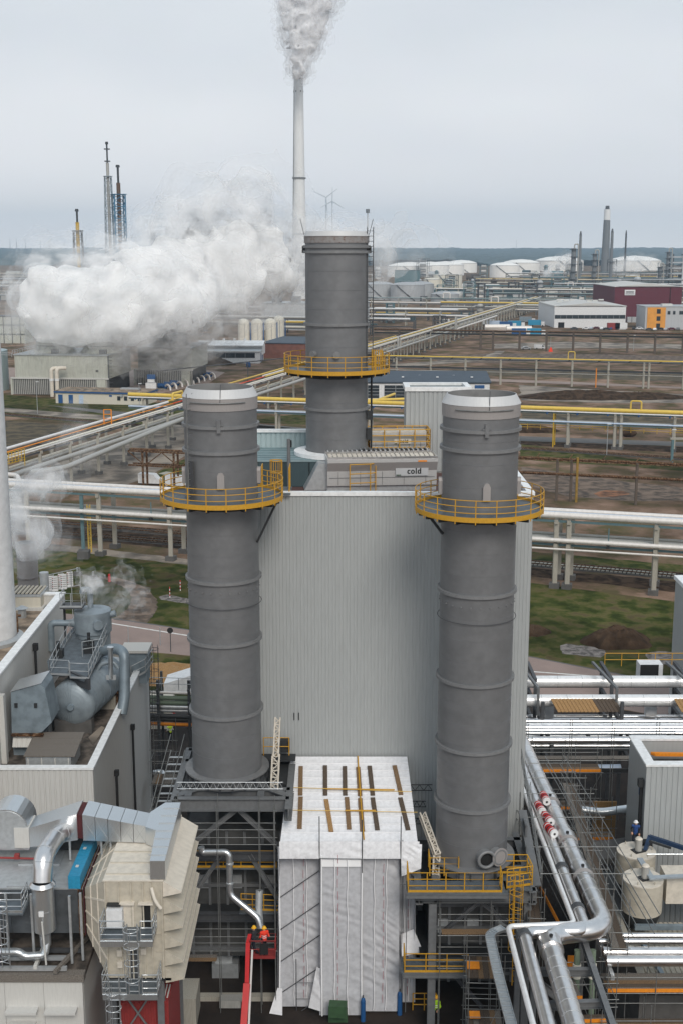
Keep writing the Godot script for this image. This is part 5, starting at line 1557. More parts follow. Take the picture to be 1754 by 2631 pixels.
	for i in 4:
		var p: Vector3 = [V(-23.01, 0, -162.66), V(-22.04, 0, -166.17), V(-18.57, 0, -164.4), V(-19.43, 0, -161.6)][i]
		var m := thing("striped_post", ["red and white striped post left of the gravel patch on the lawn", "red and white striped post at the far edge of the gravel patch", "striped post behind the left stack's edge", "striped post at the near edge of the gravel patch"][i], "post", p, 0.0, "striped posts on the lawn")
		for k in 6: part("stripe", sh().cone(V(0, k * .25, 0), V(0, k * .25 + .25, 0), .06, .06, 8, false, k == 5), "red" if k % 2 else "white", m)
	for i in 3:
		var p: Vector3 = [V(-37.87, 0, -174.6), V(-35.19, 0, -172.42), V(-32.65, 0, -170.99)][i]
		var m := thing("hydrant", ["grey manhole stub with silver top on the lawn behind the notice boards", "grey manhole stub with silver top beside the curved side path", "red hydrant standing on the lawn"][i], "hydrant", p, 0.0, "manholes and hydrants on the lawn")
		part("base", sh().cone(Vector3.ZERO, V(0, .5, 0), .7 if i < 2 else .2, .55 if i < 2 else .16, 14), "dark_concrete" if i < 2 else "red", m)
		part("head", sh().cone(V(0, .5, 0), V(0, 1.1, 0), .2, .15, 12), "galvanised" if i < 2 else "red", m)

func build_filter_house() -> void:
	var x0 := -11.95
	var x1 := -9.0
	var z0 := -58.0
	var z1 := -65.4
	var o := thing("filter_house", "beige air intake filter house with six weather hoods down its side", "filter house", V(-10.5, 9.4, -61.7))
	wpart("body", sh().box(V((x0 + x1) / 2, 12.1, (z0 + z1) / 2), V(x1 - x0, 5.4, z0 - z1)), "cream", o)
	wpart("roof_sheet", sh().box(V((x0 + x1) / 2, 14.83, (z0 + z1) / 2), V(x1 - x0 + .1, .06, z0 - z1 + .1)), "cream_light", o)
	for i in 5: bar(o, "roof_seam", V(x0, 14.88, z0 - 1.2 * i - .6), V(x1, 14.88, z0 - 1.2 * i - .6), .06, .05, "cream")
	for k in 6:
		var y := 14.2 - k * .965
		wpart("weather_hood", sh().extrude(poly([x1 + .01, y + .6, x1 + .95, y, x1 + .95, y - .05, x1 + .01, y - .27]), Transform3D(Basis(), V(0, 0, z0)), 0, z1 - z0), "cream_light" if k == 0 else "cream", o)
		bar(o, "hood_lip", V(x1 + .95, y - .02, z0), V(x1 + .95, y - .02, z1), .03, .1, "cream_light")
		wpart("hood_slot", sh().box(V(x1 + .02, y - .33, (z0 + z1) / 2), V(.02, .1, z0 - z1 - .3)), "void", o)
	# front posts, doors and fittings
	for x: float in [x0 + .04, x0 + .72, x0 + 1.35, x0 + 1.95, x0 + 2.35, x1 - .06]: bar(o, "front_rib", V(x, 9.4, z0 + .04), V(x, 14.75, z0 + .04), .07, .07, "cream")
	for y: float in [11.9, 10.9, 13.4]: bar(o, "front_rib", V(x1 - .4, y, z0 + .03), V(x1, y, z0 + .03), .05, .06, "cream")
	wpart("door", sh().box(V(x0 + 1.15, 12.6, z0 + .03), V(.62, 1.9, .06)), "cream_light", o)
	wpart("open_doorway", sh().box(V(x0 + 2.12, 12.6, z0 + .02), V(.5, 1.9, .04)), "void", o)
	wpart("open_doorway", sh().box(V(x0 + 1.42, 10.2, z0 + .02), V(.42, 1.55, .04)), "steel", o)
	for q: Array in [[1.15, 13.65], [2.1, 13.65]]: wpart("door_hood", sh().box(V(x0 + q[0], q[1], z0 + .14), V(.75, .08, .28)), "cream_light", o)
	wpart("air_conditioner", sh().box(V(x0 + .55, 13.0, z0 + .3), V(.8, .95, .45)), "white", o)
	wpart("air_conditioner_bracket", sh().box(V(x0 + .5, 13.62, z0 + .2), V(.7, .08, .3)), "steel_dark", o)
	for p: Vector3 in [V(x0 + .68, 10.9, z0 + .12), V(x0 + .68, 10.25, z0 + .12), V(x0 + 1.9, 11.0, z0 + .12)]: wpart("junction_box", sh().box(p, V(.26, .34, .18)), "cream_light", o)
	wpart("fresh_air_pipe", sh().tube(bend([V(x1 - .55, 14.5, z0 + .1), V(x1 - .35, 13.9, z0 + .35), V(x1 - .05, 13.5, z0 + .4)], .3), .09, 8), "cream_light", o)
	# transition to the silencer on the left
	var a := [V(x0, 14.8, z0), V(x0, 14.8, z1), V(x0, 9.4, z1), V(x0, 9.4, z0)]
	var b := [V(-13.25, 13.6, -59.5), V(-13.25, 13.6, -64), V(-13.25, 11.05, -64), V(-13.25, 11.05, -59.5)]
	var s := sh()
	for i in 4:
		var j := (i + 1) % 4
		s.quad(a[i], a[j], b[j], b[i], (a[i] + a[j]) * .5 - V(-12, 12.2, -61.7))
	wpart("transition", s, "cream", o)
	for i in 4:
		for t: float in [.2, .5, .8]:
			bar(o, "transition_rib", a[i].lerp(a[(i + 1) % 4], t), b[i].lerp(b[(i + 1) % 4], t), .07, .1, "cream_light")
	for t: float in [.35, .7]:
		for i in 4: bar(o, "transition_rib", a[i].lerp(b[i], t), a[(i + 1) % 4].lerp(b[(i + 1) % 4], t), .06, .08, "cream_light")
	# landings and ladders on the front
	for q: Array in [[12.3, -11.95, -9.35], [9.35, -11.95, -9.2]]:
		var y: float = q[0]
		wpart("landing", sh().box(V((q[1] + q[2]) / 2, y - .06, z0 + .75), V(q[2] - q[1], .12, 1.4)), "deck_steel", o)
		wpart("landing_edge", sh().box(V((q[1] + q[2]) / 2, y - .12, z0 + 1.45), V(q[2] - q[1], .3, .06)), "galvanised", o)
		railing(o, [V(q[1], y, z0 + .1), V(q[1], y, z0 + 1.42), V(-10.75, y, z0 + 1.42)], "galvanised", 1.1, .9, 3, true, .03)
		railing(o, [V(-9.95, y, z0 + 1.42), V(q[2], y, z0 + 1.42), V(q[2], y, z0 + .1)], "galvanised", 1.1, .8, 3, true, .03)
	ladder(o, V(-10.35, 9.3, z0 + 1.5), 13.3, V(0, 0, 1), "galvanised", .5, 1.2)
	ladder(o, V(-11.35, 2.0, z0 + 1.5), 10.4, V(0, 0, 1), "galvanised", .5, 2.4)
	for x: float in [-11.8, -9.3]:
		for z: float in [-58.3, -65.0]: wpart("support_column", sh().ibeam(V(x, 0, z), V(x, 9.4, z), .35, .35), "steel_light", o)
	for k: float in [-1.0, 1.0]: bar(o, "cross_brace", V(-10.5 - k * 1.1, 5.5, -58.2), V(-10.5 + k * 1.1, 9.0, -58.2), .08, .08, "steel_light")
	wpart("underside", sh().box(V(-10.4, 9.32, -61.7), V(3.4, .15, 7.4)), "steel_dark", o)
	var rc := thing("red_container", "dull red steel container under the beige filter house", "container", V(-10.2, 0, -60.5))
	part("body", sh().box(V(0, 3.9, 0), V(2.5, 7.8, 4.2)), "dull_red", rc)
	for i in 9: part("rib", sh().box(V(-1.1 + i * .275, 3.9, 2.13), V(.1, 7.7, .06)), "dull_red", rc)
	for i in 6: part("roof_slot", sh().box(V(.35 + i * .16, 7.82, 1.2), V(.07, .03, 1.2)), "off_white", rc)
	# galvanised ducting over the roofs
	var d := thing("roof_duct", "galvanised rectangular air duct running over the filter house roof to the left", "duct", V(-12, 15, -62))
	wpart("trough", sh().extrude(poly([-9.75, -64.8, -8.9, -64.8, -8.85, -58.0, -9.6, -58.0, -9.78, -61.4, -10.4, -61.8, -10.4, -63.6]), Transform3D(Basis(Vector3.RIGHT, Vector3.BACK, Vector3.UP), Vector3.ZERO), 14.9, 15.9, true), "galvanised", d)
	for i in 7: bar(d, "trough_seam", V(-9.75, 15.92, -58.6 - i * .9), V(-8.85, 15.92, -58.6 - i * .9), .04, .03, "galv_dull")
	var lay := func(p: Vector3, q: Vector3, h0: float, h1: float, w0: float, w1: float) -> Shape:
		var m := sh()
		var c := [p + V(0, h0 / 2, w0 / 2), p + V(0, h0 / 2, -w0 / 2), p + V(0, -h0 / 2, -w0 / 2), p + V(0, -h0 / 2, w0 / 2)]
		var e := [q + V(0, h1 / 2, w1 / 2), q + V(0, h1 / 2, -w1 / 2), q + V(0, -h1 / 2, -w1 / 2), q + V(0, -h1 / 2, w1 / 2)]
		for i in 4: m.quad(c[i], c[(i + 1) % 4], e[(i + 1) % 4], e[i], (c[i] + c[(i + 1) % 4]) * .5 - p)
		m.quad(c[0], c[1], c[2], c[3], p - q)
		m.quad(e[0], e[1], e[2], e[3], q - p)
		return m
	var k0 := V(-10.4, 15.4, -62.7)
	var k1 := V(-13.85, 15.65, -63.1)
	for i in 5:
		var t0 := i / 5.0
		var t1 := (i + 1) / 5.0 - .008
		wpart("duct_section", lay.call(k0.lerp(k1, t0), k0.lerp(k1, t1), lerpf(.95, 1.5, t0), lerpf(.95, 1.5, t1), lerpf(1.6, 1.75, t0), lerpf(1.6, 1.75, t1)), "galvanised", d)
		for sg: float in [1.0, -1.0]: bar(d, "cross_crease", k0.lerp(k1, t0 if sg > 0 else t1) + V(0, .5, lerpf(.8, .88, t0)), k0.lerp(k1, t1 if sg > 0 else t0) + V(0, -.5, lerpf(.8, .88, t1)), .02, .012, "galv_dull")
	wpart("expansion_joint", lay.call(k1, k1 + V(-.28, .02, 0), 1.35, 1.35, 1.6, 1.6), "dark_red", d)
	var k2 := k1 + V(-.28, .02, 0)
	wpart("duct_section", lay.call(k2, V(-16.8, 14.9, -63.3), 1.5, 1.1, 1.75, 1.5), "galvanised", d)
	wpart("duct_end", lay.call(V(-16.8, 14.9, -63.3), V(-17.6, 14.9, -63.3), 1.15, 1.15, 1.6, 1.6), "off_white", d)
	for x: float in [-12.9, -12.4, -14.6]: bar(d, "duct_leg", V(x, 13.7, -62.4), V(x, 15.0, -62.4), .1, .1, "galv_dull")
	# round silver stack in front of the silencer
	var r := thing("round_duct", "fat round silver duct bending down in front of the dark silencer", "duct", V(-15.2, 12.1, -58.6))
	var rp := bend([V(-14.75, 15.3, -62.6), V(-15.0, 15.7, -61.2), V(-15.2, 15.6, -59.0), V(-15.2, 14.45, -58.6)], 1.1, 7)
	wpart("bend", sh().tube(rp, .5, 26), "bright_clad", r)
	for i in range(2, rp.size() - 1, 4): wpart("bend_seam", sh().tube(ring(rp[i], rp[i + 1] - rp[i], .505, 26), .014, 5, true), "galv_dull", r)
	wpart("collar", sh().lathe([Vector2(.5, .18), Vector2(.66, 0), Vector2(.66, -.05), Vector2(.5, -.02)], 30, V(-15.2, 14.3, -58.6)), "bright_clad", r)
	wpart("shaft", sh().lathe([Vector2(.56, 0), Vector2(.56, -1.3), Vector2(.565, -1.32), Vector2(.56, -1.34), Vector2(.56, -2.5), Vector2(.3, -2.7), Vector2(.28, -3.4)], 30, V(-15.2, 14.3, -58.6)), "galvanised", r)
	wpart("paper_label", sh().box(V(-15.2, 12.95, -58.02), V(.26, .3, .02)), "white", r)
	pole(r, "prop", V(-15.15, 12.6, -57.9), V(-15.05, 10.2, -57.9), .05, "off_white")
	# dark silencer box
	var sl := thing("silencer", "dark metal clad silencer box joined to the filter house by a ribbed seam", "silencer", V(-18, 11, -62))
	for i in 5: wpart("cladding_panel", sh().box(V(-14.3 - i * 1.9, 12.3, -61.75), V(1.885, 2.5, 4.5)), "silencer_metal", sl)
	wpart("roof_sheet", sh().box(V(-18, 13.58, -61.75), V(9.4, .08, 4.6)), "galv_dull", sl)
	for k in 4: wpart("expansion_seam", sh().box(V(-13.32 - k * .09, 12.3, -61.75), V(.05, 2.7 + .1 * (k % 2), 4.6 + .1 * (k % 2))), "rust" if k % 2 else "dark_red", sl)
	for z: float in [-60.2, -62.6]: wpart("roof_hatch", sh().box(V(-16.2, 13.66, z), V(2.2, .08, 1.4)), "galv_dull", sl)
	wpart("dark_opening", sh().box(V(-14.9, 14.1, -63.9), V(2.4, .9, .6)), "steel_dark", sl)
	for p: Array in [[-13.4, -59.0], [-15.9, -58.9], [-17.2, -58.9], [-13.9, -58.7]]: bar(sl, "support_leg", V(p[0], 9.8, p[1]), V(p[0], 13.6, p[1]), .12, .12, "galv_dull")
	var bb := thing("blue_box", "long bright blue box on the silencer's roof edge", "box", V(-13.75, 13.65, -61.5))
	for i in 2: part("box_half", sh().box(V(0, .36, -1.25 + i * 2.3), V(.62, .7, 2.26)), "sky_blue", bb)
	for i in 2: part("label_plate", sh().box(V(-.05, .72, -.9 + i * 2.0), V(.16, .02, .22)), "off_white", bb)
	# round silver hood at the left edge
	var rh := thing("round_hood", "large round topped silver hood at the picture's edge beyond the round duct", "duct", V(-18, 13.6, -63.6))
	var dprof: Array = []
	for i in 13:
		var q := PI * i / 12.0
		dprof.append(cos(q) * 1.15); dprof.append(sin(q) * 1.15)
	dprof.append_array([-1.15, -1.2, 1.15, -1.2])
	part("casing", sh().extrude(poly(dprof), Transform3D(Basis(), V(0, 1.75, -.9)), 0, 1.9), "galvanised", rh)
	part("front_plate", sh().extrude(poly(dprof), Transform3D(Basis().scaled(V(.93, .93, 1)), V(0, 1.75, 1.0)), 0, .04), "galv_dull", rh)
	var rb := thing("red_pipe", "dark red fire water pipe in front of the round hood", "pipe", V(-18, 13.7, -62))
	pole(rb, "pipe", V(-19.5, 14.0, -62.1), V(-16.3, 13.9, -62.1), .06, "dull_red")
	for x: float in [-18.6, -17.4]: wpart("valve", sh().box(V(x, 14.05, -62.1), V(.25, .25, .25)), "dull_red", rb)
	# caged ladder and platform at the very edge
	var lp := thing("edge_platform", "galvanised platform with caged ladder at the picture's edge before the silencer", "platform", V(-17.3, 12.5, -57.5))
	wpart("deck", sh().box(V(-16.9, 13.1, -58.4), V(1.7, .1, 1.3)), "deck_steel", lp)
	railing(lp, [V(-17.6, 13.15, -57.8), V(-16.1, 13.15, -57.8), V(-16.1, 13.15, -59.0)], "galvanised", 1.1, .8, 3, true, .028)
	ladder(lp, V(-17.0, 10.2, -57.6), 13.9, V(-.3, 0, 1), "galvanised", .45, .8)
	# white house at the bottom
	var w := thing("white_annex", "white house with a door, canopies and safety signs at the lower edge", "building", V(-19, 0, -60))
	for i in 7: wpart("wall_panel", sh().box(V(-14.2 - i * 2.0, 4.7, -57.8), V(1.985, 9.4, .2)), "off_white", w)
	wpart("wall", sh().box(V(-20.2, 4.7, -61.4), V(14, 9.36, 6.9)), "off_white", w)
	wpart("roof_edge", sh().box(V(-20.2, 9.6, -57.85), V(14.2, .42, .5)), "plank_grey", w)
	wpart("roof", sh().box(V(-20.2, 9.5, -61.4), V(14.1, .3, 7.0)), "roof_slab", w)
	wpart("door", sh().box(V(-16.3, 5.7, -57.66), V(1.0, 2.3, .08)), "white_dirty", w)
	for q: Array in [[-16.3, 7.9, 1.6], [-14.3, 7.9, 1.6], [-16.3, 7.1, 1.3]]: wpart("canopy", sh().box(V(q[0], q[1], -57.4), V(q[2], .12, .6)), "white_dirty", w)
	for q: Array in [[-16.45, 6.35, "helmet_yellow", .13], [-16.15, 6.35, "blue", .13], [-16.45, 6.0, "orange", .11], [-16.15, 6.0, "helmet_yellow", .1]]:
		wpart("safety_sign", sh().cone(V(q[0], q[1], -57.61), V(q[0], q[1], -57.59), q[3], q[3], 16 if q[2] != "helmet_yellow" else 3), q[2], w)
	wpart("alarm_box", sh().box(V(-15.35, 5.95, -57.6), V(.4, .55, .15)), "white_dirty", w)
	wpart("alarm_lamp", sh().box(V(-15.5, 6.0, -57.5), V(.12, .3, .06)), "dull_red", w)
	wpart("landing", sh().box(V(-16.2, 5.2, -57.0), V(2.2, .12, 1.1)), "white_dirty", w)
	for q: Array in [[-17.3, -56.6], [-15.1, -56.6]]: railing(w, [V(q[0], 4.4, -56.4), V(q[0], 5.2, -57.4)], "plank_dark", 1.1, .9, 2, false, .03)
	# loose steel sections stored on the white house's roof
	for i in 6:
		var q: Array = [[-17.6, -57.9, -14.0, -57.9, "galv_dull"], [-17.6, -58.7, -14.2, -58.7, "galv_dull"], [-17.4, -59.6, -13.6, -59.6, "steel"], [-14.5, -57.4, -13.4, -61.0, "plank_grey"], [-17.5, -57.7, -17.5, -60.5, "steel"], [-15.6, -57.8, -15.6, -60.0, "off_white"]][i]
		var m := bar(self, "steel_section", V(q[0], 10.0 + .1 * (i % 2), q[1]), V(q[2], 10.0 + .1 * (i % 2), q[3]), .18, .2, q[4])
		tag(m, ["long grey steel section at the front edge of the white house's roof", "second grey section lying behind the front one on the roof", "dark section at the back of the stored steel under the silencer", "weathered channel jutting over the white house's corner", "short dark section laid crosswise under the caged ladder", "pale crosswise section in the middle of the stored steel"][i], "steel section", "steel sections stored on the white house's roof")
	var pl := thing("lagged_pipe", "horizontal silver lagged pipe entering under the silencer from the edge", "pipe", V(-17, 10.6, -58.4))
	wpart("pipe", sh().tube(bend([V(-20, 10.75, -58.2), V(-16.5, 10.75, -58.2), V(-16.2, 10.5, -58.2), V(-15.2, 10.5, -58.3), V(-15.1, 11.2, -58.6)], .25), .2, 12), "galvanised", pl)

func build_right() -> void:
	# grey hall with sunken roof
	var h := thing("grey_hall", "grey ribbed hall with white parapet cap at the lower site's edge beyond the silencers", "industrial building", V(27, 0, -77))
	parapet_hall(h, 19.45, 36.0, -75.0, -79.8, 13.7, 12.3, "cladding", "roof_slab", 0.0, .5)
	wpart("drain_pipe", sh().tube([V(19.3, 12.2, -75.5), V(19.3, 1, -75.5)], .12, 8), "black", h)
	wpart("drain_hopper", sh().box(V(19.25, 12.3, -75.5), V(.35, .5, .4)), "steel_dark", h)
	wpart("notice", sh().box(V(19.4, 11.6, -76.1), V(.06, 1.0, .6)), "blue", h)
	for i in 4:
		var m := bar(self, "orange_board", V(20.6, 13.0 + i * .12, -78.6 + i * .35), V(25.2 + i * .6, 13.0 + i * .12, -78.4 + i * .35), .05, .22, "orange")
		tag(m, ["orange scaffold toe board over the grey hall's roof, the far one", "orange scaffold toe board over the grey hall's roof, third from the cap", "orange scaffold toe board over the grey hall's roof, second from the cap", "orange scaffold toe board over the grey hall's roof, next to the cap"][i], "toe board", "orange boards over the grey hall's roof")
	for i in 3:
		var m := bar(self, "timber_beam", V(20.6 + i, 12.6, -76.4 - i * .3), V(24.5 + i * 1.2, 13.0, -77.4 - i * .2), .3, .25, "plank_dark")
		tag(m, ["dark timber lying in the grey hall's sunken roof, nearest the cap", "dark timber in the middle of the grey hall's sunken roof", "dark timber in the grey hall's sunken roof, nearest the orange boards"][i], "timber", "timbers in the grey hall's roof")
	# tall white block at the edge
	var wb := thing("white_block", "tall pale hall cut by the picture's edge behind the big white pipes", "industrial building", V(41, 0, -113))
	wpart("wall", sh().box(V(41.3, 7, -113), V(16.6, 14, 14)), "cladding", wb)
	wpart("parapet_cap", sh().box(V(41.3, 14.15, -113), V(16.9, .4, 14.3)), "cap_white", wb)
	# slab roofs and dark walls between
	solo("concrete_slab", sh().prism(poly([16.3, -79.0, 19.5, -79.9, 19.8, -77.5, 19.0, -77.1, 16.2, -76.6]), 5.9, 6.3, true), "dark_concrete", "grey concrete roof slab beside the hall's shaded wall", "slab")
	solo("pit_wall", sh().box(V(17.2, 2.9, -73.0), V(3.2, 5.8, 6.0)), "dark_concrete", "dark concrete wall under the grey slab behind the beige drums", "wall")
	# silencer drums
	var drums := [[V(18.47, 9, -72.65), "beige flat drum nearer the worker in blue and red"], [V(18.06, 9, -69.14), "beige flat drum in front, over the ribbed beige roof"]]
	for q: Array in drums:
		var c: Vector3 = q[0]
		var o := thing("silencer_drum", q[1], "silencer", V(c.x, 7.0, c.z), 0.0, "beige silencer drums")
		part("shell", sh().lathe([Vector2(1.2, 0), Vector2(1.2, 1.96), Vector2(1.16, 2.0), Vector2(.001, 2.0)], 48), "cream", o)
		part("lid", sh().lathe([Vector2(1.21, 1.94), Vector2(1.21, 2.02), Vector2(.001, 2.03)], 48), "cream_light", o)
		part("foot", sh().lathe([Vector2(.9, -.9), Vector2(1.2, 0)], 32), "steel_dark", o)
		part("outlet", sh().cone(V(.1, 2.02, .1), V(.1, 2.85, .1), .22, .22, 18), "pipe_grey", o)
		part("outlet_cap", sh().cone(V(.1, 2.85, .1), V(.1, 2.95, .1), .24, .15, 18), "cream_light", o)
		part("outlet_frame", sh().box(V(.1, 2.06, .1), V(.75, .06, .6), Basis(Vector3.UP, .4)), "steel_dark", o)
		for k in 6: part("lifting_pin", sh().cone(V(cos(k * 1.05) * 1.0, 2.0, sin(k * 1.05) * 1.0), V(cos(k * 1.05) * 1.0, 2.22, sin(k * 1.05) * 1.0), .03, .03, 6), "cream", o)
	var du := thing("cable_tray", "pale blue cable tray bent over the two beige drums", "cable tray", V(18.71, 9.3, -69.22))
	for q: Array in [[V(18.27, 9.35, -70.94), V(18.42, 9.35, -68.33)], [V(18.28, 9.37, -68.51), V(23.88, 9.37, -69.04)]]: bar(du, "tray", q[0], q[1], .34, .1, "galv_blue")
	pole(du, "conduit", V(18.73, 9.6, -71.01), V(24.48, 9.6, -71.01), .05, "galvanised")
	var bd := thing("beige_duct", "long beige box duct joined to the drums, running out of the picture", "duct", V(19.84, 8, -70.31))
	for i in 3: wpart("duct_section", sh().box(V(19.38, 8.9, -70.25) + V(1.3 + i * 2.3, -.8, .2), V(2.28, 1.7, 1.6)), "cream_light", bd)
	wpart("flange", sh().box(V(18.93, 8.8, -70.44) + V(0, -.7, .2), V(.35, 1.4, 1.3)), "cream", bd)
	for z: float in [-67.9, -66.6]: bar(bd, "support_beam", V(17.4, 6.5, z), V(26, 6.5, z), .25, .3, "duct_blue")
	bar(bd, "support_strut", V(17.4, 6.5, -66.6), V(18.4, 5.4, -63.6), .25, .2, "duct_blue")
	var rf := thing("ribbed_roof", "beige ribbed sheet roof of a low shed under the drums", "shed", V(21, 0, -66))
	wpart("roof_sheet", sh().ribbed(Transform3D(Basis(Vector3.RIGHT, -PI / 2), V(16.9, 5.2, -63.2)), 12, 7.5, .3, .06), "cream", rf)
	wpart("wall", sh().box(V(22.8, 2.5, -66.9), V(11.6, 5.0, 7.3)), "dark_concrete", rf)
	wpart("parapet", sh().box(V(16.75, 3.0, -67.4), V(.3, 6.4, 9.0)), "dark_concrete", rf)
	wpart("parapet_cap", sh().box(V(16.75, 6.25, -67.4), V(.42, .1, 9.1)), "concrete", rf)
	var cr := thing("loader_crane", "dark blue hydraulic loader arm lying before the grey hall", "crane arm", V(20.18, 9, -74.07))
	for q: Array in [[V(19, 9, -72.59), V(19.47, 9.6, -73.4)], [V(19.4, 9.6, -73.34), V(20.44, 9.4, -72.97)], [V(20.44, 9.4, -72.97), V(22.66, 9, -72.01)]]: bar(cr, "arm_section", q[0], q[1], .22, .26, "navy")
	bar(cr, "cylinder", V(19.15, 9.8, -72.35), V(20.46, 9.5, -72.01), .12, .12, "steel_dark")
	worker(V(18.9, 8.2, -73.39) + V(0, 0, -1.4), 2.9, "blue", "worker in dark blue with red harness and white helmet behind the beige drums")
	solo("black_bag", sh().box(V(19.12, 9, -72.3) + V(0, -.1, -1.2), V(1.0, .7, .5)), "black", "black bag beside the worker behind the beige drums", "bag")
	# the big silver steam lines
	var p1 := thing("steam_pipe", "thick silver steam pipe that runs out from the wall, jogs sideways and comes near", "pipe", V(13.76, 10, -70.91))
	var a := [V(13.25, 10, -92), V(14.3, 10, -63.4) + V(0, 0, 1.7), V(10.99, 10, -62.3) + V(0, 0, 1.25), V(10.98, 10, -51.61)]
	wpart("lagging", sh().tube(bend(a, 1.3, 10), .54, 24), "bright_clad", p1)
	for t: float in [.48, .66, .8]:
		var c: Vector3 = a[0].lerp(a[1], t)
		var d: Vector3 = (a[1] - a[0]).normalized()
		wpart("flange_cover", sh().cone(c - d * .45, c + d * .45, .64, .64, 26), "bright_clad", p1)
		wpart("flange_cover_end", sh().cone(c + d * .45, c + d * .7, .64, .545, 26, false, false), "stack_band", p1)
		wpart("tag_plate", sh().cone(c + V(0, .62, .2), c + V(0, .72, .2), .1, .1, 10), "black", p1)
	for t: float in [.12]:
		var c: Vector3 = a[2].lerp(a[3], t)
		var d: Vector3 = (a[3] - a[2]).normalized()
		wpart("flange_cover", sh().cone(c - d * .5, c + d * .5, .64, .64, 26), "bright_clad", p1)
		wpart("tag_plate", sh().cone(c + V(0, .62, 0), c + V(0, .72, 0), .1, .1, 10), "black", p1)
	for i in 26:
		var c: Vector3 = a[0].lerp(a[1], i / 26.0)
		if i < 25: wpart("lagging_seam", sh().tube(ring(c, a[1] - a[0], .546, 24), .012, 4, true), "galv_dull", p1)
	for i in range(1, 10):
		var c: Vector3 = a[2].lerp(a[3], i / 10.0)
		wpart("lagging_seam", sh().tube(ring(c, a[3] - a[2], .546, 24), .012, 4, true), "galv_dull", p1)
	var p2 := thing("steam_pipe", "medium silver pipe alongside the thick one, with dark clamps", "pipe", V(13.2, 10, -69.24))
	var b := [V(11.95 + .55, 10.2, -92), V(13.09, 10.2, -62.05) + V(0, 0, .9), V(9.71, 10.2, -61.87) + V(0, 0, .9), V(9.72, 10.2, -51.32)]
	wpart("lagging", sh().tube(bend(b, .7, 8), .34, 20), "bright_clad", p2)
	for q: Array in [[0, .78], [0, .93], [2, .04]]:
		var c: Vector3 = b[q[0]].lerp(b[q[0] + 1], q[1])
		var d: Vector3 = (b[q[0] + 1] - b[q[0]]).normalized()
		wpart("clamp", sh().cone(c - d * .22, c + d * .22, .40, .40, 18), "steel", p2)
	for i in 16:
		var c: Vector3 = b[0].lerp(b[1], i / 16.0)
		wpart("lagging_seam", sh().tube(ring(c, b[1] - b[0], .346, 20), .01, 4, true), "galv_dull", p2)
	var p3 := thing("steam_pipe", "slim silver pipe on the building side of the two larger ones", "pipe", V(12.14, 10.3, -67.6))
	wpart("lagging", sh().tube(bend([V(11.95 + .0, 10.3, -92), V(12.55, 10.3, -61.69), V(8.92, 10.3, -61.43), V(8.99, 10.3, -51.18)], .4, 6), .15, 14), "clad_white", p3)
	# wrapped rolls of lagging lying between the pipes
	for i in 4:
		var c: Vector3 = [V(13.31, 10.7, -76.66), V(12.8, 10.6, -75.37), V(13, 10.7, -73.64), V(12.93, 10.7, -72.07)][i]
		var o := thing("lagging_roll", ["red and white roll on the steam pipe nearest the tall wall's top end", "red and white roll lying lower between the pipes beside the first", "third red and white roll along the steam pipe", "red and white roll nearest the beige drums"][i], "insulation roll", c, .05 + .07 * i, "rolls of lagging on the steam pipes")
		part("wrapper", sh().cone(V(0, 0, -.55), V(0, 0, .5), .26, .26, 16), "red", o)
		part("white_end", sh().cone(V(0, 0, .5), V(0, 0, .62), .28, .25, 16), "white", o)
		for k in 3: part("print_band", sh().cone(V(0, 0, -.4 + k * .33), V(0, 0, -.32 + k * .33), .267, .267, 16), "white" if k != 1 else "navy_cloth", o)
		part("core", sh().cone(V(0, 0, .62), V(0, 0, .63), .08, .08, 10), "black", o)
	# scaffolds along the pipes
	scaffold("scaffold", "long scaffold gangway on the outer side of the silver steam pipes", V(15.6, 0, -73), -.045, [-.35, .55], [-11, -8.6, -6.2, -3.8, -1.4, 1.0, 3.4, 5.8, 8.2, 10.6], 3.0, 11.2, [8.4], [[8.4, -.3, .5, -11, 10.6]], false)
	scaffold("scaffold", "long scaffold gangway between the steam pipes and the tall ribbed wall", V(12.15, 0, -71.5), -.09, [-.9, -.1], [-10, -7.6, -5.2, -2.8, -.4, 2.0, 4.4, 6.8], 0.0, 10.6, [7.9], [[7.9, -.85, -.15, -10, 6.8]], false)
	var ga := thing("guard_rails", "bundle of thin scaffold tubes running along the steam pipes", "scaffold tubes", V(15, 9, -73))
	for q: Array in [[15.1, 9.3], [15.3, 9.9], [15.2, 10.5], [16.3, 9.4], [16.3, 9.9], [16.5, 10.6], [11.6, 9.2], [11.6, 9.8]]:
		var dx := .75 if q[0] > 14 else 1.2
		pole(ga, "tube", V(q[0] - .7, q[1], -84), V(q[0] + dx, q[1], -62.2), .028, "scaffold")
	for z: float in [-82.0, -79.5, -77.0, -73.5, -69.5, -66.2]: pole(ga, "cross_tube", V(11.4, 10.85, z), V(16.6, 10.85, z), .026, "scaffold")
	for i in 2:
		var m := bar(self, "orange_board", [V(11.55, 8.1, -74), V(12.7, 5.0, -70)][i], [V(12.5, 8.1, -65), V(13.4, 5.0, -63.5)][i], .06, .28, "orange")
		tag(m, ["long orange toe board beside the yellow caged ladder", "lower orange toe board in the gap below the steam pipes"][i], "toe board", "orange boards under the steam pipes")
	# support steel under the near pipe run
	var su := thing("pipe_support", "grey steel support frame under the near run of the steam pipes", "steel frame", V(11, 8, -60.06))
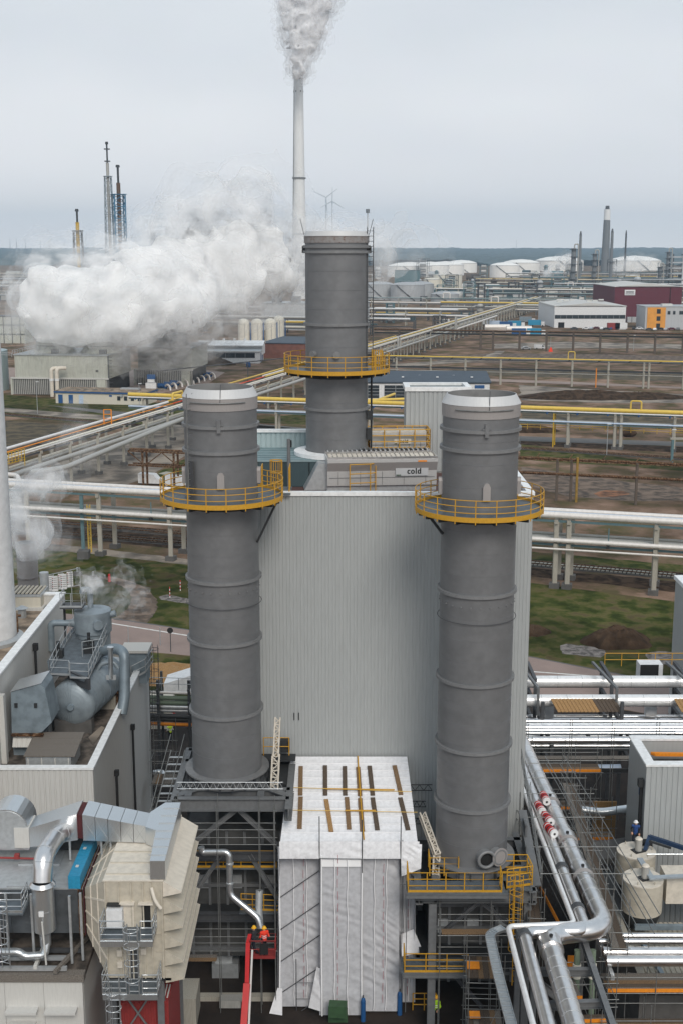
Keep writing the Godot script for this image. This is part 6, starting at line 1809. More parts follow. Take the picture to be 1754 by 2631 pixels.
	for q: Array in [[V(9.71, 9.2, -63.05), V(13.25, 9.2, -63.05)], [V(9.78, 9, -63.12), V(10.35, 9, -53.04)], [V(13.19, 9, -62.67), V(13.14, 9, -53.04)], [V(10.14, 8.6, -59.83), V(13.48, 8.6, -59.83)], [V(10.24, 8.6, -56.8), V(13.24, 8.6, -56.98)], [V(9.81, 9, -58.79), V(12.12, 6, -60.75)]]:
		wpart("beam", sh().ibeam(q[0], q[1], .3, .4), "steel_light", su)
	for p: Vector3 in [V(9.83, 8.8, -63.46), V(10.14, 8.6, -59.83), V(13.26, 8.8, -63.01), V(10.24, 8.6, -56.8)]: wpart("column", sh().ibeam(V(p.x, 0, p.z), p, .3, .3), "steel_light", su)
	var ct := thing("cable_tray", "wide pale blue galvanised cable tray curving down beside the plank tower", "cable tray", V(8.35, 8.5, -59.27))
	var line: Array = bend([V(8.62, 8.5, -63.97) + V(.5, 0, -.3), V(8.22, 8.5, -63.7), V(8.24, 8.4, -60.23), V(8.46, 8.2, -54.19)], .8, 6)
	for i in line.size() - 1:
		bar(ct, "tray_floor", line[i], line[i + 1], .5, .03, "galv_dull")
		for k in maxi(1, int(line[i].distance_to(line[i + 1]) / .35)):
			var rp: Vector3 = line[i].lerp(line[i + 1], k / maxf(1.0, int(line[i].distance_to(line[i + 1]) / .35))) + V(0, .05, 0)
			var rs: Vector3 = (line[i + 1] - line[i]).cross(Vector3.UP).normalized() * .24
			bar(ct, "tray_rung", rp - rs, rp + rs, .06, .05, "galv_blue")
		var sd: Vector3 = (line[i + 1] - line[i]).cross(Vector3.UP).normalized() * .26
		for k: float in [-1.0, 1.0]: bar(ct, "tray_side", line[i] + sd * k + V(0, .06, 0), line[i + 1] + sd * k + V(0, .06, 0), .025, .14, "galvanised")
	# four silver pipes leaving to the side and the decks below
	var fp := thing("silver_pipes", "four parallel silver pipes running out past the lower gangway", "pipe", V(16.65, 8.3, -62.52))
	for q: Array in [[-64.4, .17], [-63.8, .17], [-62.7, .3], [-61.85, .3]]: wpart("pipe", sh().tube([V(14.4, 8.0, q[0]), V(28, 8.0, q[0])], q[1], 14), "bright_clad", fp)
	for x: float in [14.6, 19.5]: bar(fp, "cradle", V(x, 7.5, -65), V(x, 7.5, -61), .2, .3, "galv_dull")
	scaffold("scaffold", "plank gangway with orange edge under the four silver pipes, upper deck", V(18.5, 0, -61.5), 0.0, [-4.2, -1.6, 1.0, 3.6, 6.2], [-1.2, .7], 0.0, 8.2, [6.7], [[6.7, -4.2, 7, -1.1, .6]], false, "orange")
	scaffold("scaffold", "plank gangway with orange edge at the lowest corner of the picture", V(18.0, 0, -60.2), 0.0, [-4.2, -1.6, 1.0, 3.6, 6.2], [-1.0, .6], 0.0, 6.2, [4.9], [[4.9, -4.2, 7, -.9, .5]], false, "orange")
	scaffold("scaffold", "small scaffold bay with orange boards round the two green pipes", V(12.9, 0, -60.6), .05, [-1.2, .3, 1.6], [-1.2, .9], 0.0, 9.0, [5.6, 7.0], [[7.0, -1.1, -.2, -1.1, .8], [5.6, -1.1, 1.5, .2, .8]], false, "orange")
	solo("orange_hatch", sh().box(V(12.97, 7.2, -63.1), V(.85, .7, .06)), "orange", "orange trapdoor standing upright beside the two green pipes", "hatch")
	var gp := thing("green_pipes", "two pale green upright pipes below the bend of the steam pipe", "pipe", V(14.58, 4, -65.06))
	for x: float in [12.75, 13.6]:
		pole(gp, "pipe", V(x, 0, -61.0), V(x, 8.8, -61.6), .17, "pipe_green")
		pole(gp, "pipe_sleeve", V(x, 7.2, -61.5), V(x, 8.0, -61.55), .23, "silo")
	# big white pipes behind and their rack
	var rk := thing("pipe_rack", "crowded pipe rack with two thick white pipes between ribbed wall and pale block", "pipe rack", V(20, 0, -98))
	wpart("pipe", sh().tube(bend([V(11.0, 7.4, -103.4), V(13.0, 8.4, -103.2), V(15.0, 9.5, -102.6), V(33, 9.5, -102.6)], 1.5, 4), .52, 22), "clad_white", rk)
	wpart("pipe", sh().tube([V(11.5, 9.5, -98), V(34, 9.5, -98)], .5, 22), "clad_white", rk)
	for i in 9:
		for z: float in [-102.6, -98.0]:
			if z < -100 and i < 2: continue
			wpart("pipe_seam", sh().tube(ring(V(12.2 + i * 2.1, 9.5, z), Vector3.RIGHT, .525 if z < -100 else .505, 22), .014, 4, true), "galv_dull", rk)
	for q: Array in [[-95.6, 8.6, .2], [-95.0, 8.6, .12], [-93.6, 8.9, .26], [-93.0, 8.9, .14], [-92.4, 8.9, .12], [-99.6, 7.2, .16], [-94.4, 7.0, .2], [-96.5, 7.0, .12], [-100.8, 7.0, .2]]:
		wpart("pipe", sh().tube([V(11.8, q[1], q[0]), V(28 if q[1] > 8 else 33, q[1], q[0])], q[2], 12), "bright_clad" if q[2] > .13 else "galvanised", rk)
	wpart("pipe", sh().tube(bend([V(13.4, 1.5, -91.2), V(13.4, 8.8, -91.2), V(34, 8.8, -91.2)], .8, 6), .28, 16), "bright_clad", rk)
	wpart("pipe", sh().tube(bend([V(28, 8.9, -93.6), V(28.6, 8.9, -93.6), V(28.6, 8.9, -92.4), V(26, 8.9, -92.4)], .4, 4), .2, 12), "bright_clad", rk)
	for x: float in [16.2, 22.6, 29.0]:
		for z: float in [-91.0, -95.8, -99.8, -104.0]: bar(rk, "column", V(x, 0, z), V(x, 10.2 if z < -95 else 8.6, z), .26, .26, "steel")
		for q: Array in [[-91.0, -104.0, 8.4], [-99.8, -104.4, 10.6], [-91, -104, 6.6]]: bar(rk, "beam", V(x, q[2], q[0]), V(x, q[2], q[1]), .26, .3, "steel")
		bar(rk, "portal_leg", V(x - .2, 8.6, -97.0), V(x - .2, 10.9, -97.0), .2, .2, "steel_light")
		bar(rk, "portal_beam", V(x - .2, 10.9, -97.0), V(x - .9, 10.9, -103.6), .2, .2, "steel_light")
	for x: float in [13.0, 19.4, 25.8]: bar(rk, "bracket", V(x, 8.4, -92.2), V(x, 8.4, -96.5), .2, .25, "steel")
	for y: float in [6.3, 8.1]:
		for z: float in [-91.2, -95.6]: bar(rk, "longitudinal_beam", V(11.8, y, z), V(34, y, z), .2, .3, "steel_dark")
	for i in 17: bar(rk, "deck_plank", V(17.2 + i * .31, 9.9, -97.3), V(17.6 + i * .31, 9.3, -95.9), .29, .05, "timber" if i < 11 else "plank_dark")
	for i in 8: bar(rk, "deck_plank", V(27.3 + i * .31, 9.9, -97.3), V(27.6 + i * .31, 9.3, -95.9), .29, .05, "timber")
	for i in 9: bar(rk, "deck_plank", V(18.4 + i * .6, 7.9, -101.2), V(18.6 + i * .6, 7.9, -100.2), .55, .05, "plank" if i % 3 else "timber")
	for x: float in [17.3, 25.9]: wpart("cabinet", sh().box(V(x, 8.2, -99.6), V(.9, 1.2, .6)), "white", rk)
	scaffold("scaffold", "tall scaffold with orange board behind the slab, left bay of the dark yard", V(16.6, 0, -88.4), 0.0, [-2.2, .3, 2.8], [-1.0, .6], 0.0, 9.4, [2.4, 4.6, 7.6], [[7.6, -2.2, 2.8, -.9, .5], [4.6, -2.2, 2.8, -.9, .5]], true, "orange")
	scaffold("scaffold", "scaffold tubes standing before the silver pipes next to the grey hall", V(20.6, 0, -90.0), 0.0, [-6.5, -3.2, 0, 3.4, 6.0], [-.2, .6], 3.0, 10.6, [7.9], [[7.9, -6.4, 6.0, -.1, .5]], false)
	scaffold("scaffold", "scaffold with a low orange board deep in the dark yard", V(16.9, 0, -82.5), 0.0, [-1.6, .8, 2.4], [-.9, .5], 0.0, 7.6, [2.6, 5.0], [[5.0, -1.5, 2.3, -.8, .4]], true, "orange")
	solo("plywood_wall", sh().box(V(19.03, 5.33, -84.5), V(1.7, 3.0, .1)), "timber", "brown plywood wall glimpsed through the dark scaffold bay", "wall")
	solo("blue_tank", sh().cone(V(18.44, 6.61, -93) + V(0, -1, 0), V(22.05, 6.68, -93) + V(0, -1, 0), .35, .35, 16), "pipe_blue", "pale blue pipe in the dark scaffold bay under the orange board", "pipe")
	solo("silver_duct", sh().tube(bend([V(16.3, 6.95, -83), V(18.48, 6.68, -83), V(20.32, 6.95, -83)], .5), .3, 14), "galvanised", "silver duct crossing the dark yard above the lower orange board", "duct")
	var yr := thing("roof_railing", "orange yellow railing beside an open black hatch behind the white pipes", "railing", V(25.13, 10, -103.51))
	railing(yr, [V(23.5, 9.4, -107), V(31, 9.4, -107)], "yellow", 1.2, 1.6, 2, false, .035)
	solo("white_box", sh().box(V(27.01, 9.64, -105), V(2.0, 1.6, 1.4)).box(V(26.81, 9.92, -104.2), V(.01, .01, .01)), "white", "white box with a dark opening beside the yellow railing behind the pipes", "box")
	solo("box_opening", sh().box(V(26.83, 9.85, -104.28), V(1.6, 1.2, .04)), "void", "dark opening of the white box behind the thick white pipes", "opening")

const PARK := -0.274

# pipe bridge along its own x: columns in two rows, cross beams at the levels, runs of pipe
# pipes are [offset, height, radius, material, from, to]
func bridge(label: String, at: Vector3, turn: float, cols: Array, w: float, levels: Array, pipes: Array, cm: String, bm: String, cw: float, s0: float, s1: float, foot := true) -> Node3D:
	var o := thing("pipe_bridge", label, "pipe bridge", at, turn, "pipe bridges of the chemical park")
	var e := o.global_transform
	for s: float in cols:
		for z: float in [0.0, -w]:
			bar(o, "column", e * V(s, 0, z), e * V(s, levels[0], z), cw, cw, cm)
			if foot: wpart("footing", sh().box(e * V(s, .35, z), V(cw * 2.2, .7, cw * 2.2), Basis(Vector3.UP, turn)), "dark_concrete", o)
		for y: float in levels: bar(o, "cross_beam", e * V(s, y, cw), e * V(s, y, -w - cw), cw * .8, cw * .9, cm)
	for y: float in levels:
		for z: float in [0.1, -w]: bar(o, "edge_beam", e * V(s0, y + .05, z), e * V(s1, y + .05, z), .18, .3, bm)
	for p: Array in pipes:
		pole(o, "pipe", e * V(p[4] if p.size() > 4 else s0, p[1], p[0]), e * V(p[5] if p.size() > 5 else s1, p[1], p[0]), p[2], p[3])
	return o

func loop(o: Node3D, s: float, y: float, z: float, w: float, h: float, r: float, m: String) -> void:
	var e := o.global_transform
	wpart("expansion_loop", sh().tube(bend([e * V(s, y, z), e * V(s, y + h, z), e * V(s + w, y + h, z), e * V(s + w, y, z)], .5, 4), r, 8), m, o)

func build_park() -> void:
	# the near bridge that runs on both sides of the boiler house
	var b1 := bridge("near pipe bridge with thick cream pipes crossing behind the tall ribbed wall", V(30.45, 0, -167.52), PARK, [-94, -82, -69.8, -58.2, -46.5, -35, -23.5, -12, -1.1, .6, 12.2, 24, 36], 5.0, [9.4, 6.1],
		[[.2, 10.3, .46, "pipe_white"], [-1.3, 10.2, .32, "pipe_blue"], [-3.4, 10.2, .36, "pipe_white"], [-4.6, 10.1, .22, "pipe_grey"], [.7, 6.9, .32, "pipe_white"], [.9, 5.7, .15, "pipe_white"], [-1.4, 6.7, .25, "pipe_grey"], [-2.8, 6.6, .2, "pipe_grey"], [-4.0, 6.7, .25, "pipe_grey"], [-2.4, 9.9, .14, "teal_steel"]], "concrete", "teal_steel", .62, -100, 48)
	for s: float in [-61.0, -52.0, 6.0, 18.0, 29.0]:
		var e := b1.global_transform
		bar(b1, "hanger", e * V(s, 6.2, .5), e * V(s, 8.9, .5), .14, .14, "teal_steel")
		bar(b1, "pipe_shoe", e * V(s, 6.4, 1.0), e * V(s, 6.4, .3), .4, .4, "steel_dark")
	loop(b1, 33.5, 10.3, .2, .6, 1.6, .1, "red")
	var e1 := b1.global_transform
	var mast := thing("yellow_mast", "slim yellow lattice mast beside the near pipe bridge's left legs", "mast", V(-38.79, 0, -188.59))
	lattice(mast, V(-38.79, 0, -188.59), V(-38.79, 0, -188.59) + V(0, 7.5, 0), .45, 10, "pipe_yellow", .035)
	var tp := thing("steel_column", "dark teal steel column standing at the left of the concrete bridge legs", "column", V(-39.52, 0, -187.18))
	bar(tp, "shaft", V(-39.52, 0, -187.18), V(-39.52, 0, -187.18) + V(0, 9.2, 0), .5, .5, "teal_steel")
	wpart("base", sh().box(V(-39, 0.6, -184.74), V(1.7, 1.2, 1.7)), "dark_concrete", tp)
	# rusty disused bridge
	var b2 := bridge("rusty disused pipe bridge on brown posts over the bare brown field", V(39.87, 0, -228.93), PARK, [-24, -12, 0, 2.6, 14.4, 26.5, 38, 50], .2, [7.6, 4.9], [[.1, 7.9, .2, "rust"], [-.5, 7.9, .14, "rust"], [0.2, 5.1, .24, "rust"]], "concrete_brown", "rust", .42, -30, 60, false)
	for i in 14:
		var s := -28.0 + i * 6.0
		bar(b2, "bent_bracket", b2.global_transform * V(s, 7.8, 0), b2.global_transform * V(s + .7, 8.8, .4), .14, .18, "plank" if i % 3 else "rust")
	bar(b2, "yellow_column", b2.global_transform * V(3.7, 0, .5), b2.global_transform * V(3.7, 8.4, .5), .4, .4, "flare_rust")
	# rusty lattice arm near the left stack
	var b2l := bridge("rust brown lattice pipe bridge stub at the left stack's shoulder", V(-38.94, 0, -242.86), PARK, [0, 6.6], 2.0, [7.0, 4.2], [[-.5, 7.3, .14, "rust"], [-1.4, 7.3, .14, "rust"]], "rust", "rust", .38, -3, 12, false)
	for i in 4: bar(b2l, "diagonal", b2l.global_transform * V(-3 + i * 3.6, 4.3 if i % 2 else 7.0, .2), b2l.global_transform * V(.6 + i * 3.6, 7.0 if i % 2 else 4.3, .2), .16, .16, "rust")
	# yellow pipeline bridge
	var b3 := bridge("pipe bridge carrying a thick bright yellow pipe on grey concrete legs", V(53.06, 0, -292.48), PARK, [-108, -96, -84, -72, -60, -48, -36, -24, -12, 0, 10.8, 12.2, 24.2, 36, 48], 2.4, [8.1, 5.6],
		[[.1, 9.15, .5, "pipe_yellow"], [.5, 8.5, .18, "white"], [-1.4, 8.9, .4, "pipe_yellow"], [-2.2, 8.6, .2, "pipe_blue"], [.3, 6.1, .22, "pipe_blue"], [-.9, 6.1, .25, "pipe_grey"], [-1.9, 6.1, .2, "pipe_grey"]], "concrete", "teal_steel", .58, -112, 60)
	loop(b3, 14.2, 9.1, .2, 2.4, 2.4, .2, "pipe_yellow")
	loop(b3, -14.6, 9.1, .2, 1.6, 1.3, .14, "pipe_yellow")
	for i in 24: bar(b3, "pipe_shoe", b3.global_transform * V(-110 + i * 7.0, 7.9, .6), b3.global_transform * V(-109.5 + i * 7.0, 8.5, .1), .3, .3, "blue")
	var yl := thing("yellow_lattice_railing", "row of thin yellow guard rails below the yellow pipeline, beyond its legs", "railing", V(68.9, 0, -319.8))
	railing(yl, [V(40.95, 4, -295.64), V(56.06, 4, -293.45), V(78.25, 4, -285.02)], "flare_yellow", 1.6, 3.0, 3, false, .06)
	for i in 2: solo("yellow_post", sh().cone([V(49.78, 0, -293.15), V(50.75, 0, -296.5)][i], [V(49.78, 0, -293.15), V(50.75, 0, -296.5)][i] + V(0, 8.0, 0), .16, .16, 8), "flare_yellow", ["yellow upright pipe before the yellow bridge's first leg right of the stack", "yellow upright pipe just behind its twin under the yellow pipeline"][i], "pipe", "yellow upright pipes")
	# slim concrete bridge with a thin yellow pipe
	var b4 := bridge("long slim concrete pipe bridge with a thin yellow pipe and pale square columns", V(66.2, 0, -428.3), PARK + .03, [-48.5, -36.4, -24.3, -12.1, 0, 12.1, 24.1, 35.7, 37.4, 48.5, 60, 72], .4, [8.4, 5.2], [[.1, 9.2, .22, "pipe_yellow"], [-.5, 8.7, .14, "pipe_grey"], [.2, 5.6, .16, "steel_dark"], [.6, 4.4, .1, "pipe_grey"]], "concrete", "steel", .62, -75, 90, false)
	loop(b4, 10.6, 9.2, .1, 2.2, 2.6, .16, "pipe_yellow")
	for i in 12: bar(b4, "pipe_shoe", b4.global_transform * V(-50 + i * 10, 8.4, .5), b4.global_transform * V(-48.5 + i * 10, 9.0, 0), .2, .2, "steel_dark")
	solo("orange_post", sh().cone(V(85.6, 0, -422.8), V(96.2, 0, -475.9).lerp(V(85.6, 0, -422.8), 1.0) + V(0, 6.5, 0), .2, .2, 8), "orange", "thin orange post under the slim concrete bridge", "post")
	# dark bridge further off
	bridge("dark pipe bridge on brown columns before the car parks of the far halls", V(93, 0, -574.2), PARK + .04, [-68, -56, -30, -24.3, -12.2, 0, 12, 24, 36, 48, 60], .6, [8.4, 7.0], [[.1, 8.9, .3, "rust"], [-.6, 8.9, .3, "steel"], [.2, 7.4, .25, "steel_dark"]], "concrete_brown", "steel_dark", .85, -80, 90, false)
	# the long diagonal rack that leads into the distance
	var cols := []
	for i in 66: cols.append(i * 12.0)
	var d := bridge("long diagonal pipe rack with orange and yellow lines leading into the distance", V(-60, 0, -222), 1.297, cols, 4.0, [8.4, 5.6],
		[[-4.2, 9.6, .3, "white", -20, 82], [-3.4, 9.2, .09, "orange", -20, 82], [-2.9, 9.3, .09, "orange", -20, 82], [-2.2, 8.9, .12, "rust"], [-1.2, 9.0, .25, "silo"], [-.3, 8.9, .16, "pipe_white"], [-4.0, 9.9, .2, "pipe_yellow", 82, 320], [-3.2, 9.2, .12, "vest_red", 82, 150], [-2.6, 9.3, .22, "pipe_yellow", 150, 790], [-3.6, 9.4, .25, "pipe_white", 150, 790], [1.6, 6.3, .5, "pipe_grey", -20, 200], [1.6, 6.3, .45, "pipe_grey", 215, 420], [1.6, 6.3, .45, "pipe_white", 430, 560], [-1.0, 6.4, .3, "pipe_grey"], [-2.5, 6.4, .3, "silo"]], "concrete", "steel", .55, -24, 800)
	for q: Array in [[208.0, 4.5], [300.0, 4.5], [425.0, 6.0]]: loop(d, q[0], 6.3, 1.6, 3.4, q[1], .34, "pipe_grey")
	loop(d, 84, 9.8, -3.8, 6.0, 1.6, .3, "pipe_yellow")
	for i in 40:
		var s := -18.0 + i * 6.0
		bar(d, "pipe_saddle", d.global_transform * V(s, 8.8, .3), d.global_transform * V(s, 8.8, -4.4), .16, .2, "plank" if i % 2 else "steel_dark")
	var of := thing("orange_gantry", "small orange steel frame on the diagonal rack before the small beige building", "steel frame", V(-50.7, 9, -269.12))
	for k: float in [0.0, 1.6]: bar(of, "post", V(-50.79, 9, -267.07) + V(k, 0, 0), V(-50.79, 9, -267.07) + V(k, 3.2, 0), .2, .2, "orange")
	for k: float in [1.2, 2.2, 3.2]: bar(of, "bar", V(-50.79, 9, -267.07) + V(0, k, 0), V(-50.79, 9, -267.07) + V(1.6, k, 0), .14, .14, "orange")
	# pipes that end by the white chimney and the yellow landing
	var ob := thing("pipe_bundle", "bundle of lagged pipes with yellow landing at the picture's edge beside the chimney", "pipe", V(-55.65, 7, -209.07))
	for i in 5: wpart("pipe", sh().tube(bend([V(-60.5, 9, -208.36) + V(0, -i * .9, i * 1.0), V(-53.89, 9, -205.46) + V(0, -i * .9, i * 1.0), V(-50.32, 9, -194.61) + V(0, -i * .9, i * 1.0), V(-52.88, 5, -204.04) + V(0, -i * .9, i * 1.0)], 1.5), .4, 10), "pipe_grey" if i % 2 else "pipe_white", ob)
	railing(ob, [V(-58.46, 9, -215.74), V(-56.48, 9, -221.26), V(-54.9, 9, -214.84)], "flare_yellow", 2.0, 1.0, 4, true, .06)
	wpart("big_bend", sh().tube(bend([V(-55.25, 7, -219.62), V(-50.03, 7, -224.13), V(-48.93, 7, -230.27), V(-37.01, 7, -291.11)], 3), .5, 12), "pipe_grey", ob)
	for i in 2: solo("parked_van", sh().extrude(poly([0, .3, 4.6, .3, 4.6, 1.2, 3.9, 1.3, 3.2, 2.1, 0, 2.2]), Transform3D(Basis(Vector3.UP, -.2), [V(-40.34, 0, -245.19), V(-34.65, 0, -242.86)][i]), 0, -2), "white", ["white van half hidden behind the near pipe bridge, the bigger one", "white van half hidden behind the near pipe bridge, next to the left stack"][i], "van", "vans behind the near pipe bridge")
	for q: Array in [[V(-86.2, 0, -354.5), "thin street lamp on the lawn nearest the white chimney"], [V(-56.4, 0, -349.8), "thin street lamp in front of the small beige building's corner"]]:
		lamp_post(q[0], 9.0, q[1])
	for q: Array in [[V(60.17, 0, -281.67), "thin street lamp beside the grey road on the brown field"], [V(72.52, 0, -272.75), "street lamp at the picture's edge in front of the yellow bridge"], [V(95.4, 0, -576.7), "far street lamp behind the dark bridge"], [V(133.3, 0, -576.7), "far street lamp by the car park of the white hall"]]:
		lamp_post(q[0], 7.0, q[1])
	solo("shrub", sh().ball(V(71.5, 0.9, -309.8), V(2.0, 1.0, 1.2), 10), "soil", "dark bare shrub beside the yellow bridge's leg", "shrub")
	var tf := thing("teal_gantry", "teal steel frame with pale top at the picture's edge, right of the double legs", "steel frame", V(74.44, 0, -272.75))
	for k: float in [0.0, 8.0]: bar(tf, "post", V(71.89, 0, -269.9) + V(k, 0, 0), V(71.89, 0, -269.9) + V(k, 5.4, 0), .5, .5, "teal_steel")
	bar(tf, "top_beam", V(71.32, 0, -269.9) + V(0, 5.5, 0), V(71.32, 0, -269.9) + V(12, 5.5, 0), .6, .4, "concrete")

func lamp_post(p: Vector3, h: float, label: String) -> void:
	var o := thing("street_lamp", label, "street lamp", p, 0.0, "street lamps")
	part("post", sh().cone(Vector3.ZERO, V(0, h, 0), .09, .06, 8), "galv_dull", o)
	part("lamp_head", sh().box(V(.3, h + .05, 0), V(.9, .14, .3)), "white", o)

# plain building block with windows cut in as framed panes; front faces local +z
func hall(called: String, label: String, at: Vector3, turn: float, w: float, d: float, h: float, wall: String, roof: String, rise := 0.0, cat := "building", group := "") -> Node3D:
	var o := thing(called, label, cat, at, turn, group)
	part("wall", sh().box(V(w / 2, h / 2, -d / 2), V(w, h, d)), wall, o)
	if rise > 0.0:
		part("roof", sh().extrude(poly([.4, h, d / 2, h + rise, -d / 2 + d + d / 2 + .0 if false else d - .0, h, d + .4, h - .1, d / 2, h + rise + .25, -.4, h - .1]), Transform3D(Basis(Vector3.FORWARD, Vector3.UP, Vector3.RIGHT), Vector3.ZERO), -.4, w + .4), roof, o)
		part("gable", sh().extrude(poly([0, h - .05, d, h - .05, d / 2, h + rise]), Transform3D(Basis(Vector3.FORWARD, Vector3.UP, Vector3.RIGHT), Vector3.ZERO), 0, w), wall, o)
	else:
		part("roof", sh().box(V(w / 2, h + .15, -d / 2), V(w + .6, .35, d + .6)), roof, o)
	return o

func window(o: Node3D, x: float, y: float, w: float, h: float, m := "glass_dark", cols := 1, rows := 1, called := "window") -> void:
	var f := part(called, sh().box(V(x, y, .05), V(w, h, .1)), m, o)
	for i in range(1, cols): part("glazing_bar", sh().box(V(x - w / 2 + w * i / cols, y, .12), V(.1, h, .06)), "galv_dull", f)
	for i in range(1, rows): part("glazing_bar", sh().box(V(x, y - h / 2 + h * i / rows, .12), V(w, .1, .06)), "galv_dull", f)

func tank(label: String, at: Vector3, r: float, h: float, rise: float, m := "tank_white", stair := 1.2, group := "storage tanks of the tank farm") -> void:
	var o := thing("storage_tank", label, "storage tank", at, 0.0, group)
	part("shell", sh().lathe([Vector2(r, 0), Vector2(r, h)], 56), m, o)
	part("roof", sh().lathe([Vector2(r, h), Vector2(r * .8, h + rise * .42), Vector2(r * .5, h + rise * .78), Vector2(.01, h + rise)], 56), m, o)
	part("rim", sh().lathe([Vector2(r, h - .4), Vector2(r * 1.012, h - .4), Vector2(r * 1.012, h + .1), Vector2(r, h + .1)], 56), "tank_grey", o)
	var line := []
	for i in 13:
		var q := stair + i / 12.0 * minf(1.1, 26.0 / r)
		line.append(V(cos(q) * r * 1.02, h * i / 12.0, sin(q) * r * 1.02))
	part("spiral_stair", sh().tube(line, maxf(.5, r * .015), 5), "steel", o)

func car(label: String, at: Vector3, turn: float, paint: String, van := false) -> void:
	var o := thing("parked_car", label, "van" if van else "car", at, turn, "vehicles parked in the chemical park")
	var prof := poly([-2.2, .35, 2.2, .35, 2.25, .8, 1.45, .95, .75, 1.42, -.95, 1.45, -1.75, .98, -2.2, .9]) if not van else poly([-2.6, .4, 2.6, .4, 2.6, 1.0, 2.1, 1.15, 1.5, 2.0, -2.6, 2.05])
	part("body", sh().extrude(prof, Transform3D(Basis(), V(0, 0, -.85)), 0, 1.7), paint, o)
	var g := poly([-.85, 1.0, .95, 1.0, .65, 1.36, -.8, 1.38]) if not van else poly([1.0, 1.15, 1.95, 1.15, 1.5, 1.85, 1.0, 1.85])
	for z: float in [-.86, .86]: part("side_window", sh().extrude(g, Transform3D(Basis(), V(0, 0, z)), -.01, .01), "glass_dark", o)
	for x: float in [-1.4, 1.4]:
		for z: float in [-.8, .8]: part("wheel", sh().cone(V(x, .33, z - .1), V(x, .33, z + .1), .33, .33, 14), "tyre", o)

func flare(label: String, at: Vector3, h: float, w0: float, w1: float, bays: int, m: String, r: float, pipe_m: String, core: float, tip: float) -> Node3D:
	var o := thing("flare_tower", label, "flare tower", at, .35)
	var e := o.global_transform
	var cs := [Vector2(-1, -1), Vector2(1, -1), Vector2(1, 1), Vector2(-1, 1)]
	for q: Vector2 in cs: bar(o, "leg", e * V(q.x * w0, 0, q.y * w0), e * V(q.x * w1, h, q.y * w1), r, r, m)
	for i in bays:
		var y0 := h * i / bays
		var y1 := h * (i + 1) / bays
		var a := lerpf(w0, w1, float(i) / bays)
		var b := lerpf(w0, w1, float(i + 1) / bays)
		for k in 4:
			var p: Vector2 = cs[k]
			var q: Vector2 = cs[(k + 1) % 4]
			if i % 2: p = cs[(k + 1) % 4]; q = cs[k]
			bar(o, "brace", e * V(p.x * a, y0, p.y * a), e * V(q.x * b, y1, q.y * b), r * .55, r * .55, m)
			if i % 2: bar(o, "strut", e * V(p.x * b, y1, p.y * b), e * V(q.x * b, y1, q.y * b), r * .55, r * .55, m)
	pole(o, "flare_pipe", e * Vector3.ZERO, e * V(0, h + tip * .4, 0), core, pipe_m)
	pole(o, "flare_tip", e * V(0, h + tip * .4, 0), e * V(0, h + tip, 0), core * .55, "steel_dark")
	wpart("tip_shroud", sh().cone(e * V(0, h + tip - 1.6, 0), e * V(0, h + tip + .4, 0), core * 1.1, core * .9, 10), "steel_dark", o)
	wpart("top_platform", sh().box(e * V(0, h, 0), V(w1 * 2.6, .5, w1 * 2.6), e.basis), m, o)
	return o

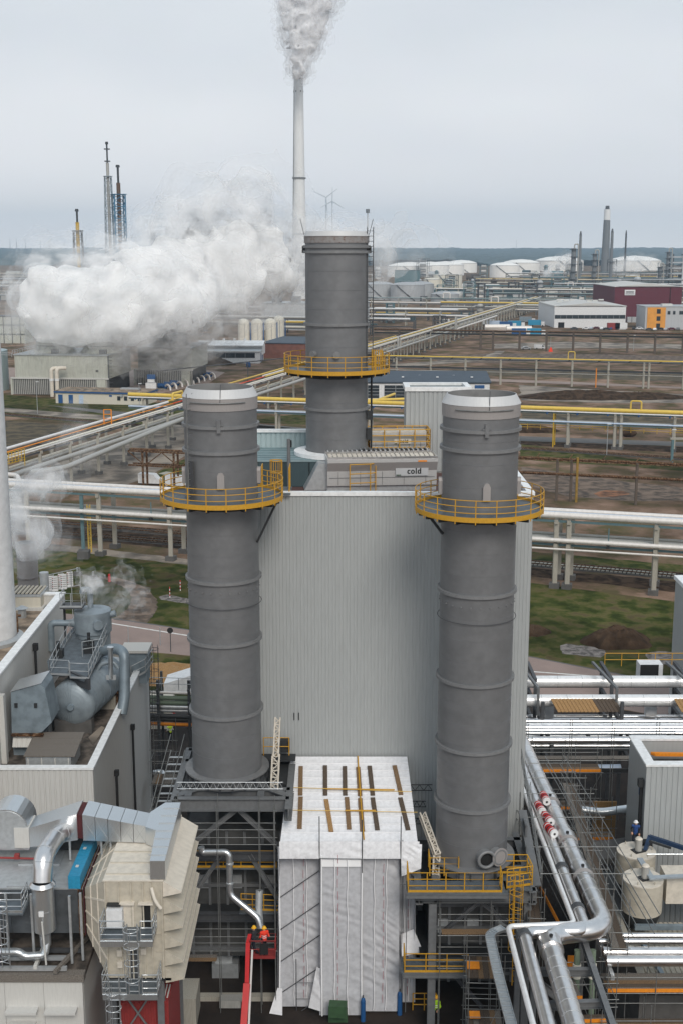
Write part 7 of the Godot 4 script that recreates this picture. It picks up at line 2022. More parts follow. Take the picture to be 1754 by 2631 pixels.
func build_far() -> void:
	cooling_tower("pale cooling tower with two fan rings and dark louvres, steam pouring from its top", V(-105.5, 0, -402.2), -.1, 31.5, 28.0, 2, true)
	cooling_tower("second cooling tower block behind the first, half lost in the steam", V(-70.7, 0, -431.1), -.1, 20.0, 26.0, 1, false)
	var rt := hall("round_tank_hall", "pale blue round tank at the picture's edge beside the cooling tower", V(-121, 0, -412.2), 0, 1, 1, .1, "cladding_teal", "cladding_teal", 0, "storage tank")
	part("shell", sh().lathe([Vector2(11.5, 0), Vector2(11.5, 13), Vector2(.1, 13.3)], 48, V(-1.0, 0, -4)), "cladding_teal", rt)
	railing(rt, [V(-108, 13, -393.4), V(-102, 13, -390.2)], "galv_dull", 1.2, 2.0, 2, false, .08)
	var bp := thing("cooling_water_pipes", "two bent cream pipes rising in front of the cooling tower's louvres", "pipe", V(-91.3, 0, -395))
	for i in 2:
		var p: Vector3 = [V(-91.4, 0, -396.2), V(-89.7, 0, -396.2)][i]
		wpart("pipe", sh().tube(bend([p, p + V(0, 8.9, 0), p + V(2.6, 8.9, -1.6)], 1.2, 5), .62, 14), "cream_light", bp)
		wpart("joint", sh().cone(p + V(0, 5.0, 0), p + V(0, 5.7, 0), .75, .75, 14), "white", bp)
	var ct2 := hall("old_cooling_tower", "small cream panelled cooling cell at the picture's edge left of the steam", V(-177.7, 0, -625.1), -.1, 22, 12, 13, "tower_panel", "steel", 0, "cooling tower")
	for i in 5: part("frame", sh().box(V(3 + i * 4.2, 6.5, .15), V(.3, 13, .3)), "steel", ct2)
	for y: float in [4.5, 9.0]: part("frame", sh().box(V(11, y, .15), V(22, .3, .3)), "steel", ct2)
	# small beige building with a blue roof band
	var b := hall("beige_building", "small beige flat building with blue doors and blue roof band before the cooling tower", V(-86.5, 0, -379.1), -.19, 28.5, 10.5, 3.5, "beige_wall", "roof_grit", 0)
	part("fascia", sh().box(V(14.25, 3.45, -5.25), V(29.3, .42, 11.3)), "blue", b)
	for i in 3: window(b, 1.6 + i * 3.3, 1.35, 1.4, 2.6, ["blue", "blue", "pipe_blue"][i], 1, 1, "door")
	for i in 4: window(b, 20.2 + i * 2.15, 1.9, 1.0, 1.3, "glass_dark", 1, 1)
	window(b, 17.6, 2.6, .9, .5, "blue")
	part("air_conditioner", sh().box(V(21.2, 2.8, .35), V(.8, .6, .5)), "galv_dull", b)
	for i in 5: part("skylight", sh().box(V(3 + i * 2.6, 3.75, -5), V(1.2, .25, 1.6)), "glass_dark", b)
	part("roof_box", sh().box(V(21, 3.9, -8), V(6, .6, 2)), "galv_dull", b)
	solo("transformer_box", sh().box(V(-61.6, 0, -407.2) + V(0, 1.6, 0), V(3.4, 3.2, 2.6)).box(V(-61.6, 0, -407.2) + V(0, 4.0, 0), V(2.2, 1.2, 1.6)), "white", "white box on posts with a blue unit on top beside the beige building", "transformer")
	solo("blue_unit", sh().box(V(-61.6, 0, -407.2) + V(.1, 5.2, 0), V(2.6, 1.4, 1.8)), "blue", "blue ventilator unit on the white box beside the beige building", "ventilator")
	# bank of blue pumps
	for i in 9:
		var p: Vector3 = V(-59.2, 0, -416.1).lerp(V(-48.3, 0, -454.7), i / 8.0)
		var o := thing("cooling_pump", "blue pump with pale outlet pipe, " + ["first", "second", "third", "fourth", "fifth", "sixth", "seventh", "eighth", "ninth"][i] + " of the row from the white box", "pump", p, -.3, "blue pumps in a row by the cooling tower")
		part("motor", sh().cone(V(-1.6, 1.3, 0), V(.6, 1.3, 0), .85, .75, 12), "blue", o)
		part("casing", sh().ball(V(.9, 1.1, 0), V(.9, 1.0, .7), 10), "blue", o)
		part("outlet_pipe", sh().tube(bend([V(.9, 1.1, .2), V(2.2, 1.9, .9), V(3.4, 1.2, 1.6), V(3.6, 0, 1.8)], .6, 4), .36, 8), "pipe_white", o)
		part("plinth", sh().box(V(-.3, .2, 0), V(3, .4, 1.6)), "concrete", o)
	var pf := thing("pipe_portal", "thin dark pipe portal over the blue pump row", "pipe", V(-59.4, 0, -403.4))
	for q: Array in [[V(-59.9, 0, -407.2), 0], [V(-51.6, 0, -429.7), 1], [V(-32.4, 0, -436.7), 2]]: bar(pf, "post", q[0], q[0] + V(0, 7.0, 0), .3, .3, "steel")
	pole(pf, "pipe", V(-59.9, 0, -407.2) + V(0, 7, 0), V(-13.5, 0, -464.3) + V(0, 7, 0), .2, "steel")
	# long white shed and the brick building with four silos
	var ws := hall("long_white_shed", "long white shed with a dark window band and pale roof beyond the pump row", V(-63.7, 0, -514.5), -.04, 30.5, 16, 4.6, "white", "off_white", 0)
	part("upper_hall", sh().box(V(17.5, 5.2, -13), V(27, 4.6, 10)), "white", ws)
	part("upper_roof", sh().extrude(poly([5.8, 6.9, 12.5, 8.4, 18.6, 7.2, 18.6, 6.9, 12.5, 8.1, 5.8, 6.6]), Transform3D(Basis(Vector3.FORWARD, Vector3.UP, Vector3.RIGHT), Vector3.ZERO), 3.6, 31.4), "cap_white", ws)
	window(ws, 14.6, 3.2, 28, 2.0, "glass_dark", 7, 1, "window_band")
	part("lean_to_roof", sh().extrude(poly([-.4, 4.5, 8, 5.5, 8, 5.7, -.4, 4.75]), Transform3D(Basis(Vector3.FORWARD, Vector3.UP, Vector3.RIGHT), Vector3.ZERO), -.3, 31), "galv_dull", ws)
	for i in 2: part("door", sh().box(V(30.55, 1.9, -5.5 - i * 6), V(.1, 3.8, 2.2)), "blue", ws)
	for i in 4: part("roof_ventilator", sh().cone(V(10 + i * 4.4, 8.2, -12.5), V(10 + i * 4.4, 9.2, -12.5), .5, .5, 8), "white", ws)
	solo("cable_drum", sh().cone(V(-37.1, 1, -495.7), V(-37.1, 1, -495.7) + V(1.2, 0, .3), 1.0, 1.0, 14), "blue", "blue cable drum leaning at the long white shed's wall", "cable drum")
	var br := hall("brick_building", "low red brick building with navy flat roof under the four silos", V(-34.3, 0, -539.5), -.2, 26, 40, 6.2, "brick_red", "roof_navy", 0)
	for i in 4:
		var p: Vector3 = [V(-46.9, 3, -609.9), V(-40.6, 3, -609.9), V(-34.2, 3, -612.9), V(-31.4, 3, -637.8)][i]
		var o := thing("silo", ["tall cream silo nearest the steam in the row of four", "tall cream silo, second from the steam", "tall cream silo, third in the row with blue ladders between", "tall cream silo standing a little behind the other three"][i], "silo", p, 0.0, "four cream silos")
		part("shell", sh().lathe([Vector2(2.5, -3), Vector2(2.75, -2.4), Vector2(2.75, 7.8), Vector2(2.3, 9.0), Vector2(1.2, 9.7), Vector2(.01, 9.9)], 28), "silo", o)
		part("down_pipe", sh().tube([V(.6, 7.5, 2.8), V(.6, -2, 2.8)], .14, 6), "pipe_grey", o)
		part("ladder", sh().box(V(3.2, 3, .5), V(.5, 10, .4)), "blue", o)
	var wk := hall("grey_works", "long pale grey works building half veiled by steam behind the silos", V(-46, 0, -726.4), -.1, 60, 25, 15, "grey_wall", "galv_dull", 0)
	for i in 5: part("roof_plant", sh().box(V(8 + i * 11, 17, -10), V(5, 3.5, 6)), "steel_light", wk)
	# white workshop with navy roof behind the middle stack
	var nv := hall("navy_roofed_workshop", "white workshop with navy sloping roof and three dark glazed gates", V(2.2, 0, -389.1), -.03, 43.5, 17, 5.0, "white", "roof_navy", 0)
	part("sloping_roof", sh().extrude(poly([-.5, 5.2, 18, 6.9, 18, 7.2, -.5, 5.5]), Transform3D(Basis(Vector3.FORWARD, Vector3.UP, Vector3.RIGHT), Vector3.ZERO), -.4, 44), "roof_navy", nv)
	for i in 4: window(nv, 5.5 + i * 8.6 + .4, 2.4, 7.0, 4.0, "glass_dark", 2, 4, "gate")
	for i in 2: window(nv, 36 + i * 4.4, 4.0, 3.0, 1.0, "blue")
	for i in 7: part("roof_light", sh().box(V(6 + i * 5.4, 6.4, -6 - (i % 2) * 5), V(.7, .3, .7)), "white", nv)
	var yp := thing("yellow_bars", "group of yellow pipes and bars in front of the navy roofed workshop", "pipe", V(12.8, 0, -383.5))
	for q: Array in [[V(1.9, 5, -342.8), V(33.8, 5, -352)], [V(7.8, 5, -338.8), V(15.1, 5, -359.6)], [V(31.2, 5, -365.2), V(37.4, 5, -373.3)]]: pole(yp, "pipe", q[0], q[1], .4, "pipe_yellow")
	for i in 5: bar(yp, "post", V(35.1, 0, -403.4) + V(i * 1.0, 0, 0), V(35.1, 0, -403.4) + V(i * 1.0, 5.4, 0), .22, .22, "yellow")
	# far halls on the right
	var wh := hall("white_warehouse", "wide white warehouse with a dark window band before the red hall", V(125.1, 0, -746.6), -.0, 42, 62, 12.5, "white", "white_dirty", 0)
	part("roof_rise", sh().extrude(poly([-.6, 12.4, 21, 14.6, 42.6, 12.4]), Transform3D(Basis(), V(0, 0, .3)), -62.6, 0), "white_dirty", wh)
	window(wh, 21, 6.4, 41.5, 2.2, "glass_dark", 12, 1, "window_band")
	window(wh, 4.2, 1.6, 3.6, 3.2, "void", 1, 1, "gate")
	for i in 6: part("roof_vent", sh().box(V(6 + i * 6, 14.6, -20 - (i % 3) * 12), V(3, .8, 2)), "off_white", wh)
	var rh := hall("red_hall", "big dark red hall with a white roof and a white sign", V(172.5, 0, -804.4), .0, 42.5, 70, 22.0, "maroon", "off_white", 0)
	part("roof_rise", sh().extrude(poly([-.5, 22, 21, 24.2, 43, 22]), Transform3D(Basis(), V(0, 0, .3)), -70, 0), "off_white", rh)
	part("sign", sh().box(V(9.5, 18.6, .15), V(6.6, 3.4, .2)), "white", rh)
	part("sign_line", sh().box(V(9.5, 18.9, .28), V(5.0, .7, .06)), "steel", rh)
	part("sign_line", sh().box(V(9.5, 17.7, .28), V(5.6, .4, .06)), "steel", rh)
	part("corner_strip", sh().box(V(35, 11, .12), V(.4, 22, .2)), "void", rh)
	window(rh, 16.5, 8.6, 2.6, 3.2, "glass_dark", 2, 1)
	for i in 3: part("cooler", sh().box(V(9 + i * 3, 1.8, 3), V(2.6, 3.4, 3)), "galv_dull", rh)
	var oh := hall("orange_office", "white office block with a bright orange end at the picture's edge", V(174.7, 0, -730.4), -.0, 46, 22, 13.0, "grey_wall", "galv_dull", 0)
	part("orange_front", sh().box(V(6.4, 6.5, .2), V(10.5, 12.2, .4)), "facade_orange", oh)
	for i in 3: part("stair_window", sh().box(V(7.6, 2.2 + i * 4.1, .45), V(2.2, 2.6, .1)), "glass_dark", oh)
	for i in 3: window(oh, [13.6, 16.6, 21.0][i], 9.6, [1.6, 1.4, 3.0][i], 2.0)
	part("hvac", sh().box(V(14, 13.8, -8), V(6, 1.2, 4)), "off_white", oh)
	# cars and lorries of the yards
	var cars := [[1345, 757, "white"], [1357, 757, "galvanised"], [1369, 756, "maroon"], [1381, 757, "white"], [1392, 758, "steel_dark"], [1402, 757, "blue"], [1490, 759, "steel"], [1503, 759, "white"], [1516, 758, "steel_dark"], [1527, 759, "galvanised"], [1542, 758, "maroon"], [1556, 758, "steel_light"], [1467, 757, "white"], [1455, 757, "steel_dark"], [1318, 757, "steel"]]
	var pix: Array = [V(141, 0, -730.4), V(144, 0, -730.4), V(147.8, 0, -734.4), V(150.1, 0, -730.4), V(152, 0, -726.4), V(155.3, 0, -730.4), V(175.6, 0, -722.5), V(178.8, 0, -722.5), V(183, 0, -726.4), V(184.8, 0, -722.5), V(189.5, 0, -726.4), V(193, 0, -726.4), V(171.7, 0, -730.4), V(168.7, 0, -730.4), V(134.2, 0, -730.4)]
	var cl := ["white car parked first before the warehouse", "silver car parked second before the warehouse", "dark red car between silver and white cars at the warehouse", "white car beside the red trailers at the warehouse", "black car before the red trailers", "blue car behind the red trailers", "grey car beside the orange office front", "white car before the orange office front", "black car under the orange office front", "silver car at the office's second window", "dark red car before the office's grey wall", "light grey car at the picture's edge before the office", "white car between red hall and orange office", "black car between red hall and orange office", "dark grey car before the warehouse gate"]
	for i in pix.size(): car(cl[i], pix[i], -.3 + 1.5 * (i % 2), cars[i][2])
	car("silver car stopped on the track below the dark bridge", V(85.3, 0, -584.3), -.1, "galvanised")
	car("white pickup van stopped behind the silver car below the dark bridge", V(92, 0, -586.8), -.1, "white", true)
	solo("small_digger", sh().box(V(94.6, 0, -571.8) + V(0, .8, 0), V(1.5, .7, 1.1)).box(V(94.6, 0, -571.8) + V(.1, 1.5, 0), V(.8, .9, .8)).box(V(94.6, 0, -571.8) + V(0, .25, 0), V(1.7, .5, 1.3)), "vest_red", "small orange red machine beside the two stopped vehicles", "digger")
	for i in 2:
		var p: Vector3 = [V(156.6, 0, -730.4), V(160.9, 0, -730.4)][i]
		solo("red_trailer" if i == 0 else "white_lorry", sh().box(p + V(0, 2.2, 0), V(7, 3.2, 2.5)).box(p + V(0, .5, 0), V(6, .7, 2.2)), ["dull_red", "white"][i], ["pink red trailers before the warehouse wall", "white lorry body at the warehouse's far corner"][i], ["trailer", "lorry"][i])
	for i in 8:
		var p: Vector3 = [V(90.1, 0, -750.7), V(96.1, 0, -742.4), V(102.3, 0, -750.7), V(115.1, 0, -794.9), V(115.4, 0, -759.2), V(88.7, 0, -767.8), V(94.9, 0, -678.8), V(103.1, 0, -678.8)][i]
		var col: String = ["pipe_blue", "blue", "sky_blue", "duct_blue", "sky_blue", "white", "blue", "sky_blue"][i]
		var o := thing("lorry", ["pale blue lorry by the diagonal rack's far end", "dark blue lorry beside the pale blue one", "bright blue lorry in front of the grey containers", "grey blue stacked site cabin behind the lorries", "bright blue lorry nearest the white warehouse", "white lorry parked closest to the diagonal rack", "dark blue wagon behind the dark bridge", "bright blue wagon behind the dark bridge"][i], "lorry", p, -.1, "lorries and wagons of the far yard")
		part("box_body", sh().box(V(0, 2.4, 0), V(7.5, 3.0, 2.6)), col, o)
		part("cab", sh().box(V(5.0, 1.7, 0), V(2.0, 2.4, 2.4)), "white", o)
		for x: float in [-2.4, -1.2, 4.8]: part("wheel", sh().cone(V(x, .5, 1.0), V(x, .5, 1.3), .5, .5, 10), "tyre", o)
	for i in 2:
		var p: Vector3 = [V(87.2, 0, -711.1), V(97.4, 0, -696.4)][i]
		solo("tank_wagon", sh().cone(p + V(-7, 2.6, 0), p + V(7, 2.6, -1), 1.5, 1.5, 16).box(p + V(0, .8, 0), V(14, .6, 2)), "pipe_white", ["long white tank wagon behind the dark bridge", "second white tank wagon, nearer the white warehouse"][i], "tank wagon")
	# tank farm
	tank("largest white domed tank, below the tall grey chimney's lower left", V(450.2, 0, -2651.7), 50, 21, 9)
	tank("white tank with a curved stair in front of its neighbour, left of the largest tank", V(261.7, 0, -2055.8), 24, 19, 5)
	tank("white tank partly behind the one with the curved stair", V(316.7, 0, -2259), 33, 21, 6)
	tank("white domed tank half in steam below the slim dark flare", V(606.6, 0, -2651.7), 54, 21, 10)
	for i in 4: tank(["long row's white tank furthest from the steam", "second white tank in the row behind the squat white tank", "third white tank in the row, near the steam", "white tank of the row fading into the steam"][i], [V(230, 0, -2461.6), V(180.4, 0, -2222.4), V(148.4, 0, -2152.7), V(111.1, 0, -2087.1)][i], [30.0, 32.0, 32.0, 36.0][i], 18, 6)
	tank("squat cream tank with flat lid between pipe racks and tank row", V(116.1, 0, -1402.5), 16, 17.5, .6, "silo")
	tank("low cream tank touching the squat one", V(97.8, 0, -1388.2), 9, 13, 1.5, "silo")
	for i in 4: tank(["grey tank right behind the middle stack's ladder", "broad grey tank with a pale cone roof", "grey tank behind the broad one", "low grey tank with a pale label in front of the pipe racks"][i], [V(33.5, 0, -1163.1), V(59.1, 0, -1143.6), V(75, 0, -1204.3), V(87.4, 0, -1080)][i], [14.0, 15.5, 12.0, 12.0][i], [14.0, 14.0, 13.0, 8.0][i], 2.5, "tank_grey")
	hall("teal_building", "dark teal building before the white tanks, edge of the steam", V(63.2, 0, -1528), -.1, 30, 20, 20, "teal_steel", "dark_teal", 0)
	hall("teal_shed", "low dark teal roofed shed amid the pipe racks", V(133.8, 0, -1163.1), -.1, 34, 20, 8, "dark_teal", "teal_steel", 0)
	# tall chimneys and flares
	var ch := thing("tall_chimney", "very tall white chimney pouring out grey white smoke", "chimney", V(-38.5, 0, -1183.3))
	part("shaft", sh().lathe([Vector2(6.9, 0), Vector2(6.0, 70), Vector2(5.2, 108), Vector2(4.2, 195)], 40), "chimney_white", ch)
	part("head", sh().lathe([Vector2(4.2, 195), Vector2(4.4, 195), Vector2(4.3, 203), Vector2(3.6, 204.5)], 40), "steel", ch)
	for y: float in [108.0, 58.0]: part("gallery", sh().lathe([Vector2(5.2, y), Vector2(6.2, y), Vector2(6.2, y + 1.2), Vector2(5.2, y + 1.2)], 32), "steel_light", ch)
	for i in 6: part("aviation_lamp_box", sh().box(V(cos(i * 1.05) * 4.2, 184, sin(i * 1.05) * 4.2), V(.8, 1.4, .8)), "steel_light", ch)
	part("ladder", sh().box(V(-5.4, 95, 2.0), V(.5, 186, .4), Basis(Vector3.BACK, -.017)), "steel_light", ch)
	var gc := thing("grey_chimney", "tall grey chimney with a white top band over the refinery", "chimney", V(404.9, 0, -1967.3))
	part("shaft", sh().lathe([Vector2(6.8, 0), Vector2(5.0, 88)], 32), "chimney_grey", gc)
	part("white_band", sh().lathe([Vector2(5.1, 88), Vector2(4.6, 104)], 32), "chimney_white", gc)
	part("head", sh().lathe([Vector2(4.6, 104), Vector2(3.1, 104.2), Vector2(2.9, 109), Vector2(2.2, 109.2)], 24), "steel", gc)
	var f1 := flare("blue lattice flare tower with a broad platform near the top", V(-190.3, 0, -1106.4), 91, 4.6, 4.6, 18, "flare_blue", 1.05, "rust", 1.7, 24)
	var f2 := flare("slender grey lattice flare tower beside the blue one, the tallest", V(-199, 0, -1106.4), 106, 4.4, 2.6, 20, "duct_blue", .6, "pipe_grey", 1.3, 28)
	var f3 := flare("short yellow cored flare tower in a dark lattice", V(-216.2, 0, -1054.9), 60, 4.6, 3.2, 11, "steel", .6, "flare_yellow", 1.5, 17)
	wpart("mid_platform", sh().box(f3.global_position + V(0, 42, 0), V(12, .6, 12), f3.global_transform.basis), "steel", f3)
	for y: float in [118.0, 128.0]: wpart("ring_platform", sh().cone(f2.global_position + V(0, y, 0), f2.global_position + V(0, y + .8, 0), 2.6, 2.6, 12), "steel", f2)
	for q: Array in [[V(300.8, 0, -1618.4), 62.0, 2.2, "slim steel column chimney before the largest tank", "chimney_grey"], [V(353.1, 0, -1678), 66.0, 2.5, "slim steel column chimney right of the tall grey chimney", "chimney_grey"], [V(406.1, 0, -1835.5), 66.0, 1.7, "slim dark flare stack rising over the steam", "steel"], [V(375.1, 0, -1402.5), 92.0, 2.0, "tall pale flare stack cut by the picture's edge", "chimney_white"]]:
		var o := thing("slim_chimney", q[3], "chimney", q[0])
		part("shaft", sh().cone(Vector3.ZERO, V(0, q[1], 0), q[2], q[2] * .7, 14), q[4], o)
		part("tip", sh().cone(V(0, q[1], 0), V(0, q[1] + 5, 0), q[2] * .75, q[2] * .3, 12), "steel", o)
		part("gallery", sh().cone(V(0, q[1] * .42, 0), V(0, q[1] * .42 + .8, 0), q[2] * 1.7, q[2] * 1.7, 12), "steel", o)
	for q: Array in [[V(234.6, 0, -1295.9), 46.0, 2.8, "tall process column with galleries over the refinery, nearest the diagonal rack"], [V(289, 0, -1462.6), 40.0, 2.8, "process column with galleries left of the tall grey chimney"], [V(349.2, 0, -1402.5), 26.0, 2.4, "process column near the picture's edge, brownish"], [V(381.2, 0, -1494.6), 42.0, 2.6, "dark process column by the grey tower block at the edge"]]:
		var o := thing("process_column", q[3], "process column", q[0], 0.0, "process columns of the refinery")
		part("shell", sh().cone(Vector3.ZERO, V(0, q[1], 0), q[2], q[2] * .85, 16), "chimney_grey", o)
		for k in 6: part("gallery", sh().cone(V(0, q[1] * (k + 1) / 6.2, 0), V(0, q[1] * (k + 1) / 6.2 + .5, 0), q[2] * 1.6, q[2] * 1.6, 10), "steel", o)
		part("vapour_pipe", sh().tube(bend([V(.5, q[1], 0), V(.5, q[1] + 4, 0), V(q[2] * 1.6, q[1] + 4, 0), V(q[2] * 1.6, 2, 0)], 1.5, 3), .7, 6), "pipe_grey", o)
	var tb := hall("process_tower", "stacked grey process tower of open floors at the picture's edge", V(362.6, 0, -1402.5), 0, 22, 18, 2, "steel", "steel_light", 0, "process tower")
	for k in 6: part("floor_slab", sh().box(V(11, 6.5 + k * 6, -9), V(22, 1.4, 18)), "galv_dull", tb)
	for k in 4: part("column", sh().box(V(1 + 20 * (k % 2), 20, -1 - 16 * (k / 2)), V(1, 40, 1)), "steel", tb)
	for k in 5: part("vessel", sh().cone(V(4 + k * 3.5, 2 + k * 6, -8), V(4 + k * 3.5, 6 + k * 6, -8), 2.4, 2.4, 12), "steel_light", tb)
	refinery()
	# wind turbines far behind
	for q: Array in [[V(-102.8, 0, -8639.7), V(-68.4, 269.7, -5800), .62, "faint wind turbine left of its twin above the middle stack"], [V(-61.7, 0, -8639.7), V(-41.1, 252.7, -5800), 1.55, "faint wind turbine right of its twin above the middle stack"]]:
		var p: Vector3 = q[1]
		var o := thing("wind_turbine", q[3], "wind turbine", V(p.x, 0, p.z), 0.0, "wind turbines on the horizon")
		part("tower", sh().cone(Vector3.ZERO, V(0, p.y, 0), 4.0, 2.4, 14), "turbine", o)
		part("nacelle", sh().box(V(0, p.y + .6, 2), V(5, 5, 13)), "turbine", o)
		for k in 3:
			var a: float = q[2] + k * TAU / 3
			var d := V(cos(a), sin(a), 0)
			part("blade", sh().cone(V(0, p.y, 9), V(0, p.y, 9) + d * 62, 3.0, .9, 8), "turbine", o)
	var bm := thing("radar_mast", "slim mast with a round grey head beside the middle stack's ladder", "mast", V(34.7, 0, -1720.2))
	part("mast", sh().cone(Vector3.ZERO, V(0, 92, 0), 1.0, .7, 8), "grey_wall", bm)
	part("head", sh().cone(V(0, 92, 0), V(0, 97, 0), 2.6, 2.6, 14), "chimney_grey", bm)
	for i in 9:
		var p: Vector3 = [V(1813.1, 0, -9875.3), V(2854, 0, -9875.3), V(1343, 0, -9875.3), V(2854, 0, -9875.3), V(-2127, 0, -8639.7), V(-2229.9, 0, -8639.7), V(-2024.2, 0, -8639.7), V(-1965.5, 0, -8639.7), V(-2185.8, 0, -8639.7)][i]
		solo("pylon", sh().cone(p, p + V(0, 95 + 10 * (i % 3), 0), 3, .8, 6), "grey_wall", "faint thin pylon on the hazy horizon", "pylon", "faint pylons on the horizon")
	# woods and rising land on the horizon
	woods()

func cooling_tower(label: String, at: Vector3, turn: float, w: float, d: float, fans: int, main: bool) -> void:
	var o := thing("cooling_tower", label, "cooling tower", at, turn, "cooling towers")
	part("casing", sh().box(V(w / 2 + .6, 8.9, -d / 2), V(w - 1.2, 7.4, d)), "tower_panel", o)
	for i in int(w / 2.1): part("panel_joint", sh().box(V(1.6 + i * 2.1, 8.9, .02), V(.08, 7.4, .06)), "pipe_grey", o)
	part("basin_wall", sh().box(V(w / 2, 2.6, -d / 2), V(w - 1.0, 5.2, d - .8)), "steel_dark", o)
	for i in int(w * 1.6): part("louvre", sh().box(V(.4 + i * .625, 2.6, -.2), V(.34, 5.0, .3)), "pipe_grey", o)
	part("louvre_frame", sh().box(V(w / 2, 5.3, .05), V(w + .6, .5, .5)), "off_white", o)
	for x: float in [-.1, w - 2.2]: part("end_post", sh().box(V(x, 2.6, 0), V(.6 if x < 0 else 3.0, 5.2, .6)), "tower_panel", o)
	part("deck", sh().box(V(w / 2 + .6, 12.72, -d / 2), V(w - .4, .3, d + .6)), "galv_dull", o)
	for i in fans:
		var c := V(w * (.34 + .5 * i) if fans > 1 else w * .5, 12.85, -d * .42)
		var f := part("fan_ring", sh().lathe([Vector2(6.9, 0), Vector2(6.2, .5), Vector2(5.7, 1.4), Vector2(5.55, 2.2), Vector2(5.7, 3.4), Vector2(5.85, 4.2), Vector2(5.6, 4.2), Vector2(5.4, 2.2)], 40, c), "tower_panel", o)
		for k in 14:
			var q := TAU * k / 14.0
			part("ring_rib", sh().tube([c + V(cos(q) * 6.95, 0, sin(q) * 6.95), c + V(cos(q) * 5.85, 1.4, sin(q) * 5.85), c + V(cos(q) * 5.95, 4.2, sin(q) * 5.95)], .12, 4), "pipe_grey", f)
		part("ring_band", sh().tube(arc(c + V(0, 2.2, 0), 5.7, 0, TAU, 40), .16, 5), "steel", f)
		part("fan_motor", sh().box(c + V(2.5, .7, 7.4), V(2.2, 1.4, 1.4)), "steel", o)
	if main:
		part("service_ladder", sh().box(V(w - .2, 6.5, -1.0), V(.6, 13, .9)), "steel_light", o)
		for i in 12: part("ladder_rung", sh().box(V(w + .6, 1 + i * 1.0, -1.6), V(1.0, .12, .2)), "steel", o)
		railing(o, [o.global_transform * V(.6, 12.9, 0), o.global_transform * V(.6, 12.9, -d)], "galv_dull", 1.2, 2.4, 2, false, .08)
		for i in 2: part("wall_box", sh().box(V(w - 3.4, 7.8 + i * .0, .1), V(.8, .5, .2)), "steel_light", o)

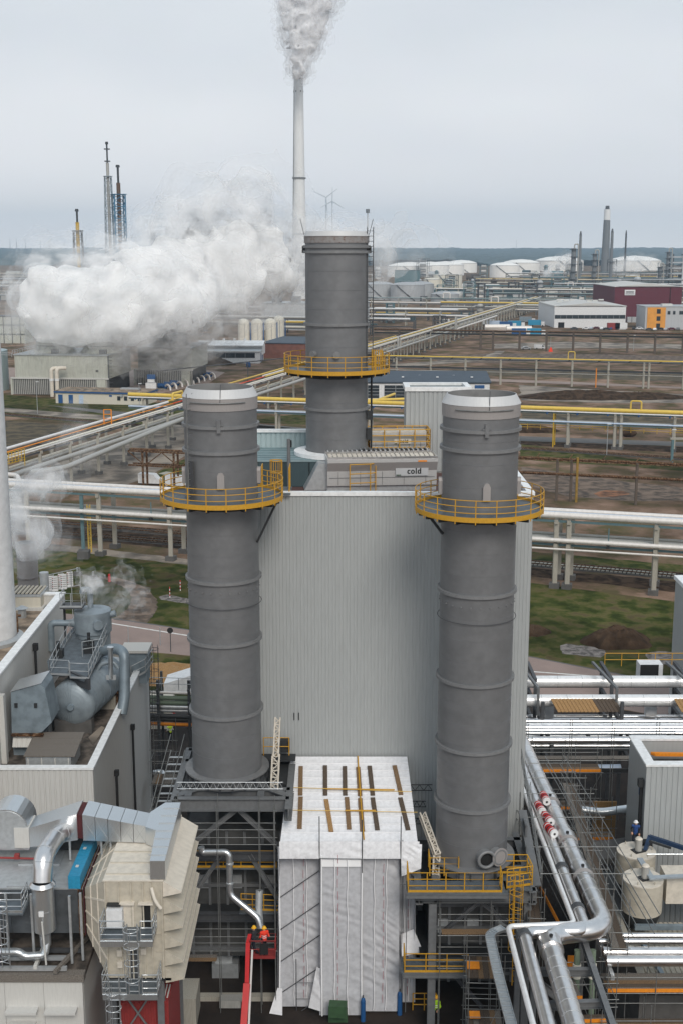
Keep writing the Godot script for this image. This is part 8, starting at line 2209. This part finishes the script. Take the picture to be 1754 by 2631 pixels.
# pipe racks, pipes, small plant and sheds that fill the works between the halls and the woods
func refinery() -> void:
	var u := V(cos(PARK), 0, -sin(PARK))
	var racks := [[V(2, 0, -964.9), 190, 9, 0], [V(21.7, 0, -829), 70, 7, 1], [V(69.9, 0, -900.8), 90, 8, 2], [V(84.6, 0, -1143.6), 200, 10, 3], [V(124.5, 0, -1271.7), 250, 9, 4], [V(125.1, 0, -1054.9), 150, 9, 5], [V(116.3, 0, -855.3), 70, 8, 6], [V(156.3, 0, -1494.6), 300, 10, 7], [V(212.6, 0, -1494.6), 380, 12, 8], [V(211.5, 0, -1271.7), 190, 11, 9], [V(285.9, 0, -1402.5), 240, 12, 10], [V(303.2, 0, -1720.2), 420, 14, 11], [V(226.6, 0, -1764.5), 420, 12, 12], [V(111.2, 0, -964.9), 120, 7, 13], [V(-433.6, 0, -1402.5), 420, 9, 14], [V(-571.5, 0, -1811.2), 520, 11, 15], [V(-346.3, 0, -1143.6), 260, 8, 16], [V(-440.8, 0, -1528), 300, 10, 17], [V(210.5, 0, -964.9), 160, 9, 18], [V(-76.9, 0, -711.1), 120, 8, 19], [V(-33.5, 0, -675.4), 40, 7, 20], [V(-84.1, 0, -804.4), 170, 9, 21]]
	var lab := ["far pipe rack with white pipes crossing behind the middle stack", "short far pipe rack before the pale steam lit shed", "far pipe rack before the squat cream tank", "long far pipe rack under the cream tanks", "far pipe rack beside the teal roofed shed", "far pipe rack over the diagonal rack's end", "far pipe rack above the parked lorries", "far pipe rack in front of the white tank row", "long far pipe rack below the largest white tank", "far pipe rack ending at the tall process column", "far pipe rack behind the red hall", "highest far pipe rack before the domed tanks", "far pipe rack before the tank with the curved stair", "low far pipe rack beside the white site cabin", "far pipe rack left of the flare towers, lower one", "far pipe rack with pale roofs left of the flare towers", "far pipe rack nearest the cream cooling cell", "far pipe rack in the middle left of the flare towers", "far pipe rack between warehouse and red hall", "pale pipe rack in the thin steam behind the long white shed", "yellowish pipe rack right of the silos", "pale pipe rack behind the silos in the steam"]
	for q: Array in racks:
		var a: Vector3 = q[0]
		var l: float = q[1]
		var h: float = q[2]
		var i: int = q[3]
		var o := thing("far_pipe_rack", lab[i], "pipe rack", a, PARK, "pipe racks of the far works")
		var e := o.global_transform
		var n := int(clampf(l / 18.0, 3, 14))
		for k in n:
			for z: float in [0.0, -4.0]: bar(o, "column", e * V(l * k / (n - 1), 0, z), e * V(l * k / (n - 1), h, z), .7, .7, ["concrete", "steel", "steel_light"][i % 3])
		for y: float in [h, h * .62]: bar(o, "beam", e * V(0, y - .3, 0), e * V(l, y - .3, 0), .5, .6, "steel" if i % 2 else "steel_light")
		for k in 5:
			var m: String = ["pipe_white", "white", "pipe_grey", "silo", "galv_dull", "teal_steel", "pipe_yellow"][rng.randi() % 7]
			pole(o, "pipe", e * V(0, (h if k < 3 else h * .62) + .6, -.2 - (k % 3) * 1.7), e * V(l * rng.randf_range(.7, 1.0), (h if k < 3 else h * .62) + .6, -.2 - (k % 3) * 1.7), rng.randf_range(.25, .65), m)
		if i % 2 == 0: wpart("expansion_loop", sh().tube(bend([e * V(l * .4, h + .6, -.2), e * V(l * .4, h + 4.5, -.2), e * V(l * .4 + 5, h + 4.5, -.2), e * V(l * .4 + 5, h + .6, -.2)], 1, 3), .5, 6), "pipe_white", o)
	# clutter of vessels, sheds and frames, one object each
	var zones := [[V(107.6, 0, -993.1), 70, 60, 12, "beside the diagonal rack's far end", "plant units beside the diagonal rack"], [V(221.5, 0, -1163.1), 150, 160, 60, "between the process columns and the red hall", "plant units of the refinery"], [V(182.5, 0, -1347.1), 120, 200, 34, "before the tank with the curved stair", "plant units before the white tanks"], [V(320.8, 0, -1347.1), 110, 200, 34, "behind the red hall's roof", "plant units behind the red hall"], [V(-283.6, 0, -1143.6), 110, 120, 22, "left of the steam cloud", "plant units left of the steam"], [V(40.4, 0, -804.4), 60, 40, 14, "between diagonal rack and grey tanks", "sheds before the grey tanks"], [V(-486.2, 0, -1967.3), 260, 350, 26, "near the woods left of the flare towers", "far sheds near the woods"], [V(312.9, 0, -1967.3), 520, 300, 40, "at the foot of the domed white tanks", "plant units among the domed tanks"]]
	for q: Array in zones:
		var c: Vector3 = q[0]
		for k in int(q[3]):
			var p := c + u * rng.randf_range(-q[1], q[1]) + V(0, 0, rng.randf_range(-q[2], q[2]))
			var big: float = clampf(-c.z / 1100.0, .7, 2.2)
			var mi := rng.randi() % 10
			var ki := rng.randi() % 5
			var m: String = ["steel", "galv_dull", "steel_light", "teal_steel", "tank_grey", "off_white", "pipe_grey", "concrete_brown", "white_dirty", "dark_teal"][mi]
			var word: String = ["dark", "silvery", "mid grey", "teal", "pale grey", "off white", "warm grey", "brown", "dull white", "deep teal"][mi] if ki in [0, 1, 4] else ["steel", "pale"][ki - 2]
			var o := thing(["far_shed", "process_vessel", "open_frame", "pipe_portal", "drum"][ki], word + [" flat roofed shed ", " round upright vessel with galleries ", " open frame of floors with drums ", " portal of three pipes ", " drum lying on saddles "][ki] + q[4], ["shed", "process vessel", "steel frame", "pipe portal", "drum"][ki], p, PARK, q[5])
			match ki:
				0:
					var w := rng.randf_range(4, 14) * big
					var h := rng.randf_range(3, 7) * big
					part("wall", sh().box(V(0, h / 2, 0), V(w, h, w * .6)), m, o)
					part("roof", sh().box(V(0, h + .2, 0), V(w * 1.04, .4, w * .64)), ["off_white", "galv_dull", "white"][rng.randi() % 3], o)
				1:
					var r := rng.randf_range(1.2, 3.0) * big
					var h := rng.randf_range(7, 16) * big
					part("shell", sh().lathe([Vector2(r, 0), Vector2(r, h), Vector2(r * .6, h + r * .5), Vector2(.01, h + r * .6)], 14), m, o)
					for j in 3: part("gallery", sh().lathe([Vector2(r, h * (j + 1) / 3.3), Vector2(r * 1.5, h * (j + 1) / 3.3), Vector2(r * 1.5, h * (j + 1) / 3.3 + .4)], 10), "steel", o)
				2:
					var w := rng.randf_range(5, 11) * big
					var s := sh()
					var lv := 2 + rng.randi() % 3
					for j in lv: s.box(V(0, (j + 1) * 4.2 * big, 0), V(w, .5, w * .7))
					for j in 4: s.box(V((j % 2 - .5) * w, lv * 2.1 * big, (j / 2 - .5) * w * .7), V(.6, lv * 4.2 * big, .6))
					part("frame", s, "steel" if rng.randf() < .6 else "teal_steel", o)
					for j in lv: part("vessel", sh().cone(V(-w * .3, (j + .5) * 4.2 * big, 0), V(w * .3, (j + .5) * 4.2 * big, 0), 1.3 * big, 1.3 * big, 10), ["galv_dull", "pipe_white", "off_white"][j % 3], o)
				3:
					var l := rng.randf_range(10, 34) * big
					for j in 3: part("pipe", sh().tube(bend([V(0, 0, j * 1.2), V(0, 5.0 * big, j * 1.2), V(l, 5.0 * big, j * 1.2), V(l, 0, j * 1.2)], 1, 3), .35 * big, 6), ["pipe_white", "galv_dull", "pipe_grey"][j], o)
				4:
					var r := rng.randf_range(1.5, 3.5) * big
					part("drum", sh().cone(V(-r * 2, r * 1.6, 0), V(r * 2, r * 1.6, 0), r, r, 14), m, o)
					for x: float in [-1.2, 1.2]: part("saddle", sh().box(V(x * r, r * .5, 0), V(.8, r, r * 1.4)), "concrete", o)

func woods() -> void:
	var f := FastNoiseLite.new()
	f.seed = 21; f.frequency = .004; f.fractal_octaves = 3
	var g := FastNoiseLite.new()
	g.seed = 22; g.frequency = .045; g.fractal_octaves = 2
	# canopy of the woods as a rough sheet over rising land
	var hgt := func(x: float, z: float) -> float:
		var far := clampf((-z - 3600.0) / 4200.0, 0.0, 1.0)
		var land := far * far * 30.0 + 8.0 * far * f.get_noise_2d(x * .25, z * .25)
		var wood := smoothstep(-.15, .1, f.get_noise_2d(x * .5 + 90.0, z * 1.6))
		return land + wood * (13.0 + 7.0 * absf(g.get_noise_2d(x, z)) + 3.0 * g.get_noise_2d(x * 3.1, z * 2.0)) - (1.0 - wood) * 3.0
	var s := sh()
	var zs := []
	var z := -3400.0
	while z > -8600.0:
		zs.append(z)
		z -= 22.0 + (-z - 3400.0) * .012
	for j in zs.size() - 1:
		var step := 20.0
		var k := 0
		var x := -3400.0
		while x < 3400.0:
			var a := V(x, hgt.call(x, zs[j]), zs[j])
			var b := V(x + step, hgt.call(x + step, zs[j]), zs[j])
			var c := V(x + step, hgt.call(x + step, zs[j + 1]), zs[j + 1])
			var d := V(x, hgt.call(x, zs[j + 1]), zs[j + 1])
			s.flat(a, b, c, Vector3.UP); s.flat(a, c, d, Vector3.UP)
			x += step
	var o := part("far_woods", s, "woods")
	tag(o, "woods tinted hazy blue green on the low rise along the horizon", "woods", "", "stuff")

# Steam: droplets hang together in soft bodies; each cloud is a white heart inside several thin, uneven veils
# through which one sees. The veils follow the same field at growing distance.
func vapour(called: String, tone: float, alpha: float) -> void:
	var m := StandardMaterial3D.new()
	m.resource_name = called
	m.albedo_color = Color(tone, tone, minf(1.0, tone * 1.006), alpha)
	m.roughness = 1.0
	m.metallic_specular = 0.0
	if alpha < 1.0: m.transparency = BaseMaterial3D.TRANSPARENCY_ALPHA
	m.vertex_color_use_as_albedo = alpha < 1.0
	m.backlight_enabled = true
	m.backlight = Color(.9, .9, .9)
	M[called] = m

# spots are [place, radius]; levels are [distance outwards, unevenness, material]
func steam(called: String, label: String, spots: Array, cell: float, levels: Array, freq: float, melt: float, sd: int) -> void:
	var lo := Vector3.INF
	var hi := -Vector3.INF
	var reach := 0.0
	for l: Array in levels: reach = maxf(reach, l[0] + l[1])
	for s: Array in spots:
		lo = lo.min(s[0] - Vector3.ONE * (s[1] + reach + cell * 2)); hi = hi.max(s[0] + Vector3.ONE * (s[1] + reach + cell * 2))
	var nx := int((hi.x - lo.x) / cell) + 2
	var ny := int((hi.y - lo.y) / cell) + 2
	var nz := int((hi.z - lo.z) / cell) + 2
	var field := PackedFloat32Array()
	field.resize(nx * ny * nz)
	var far := reach + cell * 3.0
	var i := 0
	for y in ny:
		for z in nz:
			for x in nx:
				var p := lo + Vector3(x, y, z) * cell
				var acc := 0.0
				var best := 1e9
				for s: Array in spots:
					var d: float = p.distance_to(s[0]) - s[1]
					if d < best: best = d
					if d < far: acc += exp(-d * melt)
				field[i] = best if acc <= 0.0 else -log(acc) / melt
				i += 1
	var o := thing(called, label, "steam", spots[0][0])
	o.set_meta("kind", "stuff")
	var f := FastNoiseLite.new()
	f.frequency = freq; f.fractal_octaves = 2; f.fractal_gain = .5
	var w := FastNoiseLite.new()
	w.frequency = freq * 1.5; w.fractal_octaves = 2; w.seed = sd + 500
	for l: Array in levels:
		f.seed = sd + levels.find(l) % 3
		var heart: bool = l[2] >= 1.0
		var paint := ("smoke_%d" if called == "smoke_cloud" else "vapour_%d") % int(l[2] * 100)
		if not M.has(paint): vapour(paint, .975 if called == "smoke_cloud" else 1.0, l[2])
		var g := PackedFloat32Array()
		g.resize(field.size())
		i = 0
		for y in ny:
			for z in nz:
				for x in nx:
					var v := field[i]
					g[i] = v - l[0]
					if absf(v - l[0]) < l[1] * 1.2 + cell * 2: g[i] -= l[1] * 1.7 * f.get_noise_3d(lo.x + x * cell, lo.y + y * cell, lo.z + z * cell)
					i += 1
		var m := nets(g, nx, ny, nz, lo, cell, w)
		if m == null: continue
		var k := MeshInstance3D.new()
		k.name = "vapour_heart" if heart else "vapour_veil"
		k.mesh = m
		k.material_override = M[paint]
		o.add_child(k, true)
		k.position = -o.position

func nets(f: PackedFloat32Array, nx: int, ny: int, nz: int, lo: Vector3, cell: float, thin: FastNoiseLite) -> ArrayMesh:
	var at := {}
	var v := PackedVector3Array()
	var n := PackedVector3Array()
	var row := nx
	var slab := nx * nz
	var edges := [[0, 1], [2, 3], [4, 5], [6, 7], [0, 2], [1, 3], [4, 6], [5, 7], [0, 4], [1, 5], [2, 6], [3, 7]]
	var off := [0, 1, row, row + 1, slab, slab + 1, slab + row, slab + row + 1]
	for y in ny - 1:
		for z in nz - 1:
			for x in nx - 1:
				var b := y * slab + z * row + x
				var neg := 0
				for k: int in off:
					if f[b + k] < 0.0: neg += 1
				if neg == 0 or neg == 8: continue
				var sum := Vector3.ZERO
				var cnt := 0
				for e: Array in edges:
					var p := f[b + off[e[0]]]
					var q := f[b + off[e[1]]]
					if (p < 0.0) != (q < 0.0):
						sum += Vector3(e[0] & 1, e[0] >> 2, (e[0] >> 1) & 1).lerp(Vector3(e[1] & 1, e[1] >> 2, (e[1] >> 1) & 1), p / (p - q))
						cnt += 1
				at[b] = v.size()
				v.append(lo + (Vector3(x, y, z) + sum / cnt) * cell)
				var c: Array = []
				for k: int in off: c.append(f[b + k])
				n.append(Vector3(c[1] + c[3] + c[5] + c[7] - c[0] - c[2] - c[4] - c[6], c[4] + c[5] + c[6] + c[7] - c[0] - c[1] - c[2] - c[3], c[2] + c[3] + c[6] + c[7] - c[0] - c[1] - c[4] - c[5]).normalized())
	if v.is_empty(): return null
	var ix := PackedInt32Array()
	for y in range(1, ny - 1):
		for z in range(1, nz - 1):
			for x in range(1, nx - 1):
				var b := y * slab + z * row + x
				for k: Array in [[1, row, slab], [row, slab, 1], [slab, 1, row]]:
					var a := f[b] < 0.0
					if a != (f[b + k[0]] < 0.0):
						var q: Array = [at[b], at[b - k[1]], at[b - k[1] - k[2]], at[b - k[2]]]
						# wound so that the front faces outwards
						var w: Vector3 = (v[q[1]] - v[q[0]]).cross(v[q[2]] - v[q[0]])
						if w.dot(n[q[0]] + n[q[2]]) > 0.0: ix.append_array([q[0], q[2], q[1], q[0], q[3], q[2]])
						else: ix.append_array([q[0], q[1], q[2], q[0], q[2], q[3]])
	var arr := []
	arr.resize(Mesh.ARRAY_MAX)
	arr[Mesh.ARRAY_VERTEX] = v
	arr[Mesh.ARRAY_NORMAL] = n
	var col := PackedColorArray()
	for p: Vector3 in v: col.append(Color(1, 1, 1, clampf(.58 + 2.1 * thin.get_noise_3dv(p), .03, 1.0)))
	arr[Mesh.ARRAY_COLOR] = col
	arr[Mesh.ARRAY_INDEX] = ix
	var out := ArrayMesh.new()
	out.add_surface_from_arrays(Mesh.PRIMITIVE_TRIANGLES, arr)
	return out

func limb(out: Array, a: Vector3, b: Vector3, r0: float, r1: float, s0: float, s1: float, count: int) -> Array:
	for i in count:
		var t := (i + rng.randf()) / count
		out.append([a.lerp(b, t) + Vector3(rng.randfn(), rng.randfn() * .8, rng.randfn()) * lerpf(s0, s1, t), lerpf(r0, r1, t) * rng.randf_range(.6, 1.25)])
	return out

func build_steam() -> void:
	var c: Array = [[Vector3(-97, 28.9, -408), 4.9], [Vector3(-95.4, 32, -410), 4.6], [Vector3(-94.6, 29.5, -411), 6.9], [Vector3(-93.6, 24.7, -408), 4.6], [Vector3(-89.3, 32.9, -412), 6.6], [Vector3(-88.3, 24.4, -407), 5.1], [Vector3(-86.9, 29.4, -413), 8.0], [Vector3(-80.9, 23.6, -403), 4.9], [Vector3(-77.6, 26.1, -408), 6.6], [Vector3(-78.2, 30.7, -416), 9.4], [Vector3(-72.3, 23.6, -403), 4.6], [Vector3(-69.5, 25.6, -410), 7.7], [Vector3(-69.8, 32.6, -422), 9.4], [Vector3(-62.9, 27.8, -418), 9.4], [Vector3(-63.4, 36, -428), 7.1], [Vector3(-60.9, 23.7, -410), 5.1], [Vector3(-55.8, 28.9, -424), 9.4], [Vector3(-56.1, 35.9, -434), 7.4], [Vector3(-49.4, 22.8, -418), 4.9], [Vector3(-48.5, 27.2, -430), 8.0], [Vector3(-47.2, 35.7, -440), 8.3], [Vector3(-40.5, 30.5, -440), 7.1], [Vector3(-40.1, 38.6, -446), 7.4], [Vector3(-33.4, 32.6, -446), 6.3], [Vector3(-32.9, 41.5, -452), 6.6], [Vector3(-25.5, 34.6, -455), 5.4], [Vector3(-25.6, 41.4, -458), 5.7], [Vector3(-66.5, 39.5, -430), 8.0], [Vector3(-57.5, 43.1, -440), 8.0], [Vector3(-47.8, 46, -448), 8.0], [Vector3(-37.4, 49, -452), 7.4], [Vector3(-28.6, 49, -458), 6.6], [Vector3(-20.4, 40.6, -464), 5.7], [Vector3(-15.8, 34.3, -468), 4.9]]
	steam("steam_cloud", "huge white steam cloud drifting from the cooling tower across the works", c, 1.9,
		[[-4.8, 2.6, 1], [-3.3, 3, 0.26], [-1.8, 3.4, 0.22], [-0.2, 3.9, 0.18], [1.6, 4.6, 0.13], [3.6, 5.4, 0.085], [6, 6.2, 0.045]], .07, .2, 40)
	c = [[Vector3(-59.6, 47.5, -440), 8.6], [Vector3(-53.4, 53.4, -446), 9.2], [Vector3(-47.9, 58, -452), 10.2], [Vector3(-41.2, 64, -455), 9.5], [Vector3(-33.8, 61.1, -458), 10.2], [Vector3(-27, 58.2, -460), 8.6], [Vector3(-28.8, 53.7, -462), 9.2], [Vector3(-22.9, 47.6, -468), 8.6], [Vector3(-16.8, 41.3, -474), 7.7], [Vector3(-42.9, 50.4, -446), 9.2]]
	steam("steam_cloud", "thinner upper steam veil rising above the big cloud towards the tall chimney", c, 2.6,
		[[-8.5, 4.5, 0.34], [-5.6, 5.2, 0.26], [-2.4, 6.2, 0.15], [1.4, 7.4, 0.06]], .04, .18, 60)
	c = [[Vector3(-19.2, 44, -600), 10.0], [Vector3(-9.1, 48, -610), 10.9], [Vector3(3.4, 51.2, -630), 10.9], [Vector3(16.8, 48.2, -650), 11.3], [Vector3(26, 41.6, -660), 9.6], [Vector3(38.4, 43.7, -680), 9.6], [Vector3(51.4, 41.3, -700), 7.0], [Vector3(19.1, 35.2, -650), 7.8], [Vector3(-5.1, 39.8, -620), 10.9]]
	steam("steam_cloud", "thin steam veil spreading behind the rim of the middle stack", c, 4.2,
		[[-7, 6.5, 0.26], [-3, 7.5, 0.18], [2, 8.6, 0.09]], .025, .15, 80)
	c = [[Vector3(-94.5, 17.7, -410), 2.6], [Vector3(-91, 18.4, -410), 2.6], [Vector3(-80, 18.2, -408), 2.6], [Vector3(-75.8, 18.5, -408), 2.9], [Vector3(-71.2, 19.3, -406), 2.6], [Vector3(-60.5, 16, -404), 4.9], [Vector3(-53.6, 14.6, -404), 4.6], [Vector3(-48.8, 17.5, -412), 4.3], [Vector3(-41.4, 21.8, -424), 4.0], [Vector3(-33.4, 22.7, -434), 3.4], [Vector3(-62.8, 10.8, -400), 3.1]]
	steam("steam_cloud", "faint mist under the big cloud beside the cooling tower", c, 1.9,
		[[-2.8, 2.6, 0.1], [-0.6, 3, 0.075], [2.2, 3.6, 0.045]], .06, .3, 90)
	c = [[Vector3(-36.2, 192.8, -1152), 2.0], [Vector3(-36.5, 195.7, -1152), 3.7], [Vector3(-35.7, 200.4, -1152), 5.7], [Vector3(-37.2, 205.8, -1152), 6.9], [Vector3(-33.4, 208.7, -1152), 6.1], [Vector3(-36.4, 213.8, -1152), 8.6], [Vector3(-30.3, 215.9, -1152), 6.9], [Vector3(-39.4, 221, -1152), 9.0], [Vector3(-31.8, 223.8, -1152), 9.8], [Vector3(-24.2, 224.5, -1152), 6.5], [Vector3(-40.8, 230.3, -1152), 9.0], [Vector3(-31.7, 233.9, -1152), 11.4], [Vector3(-21.9, 232.4, -1152), 8.2], [Vector3(-45.3, 237.4, -1152), 7.3], [Vector3(-35.5, 243.1, -1152), 10.6], [Vector3(-23.4, 243.8, -1152), 10.6], [Vector3(-43.7, 248.8, -1152), 8.2], [Vector3(-30.1, 253.1, -1152), 12.2], [Vector3(-17.3, 250.2, -1152), 9.0], [Vector3(-7.5, 255.2, -1152), 5.7], [Vector3(-48.2, 255.9, -1152), 7.3], [Vector3(-39.1, 263, -1152), 10.6], [Vector3(-20.3, 263, -1152), 12.2], [Vector3(-5.3, 266.5, -1152), 7.3]]
	steam("smoke_cloud", "grey white smoke plume rising from the tall white chimney out of the picture", c, 2.6,
		[[-2.6, 4.2, 1], [-1.4, 4.6, 0.3], [-0.2, 5, 0.24], [1, 5.4, 0.18], [2.4, 5.8, 0.12], [4, 6.2, 0.07]], .075, .4, 100)
	c = [[Vector3(-28.2, 19.17, -110), 0.92], [Vector3(-28.39, 20.1, -110), 1.08], [Vector3(-28.92, 20.79, -111), 1.17], [Vector3(-28.01, 20.67, -111), 1.08], [Vector3(-29.02, 21.89, -111), 1.08], [Vector3(-27.5, 19.83, -112), 0.83], [Vector3(-28.74, 22.77, -112), 1.08], [Vector3(-29, 23.9, -112), 1.08], [Vector3(-28.32, 24.11, -113), 1.08], [Vector3(-27.85, 24.65, -114), 0.92], [Vector3(-27.01, 25.35, -114), 0.67]]
	steam("steam_plume", "white steam billowing from the stained vent behind the tan roof", c, .42,
		[[-0.5, 0.55, 0.3], [-0.25, 0.65, 0.26], [0, 0.75, 0.2], [0.28, 0.85, 0.14], [0.6, 0.95, 0.08]], .22, 1.6, 120)
	c = [[Vector3(-26.28, 25.99, -115), 0.92], [Vector3(-25.44, 26.85, -116), 0.92], [Vector3(-24.98, 28.14, -117), 0.83], [Vector3(-24.91, 29.65, -118), 0.83], [Vector3(-25.15, 30.77, -119), 0.67], [Vector3(-24.35, 28.55, -117), 0.75], [Vector3(-26.27, 19.86, -111), 1.08], [Vector3(-25.3, 19.83, -112), 0.92]]
	steam("steam_plume", "faint column of steam climbing from the vent across the diagonal pipe rack", c, .5,
		[[-0.5, 0.85, 0.06], [0, 0.95, 0.045], [0.5, 1.05, 0.03]], .25, 1.4, 130)
	c = [[Vector3(-19.01, 20.64, -91), 0.23], [Vector3(-18.93, 21.05, -91), 0.37], [Vector3(-18.89, 21.11, -92), 0.43], [Vector3(-18.55, 21.28, -92), 0.37], [Vector3(-19.35, 21.25, -92), 0.30]]
	steam("steam_wisp", "small puff of steam leaving the bent pipe of the upright grey vessel", c, .16,
		[[-0.12, 0.2, 0.2], [0, 0.24, 0.18], [0.12, 0.28, 0.14], [0.25, 0.32, 0.1], [0.4, 0.36, 0.06]], .7, 5.0, 140)
	c = [[Vector3(-18.8, 18.78, -96), 0.52], [Vector3(-18.06, 18.17, -96), 0.52], [Vector3(-17.43, 18.13, -97), 0.55], [Vector3(-17.05, 18.76, -98), 0.52], [Vector3(-17.16, 19.67, -98), 0.45], [Vector3(-17.53, 20.14, -98), 0.31], [Vector3(-16.72, 18.21, -98), 0.45], [Vector3(-18.91, 19.88, -95), 0.38]]
	steam("steam_wisp", "ragged wisp of steam drifting over the curved side path", c, .26,
		[[-0.35, 0.85, 0.12], [0, 1, 0.08], [0.35, 1.1, 0.045]], .6, 3.0, 150)
	c = [[Vector3(251.7, 11.8, -1600), 1.7], [Vector3(256.5, 15.6, -1600), 2.8], [Vector3(261.8, 19.3, -1600), 3.9], [Vector3(268.2, 23.6, -1600), 5.0], [Vector3(275.7, 27.9, -1600), 6.7], [Vector3(283.2, 31.1, -1600), 7.8]]
	steam("steam_wisp", "thin slanting steam jet among the far pipe racks before the largest tank", c, 1.8,
		[[-0.5, 1.6, 0.3], [0.6, 2, 0.24], [1.8, 2.5, 0.15], [3.2, 3, 0.08]], .06, .5, 160)
	c = [[Vector3(362.8, 16.5, -1700), 4.7], [Vector3(371.4, 18.8, -1700), 5.9], [Vector3(382.8, 22.2, -1700), 7.1], [Vector3(394.2, 25.6, -1700), 7.1], [Vector3(405.7, 26.7, -1700), 5.9], [Vector3(378.5, 26.7, -1700), 5.9]]
	steam("steam_wisp", "low bank of steam before the domed tank under the slim dark flare", c, 2.4,
		[[-1.5, 2.5, 0.2], [0, 2.8, 0.17], [1.6, 3.2, 0.13], [3.4, 3.6, 0.08], [5.4, 4, 0.05]], .05, .3, 170)
